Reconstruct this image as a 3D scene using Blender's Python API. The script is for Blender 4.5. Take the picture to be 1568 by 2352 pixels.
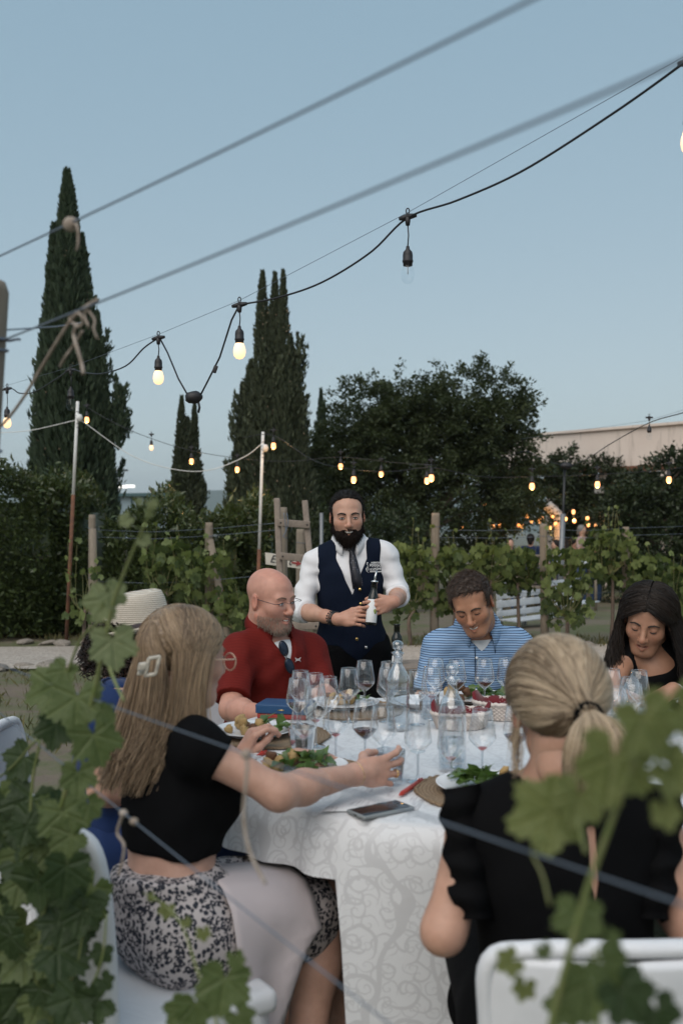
import bpy, bmesh, math, random
import numpy as np
from mathutils import Vector as V, Matrix, noise as mnoise
R = math.radians
scene = bpy.context.scene
for o in list(bpy.data.objects):
    bpy.data.objects.remove(o)
COL = scene.collection

# ------------------------------------------------------------ camera
# pixel bookkeeping of the photograph (1568 x 2352 grid): a pixel gives a direction,
# every distance below comes from the table, the ground or the usual size of the thing
F, HZ, CX, CAMZ = 2287.0, 1200.0, 784.0, 1.45
def P(px, py, d):
    return V(((px - CX) / F * d, d, CAMZ - (py - HZ) / F * d))
def PZ(px, py, z):
    return P(px, py, (CAMZ - z) * F / (py - HZ))
cam_data = bpy.data.cameras.new('camera')
cam = bpy.data.objects.new('camera', cam_data)
COL.objects.link(cam)
cam.location = (0, 0, CAMZ)
cam.rotation_euler = (R(90), 0, 0)
cam_data.sensor_fit = 'VERTICAL'
cam_data.sensor_height = 36
cam_data.sensor_width = 24
cam_data.lens = 35
cam_data.shift_y = 24 / 2352
cam_data.clip_start = 0.05
cam_data.clip_end = 20000
cam_data.dof.use_dof = True
cam_data.dof.focus_distance = 4.3
cam_data.dof.aperture_fstop = 3.5
scene.camera = cam

# ------------------------------------------------------------ sky, sun, exposure
SUN_EL, SUN_ROT = R(48.0), R(205)       # veiled light from high behind the camera, a little to the left
world = bpy.data.worlds.new('World')
scene.world = world
world.use_nodes = True
wn, wl = world.node_tree.nodes, world.node_tree.links
bg = wn['Background']
sky = wn.new('ShaderNodeTexSky')
sky.sky_type = 'NISHITA'
sky.sun_disc = False
sky.sun_elevation = SUN_EL
sky.sun_rotation = SUN_ROT
sky.altitude = 300
sky.air_density = 1.0
sky.dust_density = 1.2
sky.ozone_density = 2.5
# thin high veil of cloud: the clear-sky colours are greyed and evened out
hs = wn.new('ShaderNodeHueSaturation')
hs.inputs['Saturation'].default_value = 0.62
wl.new(sky.outputs[0], hs.inputs['Color'])
veil = wn.new('ShaderNodeMix'); veil.data_type = 'RGBA'
veil.inputs[0].default_value = 0.52
veil.inputs[7].default_value = (1.75, 3.45, 4.8, 1)
warm = wn.new('ShaderNodeMix'); warm.data_type = 'RGBA'; warm.blend_type = 'MULTIPLY'
warm.inputs[0].default_value = 1.0
warm.inputs[7].default_value = (1.0, 0.78, 0.55, 1)
wl.new(hs.outputs[0], warm.inputs[6])
wl.new(warm.outputs[2], veil.inputs[6])
wl.new(veil.outputs[2], bg.inputs[0])
bg.inputs[1].default_value = 0.09
sun_data = bpy.data.lights.new('sun', 'SUN')
sun = bpy.data.objects.new('sun', sun_data)
COL.objects.link(sun)
sun_data.energy = 1.3
sun_data.angle = R(65)
sun_data.color = (1.0, 0.93, 0.86)
sd = V((math.sin(SUN_ROT) * math.cos(SUN_EL), math.cos(SUN_ROT) * math.cos(SUN_EL), math.sin(SUN_EL)))
sun.rotation_euler = sd.to_track_quat('Z', 'Y').to_euler()
scene.view_settings.view_transform = 'Standard'
scene.view_settings.look = 'None'
scene.view_settings.exposure = 0.85
scene.view_settings.gamma = 1.0
scene.render.engine = 'CYCLES'
scene.cycles.max_bounces = 10
scene.cycles.transparent_max_bounces = 32
scene.cycles.transmission_bounces = 8

# ------------------------------------------------------------ materials
MATS = {}
def hexc(r, g, b):
    f = lambda c: ((c / 255 + .055) / 1.055) ** 2.4 if c > 10 else c / 255 / 12.92
    return (f(r), f(g), f(b), 1)
class N:
    """small node helper"""
    def __init__(s, name):
        s.m = bpy.data.materials.new(name)
        s.m.use_nodes = True
        s.t = s.m.node_tree
        s.b = s.t.nodes['Principled BSDF']
        s.out = s.t.nodes['Material Output']
        MATS[name] = s.m
    def n(s, typ, **kw):
        nd = s.t.nodes.new('ShaderNode' + typ)
        for k, v in kw.items():
            if k.startswith('i_'):
                nd.inputs[k[2:]].default_value = v
            else:
                setattr(nd, k, v)
        return nd
    def l(s, a, b):
        s.t.links.new(a, b)
    def math(s, op, a, b=None, c=None):
        nd = s.t.nodes.new('ShaderNodeMath'); nd.operation = op
        for i, x in enumerate((a, b, c)):
            if x is None: continue
            if isinstance(x, (int, float)): nd.inputs[i].default_value = x
            else: s.l(x, nd.inputs[i])
        return nd.outputs[0]
    def mix(s, fac, a, b, blend='MIX'):
        nd = s.t.nodes.new('ShaderNodeMix'); nd.data_type = 'RGBA'; nd.blend_type = blend
        for x, i in ((fac, 0), (a, 6), (b, 7)):
            if isinstance(x, (int, float)): nd.inputs[i].default_value = x
            elif isinstance(x, tuple): nd.inputs[i].default_value = x
            else: s.l(x, nd.inputs[i])
        return nd.outputs[2]
    def ramp(s, fac, stops):
        nd = s.t.nodes.new('ShaderNodeValToRGB')
        e = nd.color_ramp.elements
        e[0].position, e[0].color = stops[0]
        e[1].position, e[1].color = stops[-1]
        for p, c in stops[1:-1]:
            x = e.new(p); x.color = c
        s.l(fac, nd.inputs[0])
        return nd.outputs[0]
    def coord(s, kind='Object', scale=None):
        tc = s.n('TexCoord').outputs[kind]
        if scale is None: return tc
        mp = s.n('Mapping'); mp.inputs['Scale'].default_value = scale
        s.l(tc, mp.inputs[0]); return mp.outputs[0]
    def noise(s, vec, scale, detail=4, rough=.55, dist=0):
        nd = s.n('TexNoise'); nd.inputs['Scale'].default_value = scale
        nd.inputs['Detail'].default_value = detail; nd.inputs['Roughness'].default_value = rough
        nd.inputs['Distortion'].default_value = dist
        s.l(vec, nd.inputs['Vector']); return nd.outputs[0]
    def bump(s, h, strength=.3, dist=.01):
        nd = s.n('Bump'); nd.inputs['Strength'].default_value = strength
        nd.inputs['Distance'].default_value = dist
        s.l(h, nd.inputs['Height']); s.l(nd.outputs[0], s.b.inputs['Normal']); return nd
    def base(s, x):
        if isinstance(x, tuple): s.b.inputs['Base Color'].default_value = x
        else: s.l(x, s.b.inputs['Base Color'])
    def set(s, **kw):
        for k, v in kw.items():
            s.b.inputs[k.replace('_', ' ')].default_value = v

def simple(name, col, rough=.6, col2=None, nscale=20, bump=0, bscale=None, stretch=(1, 1, 1), bdist=.005, **kw):
    m = N(name)
    m.set(Roughness=rough, **kw)
    co = m.coord('Object', stretch)
    if col2 is None: m.base(col)
    else:
        nz = m.noise(co, nscale)
        m.base(m.mix(m.ramp(nz, [(.35, (0, 0, 0, 1)), (.65, (1, 1, 1, 1))]), col, col2))
    if bump:
        m.bump(m.noise(co, bscale or nscale * 3), bump, bdist)
    return m.m

def skin_mat(name, col, spec=.35):
    m = N(name)
    at = m.n('Attribute', attribute_name='Col').outputs['Color']
    co = m.coord('Object')
    v = m.ramp(m.noise(co, 28, 4), [(.3, (.86, .82, .80, 1)), (.7, (1.06, 1.04, 1.03, 1))])
    c = m.mix(1.0, m.mix(1.0, (*col, 1), at, 'MULTIPLY'), v, 'MULTIPLY')
    m.base(c)
    m.set(Roughness=.48)
    m.b.inputs['Specular IOR Level'].default_value = spec
    m.b.inputs['Subsurface Weight'].default_value = .12
    m.b.inputs['Subsurface Radius'].default_value = (.012, .005, .003)
    m.b.inputs['Subsurface Scale'].default_value = 1.0
    m.bump(m.noise(co, 420, 2), .12, .001)
    return m.m

def leaf_mat(name, c1, c2, trans=.3, rough=.5, spec=.4, veins=False):
    m = N(name)
    at = m.n('Attribute', attribute_name='Col').outputs['Fac']
    oi = m.n('ObjectInfo').outputs['Random']
    f = m.math('FRACT', m.math('ADD', at, m.math('MULTIPLY', oi, .37)))
    co = m.coord('Object')
    c = m.mix(f, (*c1, 1), (*c2, 1))
    c = m.mix(m.math('MULTIPLY', m.noise(co, 14, 3), .5), c, (c2[0] * 1.3, c2[1] * 1.1, c2[2], 1))
    if veins:                                   # five main veins of a grape leaf with side veins, in leaf space
        sx = m.n('SeparateXYZ'); m.l(co, sx.inputs[0])
        y = m.math('SUBTRACT', sx.outputs[1], .28)
        ang = m.math('ABSOLUTE', m.math('ARCTAN2', sx.outputs[0], y))
        rad = m.math('SQRT', m.math('ADD', m.math('MULTIPLY', sx.outputs[0], sx.outputs[0]), m.math('MULTIPLY', y, y)))
        near = None
        for a in (0.0, .96, 1.95):
            q = m.math('MULTIPLY', m.math('ABSOLUTE', m.math('SUBTRACT', ang, a)), rad)
            near = q if near is None else m.math('MINIMUM', near, q)
        v1 = m.math('LESS_THAN', near, .013)
        fr = m.math('FRACT', m.math('ADD', m.math('MULTIPLY', rad, 7), m.math('MULTIPLY', near, -9)))
        v2 = m.math('MULTIPLY', m.math('LESS_THAN', fr, .14), .45)
        c = m.mix(m.math('MULTIPLY', m.math('MAXIMUM', v1, v2), .55), c, (c2[0] * 1.7, c2[1] * 1.5, c2[2] * 1.5, 1))
        c = m.mix(m.math('MULTIPLY', m.ramp(m.noise(co, 3.2, 5), [(.45, (0, 0, 0, 1)), (.7, (1, 1, 1, 1))]), .45), c, (c1[0] * .7, c1[1] * .75, c1[2] * .6, 1))
        m.bump(m.math('ADD', m.math('MINIMUM', near, .05), m.math('MULTIPLY', m.noise(co, 9, 3), .06)), .6, .08)
    m.base(c)
    m.set(Roughness=rough)
    m.b.inputs['Specular IOR Level'].default_value = spec
    tr = m.n('BsdfTranslucent')
    m.l(m.mix(.5, c, (c2[0] * 1.4, c2[1] * 1.3, c2[2] * .5, 1)), tr.inputs[0])
    mx = m.n('MixShader'); mx.inputs[0].default_value = trans
    m.l(m.b.outputs[0], mx.inputs[1]); m.l(tr.outputs[0], mx.inputs[2])
    m.l(mx.outputs[0], m.out.inputs[0])
    return m.m

def hair_mat(name, c1, c2, rough=.38, spec=.5):
    m = N(name)
    at = m.n('Attribute', attribute_name='Col').outputs['Fac']
    m.base(m.mix(at, (*c1, 1), (*c2, 1)))
    m.set(Roughness=rough)
    m.b.inputs['Specular IOR Level'].default_value = spec
    return m.m

def glass_thin(name, tint=(.97, .98, .98), base=.05, edge=.75, power=3.0):
    m = N(name)
    lw = m.n('LayerWeight'); lw.inputs[0].default_value = .5
    f = m.math('ADD', base, m.math('MULTIPLY', m.math('POWER', lw.outputs['Facing'], power), edge))
    tr = m.n('BsdfTransparent'); tr.inputs[0].default_value = (*tint, 1)
    gl = m.n('BsdfGlossy'); gl.inputs[0].default_value = (1, 1, 1, 1); gl.inputs['Roughness'].default_value = .03
    mx = m.n('MixShader'); m.l(f, mx.inputs[0]); m.l(tr.outputs[0], mx.inputs[1]); m.l(gl.outputs[0], mx.inputs[2])
    m.l(mx.outputs[0], m.out.inputs[0])
    return m.m

# ------------------------------------------------------------ mesh helpers
def frame_of(d, hint=V((0, 0, 1))):
    d = d.normalized()
    if abs(d.dot(hint)) > .98: hint = V((1, 0, 0)) if abs(d.x) < .9 else V((0, 1, 0))
    a = d.cross(hint).normalized()
    return a, a.cross(d).normalized()

class MB:
    def __init__(s):
        s.v, s.f, s.c = [], [], []
    def add(s, vs, fs, col=None):
        o = len(s.v)
        s.v += [tuple(p) for p in vs]
        s.f += [tuple(i + o for i in f) for f in fs]
        if col is not None:
            s.c += [col] * (len(s.v) - len(s.c))
        return s
    def box(s, c, size, rot=None, bev=0):
        c = V(c); hx, hy, hz = (x / 2 for x in size)
        if bev <= 0:
            vs = [V((x * hx, y * hy, z * hz)) for x in (-1, 1) for y in (-1, 1) for z in (-1, 1)]
            fs = [(0, 1, 3, 2), (4, 6, 7, 5), (0, 4, 5, 1), (2, 3, 7, 6), (0, 2, 6, 4), (1, 5, 7, 3)]
        else:
            b = bmesh.new(); bmesh.ops.create_cube(b, size=2)
            for w in b.verts: w.co = V((w.co.x * hx, w.co.y * hy, w.co.z * hz))
            bmesh.ops.bevel(b, geom=b.edges[:], offset=bev, segments=2, affect='EDGES', profile=.6)
            b.verts.index_update()
            vs = [w.co.copy() for w in b.verts]; fs = [[w.index for w in f.verts] for f in b.faces]; b.free()
        if rot is not None: vs = [rot @ p for p in vs]
        return s.add([c + p for p in vs], fs)
    def tube(s, pts, rad, n=8, cap=True, flat=1.0, hint=V((0, 0, 1))):
        pts = [V(p) for p in pts]; k = len(pts)
        if not hasattr(rad, '__len__'): rad = [rad] * k
        vs = []; prev = None
        for i, p in enumerate(pts):
            d = (pts[min(i + 1, k - 1)] - pts[max(i - 1, 0)])
            if d.length < 1e-9: d = V((0, 0, 1))
            d.normalize()
            if prev is None: a, b = frame_of(d, hint)
            else:
                a = prev - d * prev.dot(d)
                a = a.normalized() if a.length > 1e-6 else frame_of(d)[0]
                b = a.cross(d).normalized()
            prev = a
            for j in range(n):
                t = 2 * math.pi * j / n
                vs.append(p + (a * math.cos(t) + b * math.sin(t) * flat) * rad[i])
        fs = [(i * n + j, i * n + (j + 1) % n, (i + 1) * n + (j + 1) % n, (i + 1) * n + j) for i in range(k - 1) for j in range(n)]
        if cap:
            fs.append(tuple(range(n))[::-1]); fs.append(tuple((k - 1) * n + j for j in range(n)))
        return s.add(vs, fs)
    def lathe(s, prof, c=(0, 0, 0), n=24, axis=None, ang=None):
        c = V(c); vs = []; k = len(prof)
        for r, z in prof:
            for j in range(n):
                t = 2 * math.pi * j / n
                p = V((r * math.cos(t), r * math.sin(t), z))
                vs.append(c + (axis @ p if axis is not None else p))
        fs = [(i * n + j, i * n + (j + 1) % n, (i + 1) * n + (j + 1) % n, (i + 1) * n + j) for i in range(k - 1) for j in range(n)]
        if prof[0][0] > 1e-4: pass
        return s.add(vs, fs)
    def disc(s, c, r, n=24, axis=None, ry=None):
        c = V(c); ry = ry or r
        vs = [V((r * math.cos(2 * math.pi * j / n), ry * math.sin(2 * math.pi * j / n), 0)) for j in range(n)]
        if axis is not None: vs = [axis @ p for p in vs]
        return s.add([c + p for p in vs], [tuple(range(n))])
    def ell(s, c, r, rot=None, nu=14, nv=9):
        c = V(c); vs = []; 
        for i in range(nv + 1):
            a = math.pi * i / nv
            for j in range(nu):
                t = 2 * math.pi * j / nu
                p = V((r[0] * math.sin(a) * math.cos(t), r[1] * math.sin(a) * math.sin(t), r[2] * math.cos(a)))
                vs.append(c + (rot @ p if rot is not None else p))
        fs = [(i * nu + j, (i + 1) * nu + j, (i + 1) * nu + (j + 1) % nu, i * nu + (j + 1) % nu) for i in range(nv) for j in range(nu)]
        return s.add(vs, fs)
    def prism(s, outline, a, b, n, t):
        """outline: list of 2d points laid on axes a,b from origin o=n; thickness vector t"""
        o = V(n); k = len(outline)
        vs = [o + a * x + b * y for x, y in outline] + [o + a * x + b * y + t for x, y in outline]
        fs = [tuple(range(k))[::-1], tuple(range(k, 2 * k))] + [(i, (i + 1) % k, k + (i + 1) % k, k + i) for i in range(k)]
        return s.add(vs, fs)
    def mesh(s, name, off=V((0, 0, 0)), smooth=True):
        me = bpy.data.meshes.new(name)
        me.from_pydata([(x - off[0], y - off[1], z - off[2]) for x, y, z in s.v], [], s.f)
        if s.c:
            at = me.color_attributes.new('Col', 'FLOAT_COLOR', 'POINT')
            at.data.foreach_set('color', np.repeat(np.array(s.c, dtype=np.float32), 4))
        if smooth:
            me.polygons.foreach_set('use_smooth', [True] * len(me.polygons))
        me.update()
        return me
    def build(s, name, mat, parent=None, smooth=True, local=False):
        off = V((0, 0, 0))
        if parent is not None and not local:
            q = parent
            while q.parent is not None: q = q.parent
            off = q.location
        me = s.mesh(name, off, smooth)
        return link(name, me, mat, parent)

def link(name, me, mat, parent=None):
    o = bpy.data.objects.new(name, me)
    COL.objects.link(o)
    if mat is not None:
        for m in (mat if isinstance(mat, (list, tuple)) else [mat]):
            me.materials.append(m)
    if parent is not None: o.parent = parent
    return o

def tag(o, label=None, cat=None, group=None, kind=None):
    if label: o['label'] = label
    if cat: o['category'] = cat
    if group: o['group'] = group
    if kind: o['kind'] = kind
    return o
def empty(name, loc, label=None, cat=None, group=None, rz=0):
    o = bpy.data.objects.new(name, None); COL.objects.link(o)
    o.location = loc; o.rotation_euler = (0, 0, rz); o.empty_display_size = .05
    return tag(o, label, cat, group)
def copy_tree(o, parent=None):
    c = o.copy(); COL.objects.link(c); c.parent = parent
    for ch in list(o.children): copy_tree(ch, c)
    return c

def np_mesh(name, verts, faces, mat=None, parent=None, cols=None, smooth=True, off=None):
    """verts (n,3) array, faces (m,k) array of equal k"""
    verts = np.asarray(verts, dtype=np.float32)
    if parent is not None and off is None:
        q = parent
        while q.parent is not None: q = q.parent
        off = np.array(q.location)
    if off is not None: verts = verts - np.asarray(off, dtype=np.float32)
    faces = np.asarray(faces, dtype=np.int32)
    k = faces.shape[1]; m = len(faces)
    me = bpy.data.meshes.new(name)
    me.vertices.add(len(verts)); me.vertices.foreach_set('co', verts.ravel())
    me.loops.add(m * k); me.loops.foreach_set('vertex_index', faces.ravel())
    me.polygons.add(m)
    me.polygons.foreach_set('loop_start', np.arange(0, m * k, k, dtype=np.int32))
    me.polygons.foreach_set('loop_total', np.full(m, k, dtype=np.int32))
    if smooth: me.polygons.foreach_set('use_smooth', np.ones(m, dtype=bool))
    me.update(calc_edges=True)
    if cols is not None:
        cols = np.asarray(cols, dtype=np.float32)
        if cols.ndim == 1: cols = np.repeat(cols[:, None], 3, 1)
        c4 = np.ones((len(verts), 4), dtype=np.float32); c4[:, :3] = cols
        at = me.color_attributes.new('Col', 'FLOAT_COLOR', 'POINT')
        at.data.foreach_set('color', c4.ravel())
    return link(name, me, mat, parent)

# ------------------------------------------------------------ implicit surfaces (bodies, clothes)
def cap(a, b, ra, rb=None, k=.02, **kw):
    return dict(t='cap', a=np.array(a, float), b=np.array(b, float), ra=ra, rb=ra if rb is None else rb, k=k, **kw)
def ell(c, r, fr=None, k=.03, **kw):
    fr = np.eye(3) if fr is None else np.array(fr, float)     # rows: local axes
    return dict(t='ell', c=np.array(c, float), r=np.array(r, float), fr=fr, k=k, **kw)

def field(prims, h, pad=.02, wrinkle=None):
    lo = np.array([1e9] * 3); hi = -lo
    for p in prims:
        if p.get('sub') or p['t'] == 'fn': continue
        if p['t'] == 'cap':
            m = max(p['ra'], p['rb'])
            p['lo'] = np.minimum(p['a'], p['b']) - m; p['hi'] = np.maximum(p['a'], p['b']) + m
        else:
            e = np.sqrt(((p['fr'] * p['r'][:, None]) ** 2).sum(0))
            p['lo'] = p['c'] - e; p['hi'] = p['c'] + e
        lo = np.minimum(lo, p['lo']); hi = np.maximum(hi, p['hi'])
    lo = lo - pad; hi = hi + pad
    n = np.ceil((hi - lo) / h).astype(int) + 1
    f = np.full(n, .2, dtype=np.float32)
    for p in prims:
        if p['t'] == 'fn':
            p['lo'], p['hi'] = lo, hi
        elif p.get('sub'):
            if p['t'] == 'cap':
                m = max(p['ra'], p['rb'])
                p['lo'] = np.minimum(p['a'], p['b']) - m; p['hi'] = np.maximum(p['a'], p['b']) + m
            else:
                e = np.sqrt(((p['fr'] * p['r'][:, None]) ** 2).sum(0))
                p['lo'] = p['c'] - e; p['hi'] = p['c'] + e
        mg = p['k'] + 3 * h
        i0 = np.maximum(np.floor((p['lo'] - mg - lo) / h).astype(int), 0)
        i1 = np.minimum(np.ceil((p['hi'] + mg - lo) / h).astype(int) + 1, n)
        if (i1 <= i0).any(): continue
        xs = [(lo[q] + h * np.arange(i0[q], i1[q])).astype(np.float32) for q in range(3)]
        X, Y, Z = np.meshgrid(*xs, indexing='ij', sparse=True)
        if p['t'] == 'fn':
            d = p['fn'](X, Y, Z)
        elif p['t'] == 'cap':
            a, b = p['a'], p['b']; ab = b - a; L = max((ab ** 2).sum(), 1e-9)
            px, py, pz = X - a[0], Y - a[1], Z - a[2]
            t = np.clip((px * ab[0] + py * ab[1] + pz * ab[2]) / L, 0, 1)
            d = np.sqrt((px - t * ab[0]) ** 2 + (py - t * ab[1]) ** 2 + (pz - t * ab[2]) ** 2) - (p['ra'] + t * (p['rb'] - p['ra']))
        else:
            c, r, fr = p['c'], p['r'], p['fr']
            px, py, pz = X - c[0], Y - c[1], Z - c[2]
            q = [px * fr[i][0] + py * fr[i][1] + pz * fr[i][2] for i in range(3)]
            k0 = np.sqrt(sum((q[i] / r[i]) ** 2 for i in range(3)))
            k1 = np.sqrt(sum((q[i] / r[i] ** 2) ** 2 for i in range(3))) + 1e-6
            d = k0 * (k0 - 1) / k1
        for (q, nn) in p.get('clip', ()):
            d = np.maximum(d, (X - q[0]) * nn[0] + (Y - q[1]) * nn[1] + (Z - q[2]) * nn[2])
        g = f[i0[0]:i1[0], i0[1]:i1[1], i0[2]:i1[2]]
        k = max(p['k'], 1e-4)
        if p.get('sub'):
            hh = np.maximum(k - np.abs(g + d), 0) / k
            g[...] = np.maximum(g, -d) + hh * hh * k * .25
        else:
            hh = np.maximum(k - np.abs(g - d), 0) / k
            g[...] = np.minimum(g, d) - hh * hh * k * .25
    if wrinkle is not None:
        X, Y, Z = np.meshgrid(*[(lo[q] + h * np.arange(n[q])).astype(np.float32) for q in range(3)], indexing='ij', sparse=True)
        f += wrinkle(X, Y, Z).astype(np.float32)
    return f, lo

def nets(f, lo, h):
    s = f < 0
    c = np.zeros(tuple(x - 1 for x in f.shape), dtype=np.int8)
    for i in (0, 1):
        for j in (0, 1):
            for k in (0, 1):
                c += s[i:f.shape[0] - 1 + i, j:f.shape[1] - 1 + j, k:f.shape[2] - 1 + k]
    act = (c > 0) & (c < 8)
    ii = np.argwhere(act)
    idx = np.full(act.shape, -1, dtype=np.int32); idx[act] = np.arange(len(ii))
    pos = np.zeros((len(ii), 3)); cnt = np.zeros(len(ii))
    cr = [(i, j, k) for i in (0, 1) for j in (0, 1) for k in (0, 1)]
    for a in cr:
        for ax in range(3):
            if a[ax]: continue
            b = list(a); b[ax] = 1
            fa = f[ii[:, 0] + a[0], ii[:, 1] + a[1], ii[:, 2] + a[2]]
            fb = f[ii[:, 0] + b[0], ii[:, 1] + b[1], ii[:, 2] + b[2]]
            m = (fa < 0) != (fb < 0)
            t = np.where(m, fa / np.where(m, fa - fb, 1), 0)
            w = np.array(a, float)[None, :].repeat(len(ii), 0); w[:, ax] += t
            pos[m] += w[m]; cnt[m] += 1
    pos = (pos / np.maximum(cnt, 1)[:, None] + ii) * h + lo
    faces = []
    for ax in range(3):
        u, v = (ax + 1) % 3, (ax + 2) % 3
        sl0 = [slice(None)] * 3; sl1 = [slice(None)] * 3
        sl0[ax] = slice(0, -1); sl1[ax] = slice(1, None)
        e = s[tuple(sl0)] != s[tuple(sl1)]
        q = np.argwhere(e)
        q = q[(q[:, u] > 0) & (q[:, v] > 0) & (q[:, u] < f.shape[u] - 1) & (q[:, v] < f.shape[v] - 1)]
        du = np.zeros(3, int); du[u] = 1; dv = np.zeros(3, int); dv[v] = 1
        g = lambda w: idx[w[:, 0], w[:, 1], w[:, 2]]
        quad = np.stack([g(q - du - dv), g(q - dv), g(q), g(q - du)], 1)
        fl = s[q[:, 0], q[:, 1], q[:, 2]]
        quad[~fl] = quad[~fl][:, ::-1]
        faces.append(quad)
    faces = np.concatenate(faces)
    return pos, faces[(faces >= 0).all(1)]

def relax(pos, faces, it=1, lam=.5):
    a = faces.ravel(); b = np.roll(faces, -1, axis=1).ravel()
    n = len(pos)
    deg = np.bincount(a, minlength=n) + np.bincount(b, minlength=n)
    for _ in range(it):
        acc = np.zeros_like(pos)
        for q in range(3):
            acc[:, q] = np.bincount(a, pos[b, q], n) + np.bincount(b, pos[a, q], n)
        pos = pos + lam * (acc / np.maximum(deg, 1)[:, None] - pos)
    return pos

def sdf_mesh(prims, h, wrinkle=None, it=1):
    f, lo = field(prims, h, wrinkle=wrinkle)
    p, q = nets(f, lo, h)
    return relax(p, q, it), q

def wsin(seed, amp, freq, stretch=(1, 1, 1)):
    rg = np.random.RandomState(seed)
    ks = rg.normal(size=(7, 3)) * freq * np.array(stretch); ph = rg.rand(7) * 6.28
    def w(X, Y, Z):
        o = 0
        for k, p0 in zip(ks, ph):
            o = o + np.sin(X * k[0] + Y * k[1] + Z * k[2] + p0 + 1.3 * np.sin((X * k[1] - Y * k[0] + Z * k[2] * .5) * .7 + p0 * 2))
        return o * amp / 3
    return w

def strands(name, pts, rad, mat, parent, cols=None, taper=.35, seed=1):
    """pts (N,K,3) polylines -> three-sided tubes in one mesh"""
    pts = np.asarray(pts, float); n, k, _ = pts.shape
    d = np.gradient(pts, axis=1); d /= np.linalg.norm(d, axis=2, keepdims=True) + 1e-9
    rg = np.random.RandomState(seed)
    r = rg.normal(size=(n, 1, 3)); a = np.cross(d, r); a /= np.linalg.norm(a, axis=2, keepdims=True) + 1e-9
    b = np.cross(d, a)
    rr = (np.asarray(rad).reshape(-1, 1) * np.linspace(1, taper, k)[None, :])[:, :, None]
    vs = np.stack([pts + (a * math.cos(t) + b * math.sin(t)) * rr for t in (0, 2.094, 4.189)], 2)
    base = (np.arange(n)[:, None] * k + np.arange(k - 1)[None, :])[:, :, None] * 3
    j = np.arange(3)[None, None, :]; j2 = (j + 1) % 3
    fs = np.stack([base + j, base + j2, base + 3 + j2, base + 3 + j], 3).reshape(-1, 4)
    if cols is None: cols = rg.rand(n)
    cc = np.repeat(np.asarray(cols), k * 3)
    return np_mesh(name, vs.reshape(-1, 3), fs, mat, parent, cols=cc)

def spline(ps, k=24):
    """Catmull-Rom through points"""
    ps = [V(p) for p in ps]
    if len(ps) == 2: return [ps[0].lerp(ps[1], i / (k - 1)) for i in range(k)]
    q = [ps[0] * 2 - ps[1]] + ps + [ps[-1] * 2 - ps[-2]]
    out = []; m = len(ps) - 1
    for i in range(k):
        t = i / (k - 1) * m; s = min(int(t), m - 1); t -= s
        a, b, c, d = q[s:s + 4]
        out.append(.5 * ((2 * b) + (c - a) * t + (2 * a - 5 * b + 4 * c - d) * t * t + (3 * b - a - 3 * c + d) * t ** 3))
    return out

def leaf_cards(cen, direc, size, rg, width=.5, fold=.15, cols=None):
    """diamond leaves (2 quads folded on the midrib); returns verts, faces, cols"""
    n = len(cen)
    d = direc / (np.linalg.norm(direc, axis=1, keepdims=True) + 1e-9)
    r = rg.normal(size=(n, 3)); a = np.cross(d, r); a /= np.linalg.norm(a, axis=1, keepdims=True) + 1e-9
    nn = np.cross(d, a)
    L = np.asarray(size).reshape(-1, 1); w = L * width * .5
    p0 = cen; p3 = cen + d * L
    m1 = cen + d * L * .45
    v = np.stack([p0, m1 + a * w + nn * w * fold * 2, p3, m1 - a * w + nn * w * fold * 2, m1], 1)
    i = np.arange(n)[:, None] * 5
    f = np.concatenate([np.concatenate([i, i + 4, i + 2, i + 1], 1), np.concatenate([i, i + 3, i + 2, i + 4], 1)])
    if cols is None: cols = rg.rand(n)
    return v.reshape(-1, 3), f, np.repeat(cols, 5)

# ================================================================= SETTING
rnd = random.Random(7)
RG = np.random.RandomState(11)
def sm(a, b, x):
    t = min(max((x - a) / (b - a), 0), 1); return t * t * (3 - 2 * t)
def gz(x, y):
    z = -.08 * sm(4.0, 4.9, y) - .24 * sm(14, 21, y)
    z -= 1.2 * sm(34, 70, y) + 22 * sm(70, 900, y)
    return z
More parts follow.
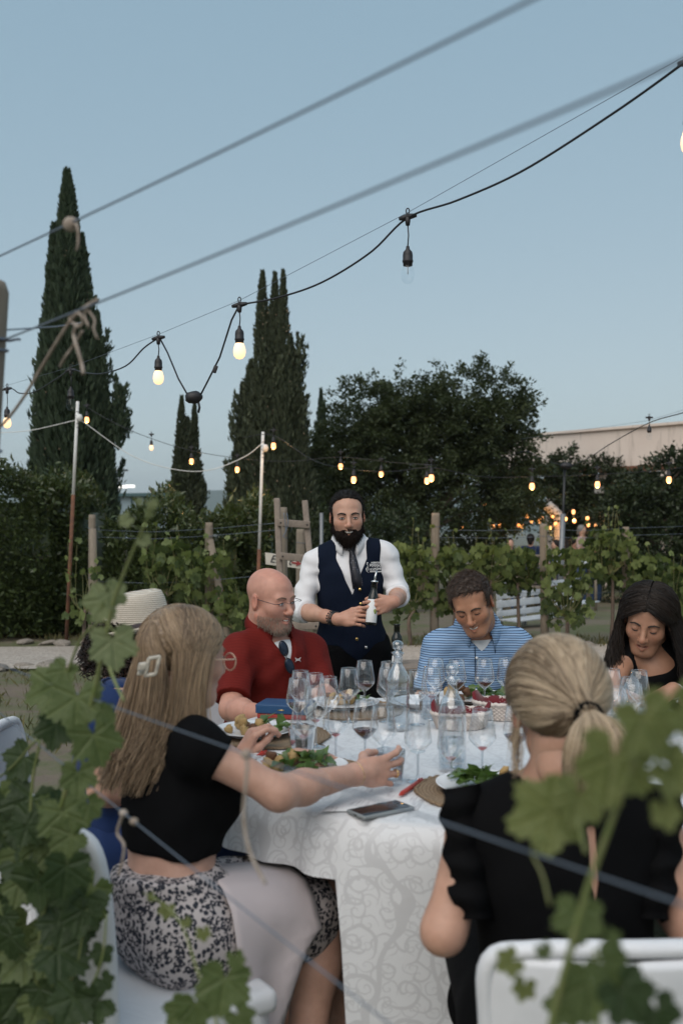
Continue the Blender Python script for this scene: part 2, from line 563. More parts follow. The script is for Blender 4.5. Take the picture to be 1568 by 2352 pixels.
# ground sheet
def ground():
    xs = [s * v for v in (6000, 2500, 900, 300, 120, 60, 36, 24) for s in (-1,)] + list(np.arange(-16, 16.01, .5)) + [24, 36, 60, 120, 300, 900, 2500, 6000]
    ys = [-6000, -2000, -500, -150, -60, -30, -15, -8, -4] + list(np.arange(-2, 24, .35)) + [26, 30, 34, 40, 48, 58, 70, 100, 160, 260, 420, 700, 900, 1500, 3000, 8000]
    vs = [(x, y, gz(x, y) + (.018 * mnoise.noise(V((x * .9, y * .9, 0))) if abs(x) < 15 and 5 < y < 24 else 0)) for y in ys for x in xs]
    n = len(xs)
    fs = [(j * n + i, j * n + i + 1, (j + 1) * n + i + 1, (j + 1) * n + i) for j in range(len(ys) - 1) for i in range(n - 1)]
    m = N('ground_soil_grass'); co = m.coord('Object')
    n1 = m.noise(co, .9, 6, .6); n2 = m.noise(co, 9, 5, .65); n3 = m.noise(co, 60, 3)
    soil = m.mix(n2, (.10, .078, .058, 1), (.21, .165, .125, 1))
    grass = m.mix(n3, (.05, .065, .025, 1), (.14, .145, .065, 1))
    fac = m.ramp(m.math('ADD', m.math('MULTIPLY', n1, .6), m.math('MULTIPLY', n2, .4)), [(.42, (0, 0, 0, 1)), (.56, (1, 1, 1, 1))])
    m.base(m.mix(fac, soil, grass)); m.set(Roughness=.95)
    m.bump(m.math('ADD', n2, m.math('MULTIPLY', n3, .6)), .6, .03)
    g = MB().add(vs, fs).build('ground', m.m); tag(g, kind='structure')
    # gravel path behind the table
    xs = np.arange(-14, 14.01, .35); e = []
    vs = []
    for x in xs:
        a = 10.35 + .18 * mnoise.noise(V((x * .8, 3, 0))) + .02 * x
        b = 12.15 + .2 * mnoise.noise(V((x * .7, 9, 0))) + .03 * x
        for k in range(5):
            y = a + (b - a) * k / 4
            vs.append((x, y, gz(x, y) + .03 + .012 * math.sin(k / 4 * math.pi)))
    fs = [(i * 5 + k, (i + 1) * 5 + k, (i + 1) * 5 + k + 1, i * 5 + k + 1) for i in range(len(xs) - 1) for k in range(4)]
    m = N('gravel'); co = m.coord('Object')
    vo = m.n('TexVoronoi'); vo.inputs['Scale'].default_value = 38; m.l(co, vo.inputs['Vector'])
    c = m.mix(vo.outputs['Color'], (.30, .265, .235, 1), (.56, .50, .44, 1))
    c = m.mix(m.math('MULTIPLY', m.noise(co, 2.2, 5), .55), c, (.24, .20, .165, 1))
    m.base(c); m.set(Roughness=.95); m.bump(vo.outputs['Distance'], .7, .02)
    tag(MB().add(vs, fs).build('gravel_path', m.m), kind='structure')
ground()

# low stone edging along the path
stone_m = simple('edging_stone', (.30, .26, .22, 1), .9, (.16, .14, .12, 1), 9, .5, 30)
stone_src = []
for k in range(4):
    b = bmesh.new(); bmesh.ops.create_icosphere(b, subdivisions=2, radius=1)
    for w in b.verts:
        w.co *= 1 + .22 * mnoise.noise(w.co * 1.4 + V((k * 7, 0, 0)))
        w.co.x *= 1; w.co.y *= .62; w.co.z *= .42
    me = bpy.data.meshes.new('edging_stone'); b.to_mesh(me); b.free(); me.materials.append(stone_m); stone_src.append(me)
def stones(x0, x1, y, n, group, label):
    for i in range(n):
        x = x0 + (x1 - x0) * (i + .5) / n + rnd.uniform(-.08, .08)
        yy = y + rnd.uniform(-.12, .12)
        o = bpy.data.objects.new('edging_stone', rnd.choice(stone_src)); COL.objects.link(o)
        s = rnd.uniform(.08, .21)
        o.scale = (s, s, s * rnd.uniform(.6, 1)); o.rotation_euler = (rnd.uniform(-.2, .2), rnd.uniform(-.2, .2), rnd.uniform(0, 6))
        o.location = (x, yy, gz(x, yy) + s * .16)
        tag(o, label, 'stone', group)
stones(-4.3, -1.6, 10.35, 15, 'stones along the path edge', 'pale flat stone edging the gravel path beside the grass')
stones(-4.2, -2.4, 12.5, 6, 'stones at the hedge foot', 'small stone lying at the foot of the laurel hedge')
stones(1.2, 4.3, 12.1, 14, 'stones below the vine row', 'rough stone lying in front of the vine trunks')

# distant wooded hill
def hills():
    m = N('wooded_hill'); co = m.coord('Object')
    c = m.mix(m.noise(co, .02, 6, .7), (.035, .055, .03, 1), (.075, .095, .055, 1)); m.base(c); m.set(Roughness=1)
    vs = []; xs = np.arange(-5200, 5201, 80)
    for x in xs:
        px = CX + x / 3000 * F
        h = 66 + 22 * math.exp(-((px - 520) / 260) ** 2) + 26 * mnoise.noise(V((x / 900, 0, 0))) + 5 * mnoise.noise(V((x / 130, 4, 0))) + 3 * mnoise.noise(V((x / 50, 4, 0)))
        h = max(h, 18)
        zt = CAMZ + h * 3000 / F
        for t, y in ((-.02, 2300), (.25, 2550), (.7, 2850), (1, 3000), (.6, 3400), (-.05, 4200)):
            vs.append((x, y + 20 * mnoise.noise(V((x / 200, y, 0))), -24 + (zt + 24) * max(t, 0) + (0 if t > 0 else -6)))
    k = 6
    fs = [(i * k + j, (i + 1) * k + j, (i + 1) * k + j + 1, i * k + j + 1) for i in range(len(xs) - 1) for j in range(k - 1)]
    tag(MB().add(vs, fs).build('hills', m.m), kind='structure')
hills()

# ------------------------------------------------------------ foliage
bark = simple('tree_bark', (.075, .055, .04, 1), .95, (.14, .11, .08, 1), 14, .6, 60, (1, 1, .25))
cyp_m = leaf_mat('cypress_green', (.016, .032, .020), (.056, .084, .050), .12, .7, .25)
cyp2_m = leaf_mat('cypress_olive_green', (.022, .036, .022), (.082, .100, .060), .12, .7, .25)
acacia_m = leaf_mat('broad_tree_green', (.012, .024, .010), (.050, .068, .026), .25, .6, .3)
ivy_m = leaf_mat('ivy_green', (.010, .020, .009), (.038, .056, .022), .2, .5, .4)
laurel_m = leaf_mat('laurel_green', (.014, .030, .011), (.070, .100, .036), .18, .36, .5)
cone_m = simple('cypress_cone', (.26, .20, .13, 1), .8)

def cypress(label, px, d, spires, seed, mat, dens=1.0, group='cypress trees', cones=0, sprigs=30):
    A3_ = lambda v: np.array(v, float)
    rg = np.random.RandomState(seed)
    x0 = (px - CX) / F * d; zg = gz(x0, d)
    root = empty('cypress_tree', (x0, d, zg), label, 'tree', group)
    MB().tube([(x0, d, zg - .1), (x0 + .05, d, zg + 1.2), (x0, d, zg + 3)], [.16, .12, .06], 8).build('trunk', bark, root)
    C, D, S, K = [], [], [], []
    core = MB(); cn = []
    for (dx, top, rad, zb) in spires:
        H = top - zg - zb; cx = x0 + dx; cy = d + rg.uniform(-.15, .15)
        n = int(1500 * dens * H * rad / .5)
        t = rg.rand(n) ** .85
        th = rg.rand(n) * 6.283
        prof = lambda t: np.minimum(1, (t / .10 + .30)) * np.power(np.clip(1 - t, 0, 1), .80) * (1 - .10 * np.cos(t * 9)) * 1.08
        z = zg + zb + t * H
        lump = 1 + .20 * np.sin(th * 4 + z * 2.1 + seed) * np.sin(z * 3.7 + th * 2) + .12 * np.sin(th * 9 + z * 6.3)
        r = rad * (prof(t) * lump + .015) * (0.66 + .40 * rg.rand(n) ** .6 + .30 * (rg.rand(n) < .06) * rg.rand(n))
        lean = .02 * H * np.sin(t * 3 + seed)
        C.append(np.stack([cx + lean * .3 + r * np.cos(th), cy + r * np.sin(th), z], 1))
        o = .30 + .25 * rg.rand(n)
        D.append(np.stack([np.cos(th) * o + .12 * rg.normal(size=n), np.sin(th) * o + .12 * rg.normal(size=n), np.ones(n)], 1))
        S.append((.09 + .15 * rg.rand(n)) * (1.1 if rad > .5 else .85) * (1 - .5 * np.clip((t - .55) / .45, 0, 1)))
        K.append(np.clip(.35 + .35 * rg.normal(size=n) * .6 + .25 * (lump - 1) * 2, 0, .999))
        cp = [(cx + .006 * H * math.sin(q / 10 * 3 + seed), cy, zg + zb + H * q / 10) for q in range(11)]
        core.tube(cp, [max(.02, rad * .56 * float(prof(np.array(q / 10)))) for q in range(11)], 10)
        for _ in range(int(cones * H * rad)):
            tt = rg.uniform(.15, .9); a = rg.rand() * 6.283; rr = rad * float(prof(np.array(tt))) * 1.0
            cn.append((cx + rr * math.cos(a), cy + rr * math.sin(a), zg + zb + tt * H))
    for q in range(sprigs):                              # upright side sprays that make the outline ragged
        dx, top, rad, zb = spires[rg.randint(len(spires))]; H = top - zg - zb; t = rg.uniform(.06, .86); th = rg.rand() * 6.283
        r0 = rad * min(1, t / .10 + .30) * (1 - t) ** .80 * .92; L = rg.uniform(.35, .95) * (1 - .4 * t); o = rg.uniform(.10, .38)
        ax_ = A3_([math.cos(th) * o, math.sin(th) * o, 1.0]); n = int(150 * L / .6); u = rg.rand(n)
        b0 = A3_([x0 + dx + r0 * math.cos(th), d + r0 * math.sin(th), zg + zb + t * H - .15])
        w_ = .10 * np.sin(np.clip(u * 1.05 + .12, 0, 1) * 3.1) + .012
        C.append(b0 + ax_ * (u * L)[:, None] + rg.normal(size=(n, 3)) * A3_([1, 1, .3]) * (w_ * .6)[:, None]); D.append(ax_ + rg.normal(size=(n, 3)) * .28)
        S.append(.07 + .10 * rg.rand(n)); K.append(np.clip(.45 + .2 * rg.normal() + .12 * rg.normal(size=n), 0, .99))
    v, f, c = leaf_cards(np.concatenate(C), np.concatenate(D), np.concatenate(S), rg, .34, .2, np.concatenate(K))
    tag(np_mesh('crown', v, f, mat, root, cols=c), kind='stuff')
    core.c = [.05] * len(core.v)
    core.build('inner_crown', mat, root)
    if cn:
        m = MB()
        for p in cn: m.ell(p, (.022, .022, .022), None, 5, 3)
        tag(m.build('cones', cone_m, root), kind='stuff')
    return root
def zt(py, d): return CAMZ - (py - HZ) / F * d
cypress('tallest cypress with one broad dark column left of the thin one', 160, 20, [(0, zt(395, 20), .74, .2), (.26, zt(540, 20), .56, .3), (-.26, zt(520, 20), .56, .2), (.62, zt(720, 20), .30, .6), (.70, zt(780, 20), .26, .3), (-.05, zt(470, 20), .5, 1.5), (1.0, zt(890, 20), .10, 3.2)], 1, cyp_m, 1.0, cones=24, sprigs=120)
cypress('cypress with several pointed tips standing behind the wooden ladder', 625, 21, [(-.16, zt(625, 21), .42, .2), (.10, zt(630, 21), .36, .3), (.28, zt(628, 21), .34, .3), (-.42, zt(830, 21), .42, .2), (.42, zt(770, 21), .40, .3), (-.62, zt(880, 21), .26, .6), (.62, zt(900, 21), .34, .2), (-.75, zt(1020, 21), .22, .3), (.55, zt(765, 21), .12, 3.0)], 2, cyp2_m, 1.0, cones=40, sprigs=150)
cypress('slim low cypress beneath the black cable junction', 426, 23, [(-.08, zt(912, 23), .30, .2), (.20, zt(925, 23), .24, .4), (.04, zt(960, 23), .36, .1)], 3, cyp2_m, 1.3, cones=30)
cypress('thin cypress half hidden beside the broad leafy tree', 735, 27, [(0, zt(893, 27), .26, .2), (-.15, zt(1010, 27), .36, .2), (.2, zt(1000, 27), .36, .2)], 4, cyp_m, 1.2)
cypress('tiny distant cypress tip rising over the hedge', 366, 60, [(0, zt(1112, 60), .32, .2)], 5, cyp_m, 1.0, sprigs=0)

def crown_tree(name, label, cat, px, d, blobs, nclump, per, leaf, seed, mat, droop=.35, group=None, trunk=True, spray=.45):
    """blobs: (px, py, rx_px, ry_px, depth offset)"""
    rg = np.random.RandomState(seed)
    x0 = (px - CX) / F * d; zg = gz(x0, d)
    root = empty(name, (x0, d, zg), label, cat, group)
    w = np.array([b[2] * b[3] for b in blobs], float); w /= w.sum()
    bi = rg.choice(len(blobs), nclump, p=w)
    u = rg.normal(size=(nclump, 3)); u /= np.linalg.norm(u, axis=1, keepdims=True)
    rr = .45 + .55 * rg.rand(nclump) ** .5
    B = np.array([[(b[0] - CX) / F * (d + b[4]), d + b[4], CAMZ - (b[1] - HZ) / F * (d + b[4]), b[2] * d / F, b[3] * d / F] for b in blobs])[bi]
    cen = B[:, :3] + u * rr[:, None] * np.stack([B[:, 3], B[:, 3] * .8, B[:, 4]], 1)
    cen[:, 2] = np.maximum(cen[:, 2], zg + .1)
    dirs = u + .5 * rg.normal(size=u.shape); dirs[:, 2] = dirs[:, 2] * .6 + .15 - droop * rg.rand(nclump)
    dirs /= np.linalg.norm(dirs, axis=1, keepdims=True)
    s = rg.rand(nclump, per)
    L = spray * (.6 + .8 * rg.rand(nclump))
    pos = cen[:, None, :] + dirs[:, None, :] * (s * L[:, None])[:, :, None]
    pos[:, :, 2] -= droop * (s * L[:, None]) ** 2 * .8
    pos += rg.normal(size=pos.shape) * (.055 * spray / .45)
    ld = dirs[:, None, :] * .8 + rg.normal(size=pos.shape) * .6
    n = nclump * per
    base = np.clip(.42 + .22 * rg.normal(size=(nclump, 1)) + .1 * u[:, 2:3], .02, .9)
    k = np.clip(base + .1 * rg.normal(size=(nclump, per)), 0, .99).ravel()
    v, f, c = leaf_cards(pos.reshape(-1, 3), ld.reshape(-1, 3), leaf * (.6 + .8 * rg.rand(n)), rg, .5, .15, k)
    tag(np_mesh('crown', v, f, mat, root, cols=c), kind='stuff')
    if trunk:
        m = MB()
        top = V((x0, d, zg + 1.4))
        m.tube(spline([(x0, d, zg - .1), (x0 + .1, d, zg + .7), top], 6), [.2, .17, .16, .15, .14, .14], 9)
        m.build('trunk', bark, root)
        m = MB()
        for q in range(16):
            e = V(cen[rg.randint(nclump)]); mid = top.lerp(e, .5) + V((0, 0, .3))
            m.tube(spline([top, mid, e], 6), [.09, .07, .05, .035, .02, .01], 6)
        m.build('limbs', bark, root)
    return root
crown_tree('broad_leafy_tree', 'wide dark leafy tree with an uneven crown behind the waiter', 'tree', 960, 23, [
    (860, 1000, 110, 90, 0), (930, 940, 90, 70, .3), (1080, 930, 115, 75, 0), (1130, 990, 80, 70, 0), (1000, 1030, 150, 90, .4), (1140, 1060, 70, 80, .3),
    (790, 1060, 70, 90, 0), (880, 1120, 120, 90, -.3), (1050, 1130, 150, 80, -.2), (760, 1150, 60, 90, .4), (1170, 1140, 70, 80, 0), (980, 1210, 200, 60, .5), (1100, 880, 70, 40, 0), (840, 930, 55, 50, 0), (980, 960, 90, 70, 0), (900, 1040, 120, 80, 0), (1060, 1000, 130, 80, 0), (1160, 915, 40, 50, 0)],
    1500, 75, .085, 21, acacia_m, .55, spray=.5)
crown_tree('climbing_ivy', 'ivy climbing the stucco building beside the warm lights', 'ivy', 1330, 27.5, [
    (1250, 1085, 40, 30, 0), (1310, 1065, 20, 30, 0), (1385, 1082, 34, 22, 0), (1240, 1130, 60, 50, 0), (1330, 1110, 40, 40, .5), (1420, 1120, 60, 45, 0), (1300, 1190, 30, 40, .8), (1345, 1150, 40, 35, .6)],
    420, 60, .10, 22, ivy_m, .3, trunk=False, spray=.4)
crown_tree('dark_shrub_tree', 'dark bushy tree at the right end of the stucco building', 'tree', 1500, 22, [
    (1545, 1095, 50, 40, 0), (1480, 1130, 70, 40, 0), (1560, 1160, 70, 70, 0), (1450, 1180, 60, 60, 0), (1520, 1240, 90, 70, 0), (1420, 1250, 40, 60, .3), (1480, 1310, 100, 50, 0), (1610, 1080, 50, 50, 0), (1550, 1045, 16, 18, 0)],
    560, 70, .085, 23, ivy_m, .3, spray=.42)
crown_tree('understory_shrub', 'low dark shrub in the shade below the wide leafy tree', 'shrub', 830, 19, [
    (760, 1240, 60, 60, 0), (890, 1260, 60, 50, 0), (930, 1220, 50, 40, .3)], 160, 60, .08, 24, ivy_m, .3, trunk=False, spray=.35)

def hedge(name, label, boxes, n, seed, group):
    """boxes: (px0, px1, py_top, d) -> laurel mass standing on the ground"""
    rg = np.random.RandomState(seed)
    b0 = boxes[0]; xc = (.5 * (b0[0] + b0[1]) - CX) / F * b0[3]
    root = empty(name, (xc, b0[3], gz(0, b0[3])), label, 'hedge', group)
    C, D, K = [], [], []
    core = MB()
    for (p0, p1, pt, d) in boxes:
        xa, xb = (p0 - CX) / F * d, (p1 - CX) / F * d
        zb, ztp = gz(0, d) + .03, zt(pt, d); dep = 1.3
        m = int(n * (xb - xa) * (ztp - zb) / 4)
        # front and top shells of a rounded box, lumpy
        x = rg.uniform(xa, xb, m); q = rg.rand(m)
        front = q < .72
        z = np.where(front, zb + (ztp - zb) * rg.rand(m) ** .9, ztp)
        y = np.where(front, d, d + dep * rg.rand(m))
        ed = np.minimum(x - xa, xb - x) / .35
        rnd_ = np.clip(1 - ed, 0, 1) ** 2
        lump = .10 * np.sin(x * 5.1 + z * 4 + seed) + .08 * np.sin(x * 11 + z * 7.7) + .05 * rg.normal(size=m)
        top = np.clip((z - (ztp - .35)) / .35, 0, 1) ** 2
        y = y + np.where(front, .25 * rnd_ + .22 * top - lump + .12 * rg.rand(m), 0)
        z = np.where(front, z, ztp - .25 * rnd_ + .12 * np.sin(x * 4 + y * 3 + seed) + .08 * rg.normal(size=m) + .05)
        C.append(np.stack([x, y, z], 1))
        D.append(np.stack([rg.normal(size=m) * .6, np.where(front, -.75, -.2) + .3 * rg.normal(size=m), .55 + .5 * rg.normal(size=m)], 1))
        K.append(np.clip(.35 + .3 * rg.normal(size=m) + .15 * np.sin(x * 3 + z * 5), 0, .99))
        core.box(((xa + xb) / 2, d + dep / 2 + .22, (zb + ztp - .25) / 2), (xb - xa - .25, dep, ztp - zb - .3))
    C = np.concatenate(C); D = np.concatenate(D); K = np.concatenate(K)
    v, f, c = leaf_cards(C, D, .065 + .055 * rg.rand(len(C)), rg, .42, .22, K)
    tag(np_mesh('foliage', v, f, laurel_m, root, cols=c), kind='stuff')
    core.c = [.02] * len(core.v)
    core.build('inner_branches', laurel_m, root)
    # the leaves that show largest, one by one
    return root
hedge('laurel_hedge', 'tall clipped laurel hedge reaching past the left light pole', [(-800, -240, 1108, 12.9), (-260, 120, 1105, 12.9), (90, 200, 1128, 13.2)], 9000, 31, 'laurel hedges behind the path')
hedge('laurel_hedge', 'rounded laurel hedge between the two light poles', [(228, 330, 1195, 13.3), (290, 415, 1165, 13.1), (370, 445, 1205, 13.0)], 9000, 32, 'laurel hedges behind the path')
hedge('laurel_hedge', 'dense laurel hedge behind the braced post and the ladder', [(452, 560, 1188, 13.2), (530, 640, 1172, 13.5)], 9000, 33, 'laurel hedges behind the path')

# ------------------------------------------------------------ posts, poles
wood_m = N('weathered_wood'); co = wood_m.coord('Object', (1, 1, .12))
nz = wood_m.noise(co, 42, 6, .65, .6)
wood_m.base(wood_m.mix(nz, (.10, .080, .060, 1), (.30, .25, .195, 1))); wood_m.set(Roughness=.9)
wood_m.bump(wood_m.noise(co, 90, 5), .6, .006); wood_m = wood_m.m
plank_m = N('grey_brown_plank'); co = plank_m.coord('Object', (.2, .2, .2))
plank_m.base(plank_m.mix(plank_m.noise(co, 80, 6, .6, 1.5), (.13, .10, .082, 1), (.30, .245, .20, 1))); plank_m.set(Roughness=.85)
plank_m.bump(plank_m.noise(co, 160, 4), .5, .004); plank_m = plank_m.m
wire_m = simple('galvanised_wire', (.14, .17, .215, 1), .5, None, Metallic=.3)
white_paint = simple('white_paint', (.72, .72, .70, 1), .6, (.58, .57, .55, 1), 8)
rust_m = simple('rusty_iron', (.17, .075, .04, 1), .9, (.09, .045, .03, 1), 14, .3, 60)
black_plastic = simple('black_plastic', (.012, .012, .013, 1), .45)
grey_metal = simple('grey_metal', (.2, .21, .22, 1), .5, None, Metallic=.5)

def post(label, px, d, pt, r=.05, lean=0, brace=None, group='trellis posts', dz=0):
    x = (px - CX) / F * d; z0 = gz(x, d); zz = zt(pt, d)
    root = empty('trellis_post', (x, d, z0), label, 'post', group)
    ps = [V((x - lean * (1 - t), d, z0 - .05 + (zz - z0 + .05) * t)) for t in (0, .25, .5, .75, .97, 1)]
    MB().tube(ps, [r * 1.05, r * 1.02, r, r * .98, r * .96, r * .86], 12).build('shaft', wood_m, root)
    for t in (.9, .55, .3):
        p = ps[0].lerp(ps[-1], t)
        m = MB()
        m.tube([p + V((math.cos(a) * (r + .003), math.sin(a) * (r + .003), .006 * math.sin(a * 2))) for a in np.linspace(0, 6.28, 13)], .0025, 4)
        m.tube([p + V((r, -.01, 0)), p + V((r + .05, -.03, .01)), p + V((r + .03, -.04, -.06))], .002, 4)
        m.build('wire_tie', wire_m, root)
    if brace:
        bx, bt = brace
        a = V((x + .02, d - .05, zt(bt, d))); b = V(((bx - CX) / F * d, d - .25, z0 - .05))
        MB().tube([a, a.lerp(b, .5), b], [.04, .045, .048], 10).build('brace', wood_m, root)
    return root
post('split wooden post with a leaning brace beside the laurel hedge', 480, 11.5, 1200, .047, brace=(540, 1240))
post('short wooden post with a brace by the left light pole', 212, 11.8, 1182, .045, brace=(232, 1215))
post('pale wooden trellis post right of the waiter', 1000, 12.5, 1178, .055, .02)
post('wooden trellis post carrying looped wire left of the slatted bench', 1247, 12.5, 1203, .052, -.02)
post('short wooden trellis post in front of the dark shrub', 1436, 12.7, 1210, .048)
post('grey trellis post standing right behind the ladder rail', 650, 9.1, 1165, .042)
post('lower wooden post seen between the ladder rails', 690, 11.0, 1215, .05)

def light_pole(label, pxt, pyt, pxb, pyb, d, split):
    a = P(pxt, pyt, d); b = V(((pxb - CX) / F * d, d, gz(0, d) - .05)); mid = a.lerp(b, split)
    root = empty('light_pole', b, label, 'pole', 'poles carrying the string lights')
    MB().tube([a, mid], .020, 10).build('upper_tube', white_paint, root)
    MB().tube([mid, b], .024, 10).build('lower_tube', rust_m, root)
    MB().lathe([(0, -.05), (.03, -.04), (.042, 0), (.03, .04), (0, .05)], a + V((.03, -.03, -.21)), 14).build('insulator', white_paint, root)
    m = MB()
    for k in range(5): m.tube([a + V((.024 * math.cos(t), .024 * math.sin(t), -.13 - .05 * k)) for t in np.linspace(0, 6.3, 11)], .003, 4)
    m.build('binding_wire', black_plastic, root)
    return a
POLE1 = light_pole('tall white and rust light pole by the big cypress', 179, 922, 152, 1480, 12.6, .38)
POLE2 = light_pole('thin white and rust light pole left of the ladder', 604, 992, 588, 1480, 12.8, .55)
px_pole = P(1296, 1075, 17)
rt = empty('grey_light_pole', V((px_pole.x - .1, 17, gz(0, 17))), 'grey metal pole holding the black cable knot by the terrace', 'pole')
MB().tube([px_pole, V((px_pole.x - .05, 17, .9))], .022, 8).build('upper_tube', black_plastic, rt)
MB().tube([P(1292, 1180, 17), V((px_pole.x - .1, 17, gz(0, 17) - .05))], .045, 10).build('lower_tube', grey_metal, rt)
rt = empty('far_fence_post', V((P(738, 1200, 16).x, 16, gz(0, 16))), 'slim grey metal post right of the ladder', 'post')
MB().tube([P(738, 1178, 16), V((P(738, 1200, 16).x, 16, gz(0, 16) - .05))], .03, 8).build('shaft', grey_metal, rt)

# trellis wires of the far rows
def wire(label, pts, r, group, mat=wire_m):
    tag(MB().tube(pts, r, 5).build('trellis_wire', mat), label, 'wire', group)
for py, wl_ in ((1215, 'top'), (1232, 'second'), (1360, 'lowest')):
    d = 12.5
    wire(wl_ + ' thin trellis wire strung between the posts right of the waiter', [P(1000, py + 2, d), P(1120, py + 4, d), P(1247, py + 1, d), P(1340, py + 4, d), P(1436, py - 2, d + .2), P(1640, py - 8, d + .2)], .0022, 'wires of the right trellis')
for py, wl_ in ((1212, 'top'), (1228, 'second'), (1330, 'lowest')):
    wire(wl_ + ' thin trellis wire strung along the laurel hedge', [P(212, py + 5, 11.8), P(350, py + 10, 11.7), P(480, py + 3, 11.5), P(650, py - 12, 9.2)], .0022, 'wires of the left trellis')

# ------------------------------------------------------------ ladder with sign behind the waiter
def ladder():
    d = 8.5
    root = empty('wooden_ladder', (P(672, 1300, d).x, d, gz(0, d)), 'weathered wooden ladder standing behind the waiter', 'ladder')
    for a, b in (((636, 1145), (655, 1565)), ((700, 1150), (742, 1565))):
        A = P(*a, d); B = P(*b, d - .25); B.z = gz(0, d) - .02
        ax = (B - A).normalized(); s = V((1, 0, 0)); s = (s - ax * s.dot(ax)).normalized(); t = ax.cross(s)
        rot = Matrix((s, t, ax)).transposed()
        MB().box((A + B) / 2, (.052, .075, (B - A).length), rot, .012).build('rail', plank_m, root)
    for y, x0, x1, dy in ((1203, 638, 712, 6), (1281, 642, 720, 8), (1359, 645, 728, 6), (1437, 648, 733, 2), (1515, 650, 742, 3)):
        t = (y - 1145) / 420
        A = P(x0, y - dy / 2, d - .25 * t - .05); B = P(x1, y + dy / 2, d - .25 * t - .05)
        ax = (B - A).normalized(); rot = Matrix((ax, V((0, 1, 0)), ax.cross(V((0, 1, 0))))).transposed()
        r = MB().box((A + B) / 2, ((B - A).length, .028, .062), rot, .006).build('rung', plank_m, root)
        for e in (A, B):
            q = A.lerp(B, .09 if e is A else .91) + V((0, -.015, 0))
            MB().ell(q, (.008, .005, .008), None, 8, 5).build('bolt', black_plastic, r)
    m = MB()
    for dx in (0, .022): m.tube(spline([P(652 + dx * 300, 1178, 8.36), P(655 + dx * 300, 1200, 8.36), P(656, 1222, 8.36), P(650, 1232, 8.36), P(660, 1236, 8.36)], 16), .0035, 5)
    m.build('hanging_wire', wire_m, root)
    d = 9.6
    cream = simple('cream_sign_board', (.62, .57, .49, 1), .8, (.50, .46, .40, 1), 6)
    ink = simple('sign_ink', (.03, .03, .035, 1), .8)
    red = simple('sign_red', (.30, .04, .04, 1), .8)
    A, B, C_, D_ = P(609, 1269, d), P(690, 1280, d), P(690, 1306, d), P(610, 1296, d)
    root = empty('direction_sign', (C_.x, d, gz(0, d)), 'cream sign board with lettering and a red arrow behind the ladder', 'sign')
    m = MB(); t = V((0, .02, 0))
    m.add([A, B, C_, D_, A + t, B + t, C_ + t, D_ + t], [(0, 3, 2, 1), (4, 5, 6, 7), (0, 1, 5, 4), (1, 2, 6, 5), (2, 3, 7, 6), (3, 0, 4, 7)])
    m.build('board', cream, root, smooth=False)
    ax = (B - A).normalized(); up = V((0, 0, 1)); up = (up - ax * up.dot(ax)).normalized()
    for txt, px, py in (('En', 619, 1291), ('t', 661, 1297)):
        cu = bpy.data.curves.new('letters', 'FONT'); cu.body = txt; cu.size = .105; cu.shear = .25; cu.extrude = .001
        to = bpy.data.objects.new('letters', cu)
        me = bpy.data.meshes.new_from_object(to); bpy.data.objects.remove(to)
        rot = Matrix((ax, up, ax.cross(up))).transposed().to_4x4()
        me.transform(Matrix.Translation(P(px, py, d) - V((0, .006, 0)) - root.location) @ rot)
        link('letters', me, ink, root)
    m = MB(); o = P(670, 1292, d) - V((0, .008, 0))
    m.prism([(0, -.008), (.045, -.008), (.045, -.03), (.095, 0), (.045, .03), (.045, .008), (0, .008)], ax, up, o, V((0, .005, 0)))
    m.build('arrow', red, root, smooth=False)
    MB().box(P(650, 1288, d + .05) * 1 + V((0, 0, -.6)), (.05, .04, 1.5)).build('stake', wood_m, root)
ladder()
# slatted timber serving stand behind the waiter with one wine bottle on it
def stand():
    d = 6.6
    root = empty('timber_stand', (P(915, 1500, d).x, d, gz(0, d)), 'weathered slatted timber stand just behind the waiter', 'stand')
    x0, x1 = P(850, 1500, d).x, P(975, 1500, d).x
    zt_ = P(900, 1535, d).z
    for k in range(4):
        MB().box(((x0 + x1) / 2, d + .1 * k, zt_), (x1 - x0, .085, .022), None, .004).build('slat', plank_m, root)
    for x in (x0 + .04, x1 - .04):
        for y in (d + .02, d + .28):
            MB().box((x, y, (zt_ + gz(0, d)) / 2 - .01), (.045, .045, zt_ - gz(0, d)), None, .004).build('leg', plank_m, root)
    MB().box(((x0 + x1) / 2, d + .28, zt_ - .2), (x1 - x0, .03, .06), None, .004).build('rail', plank_m, root)
    return zt_, d
STAND_Z, STAND_D = stand()

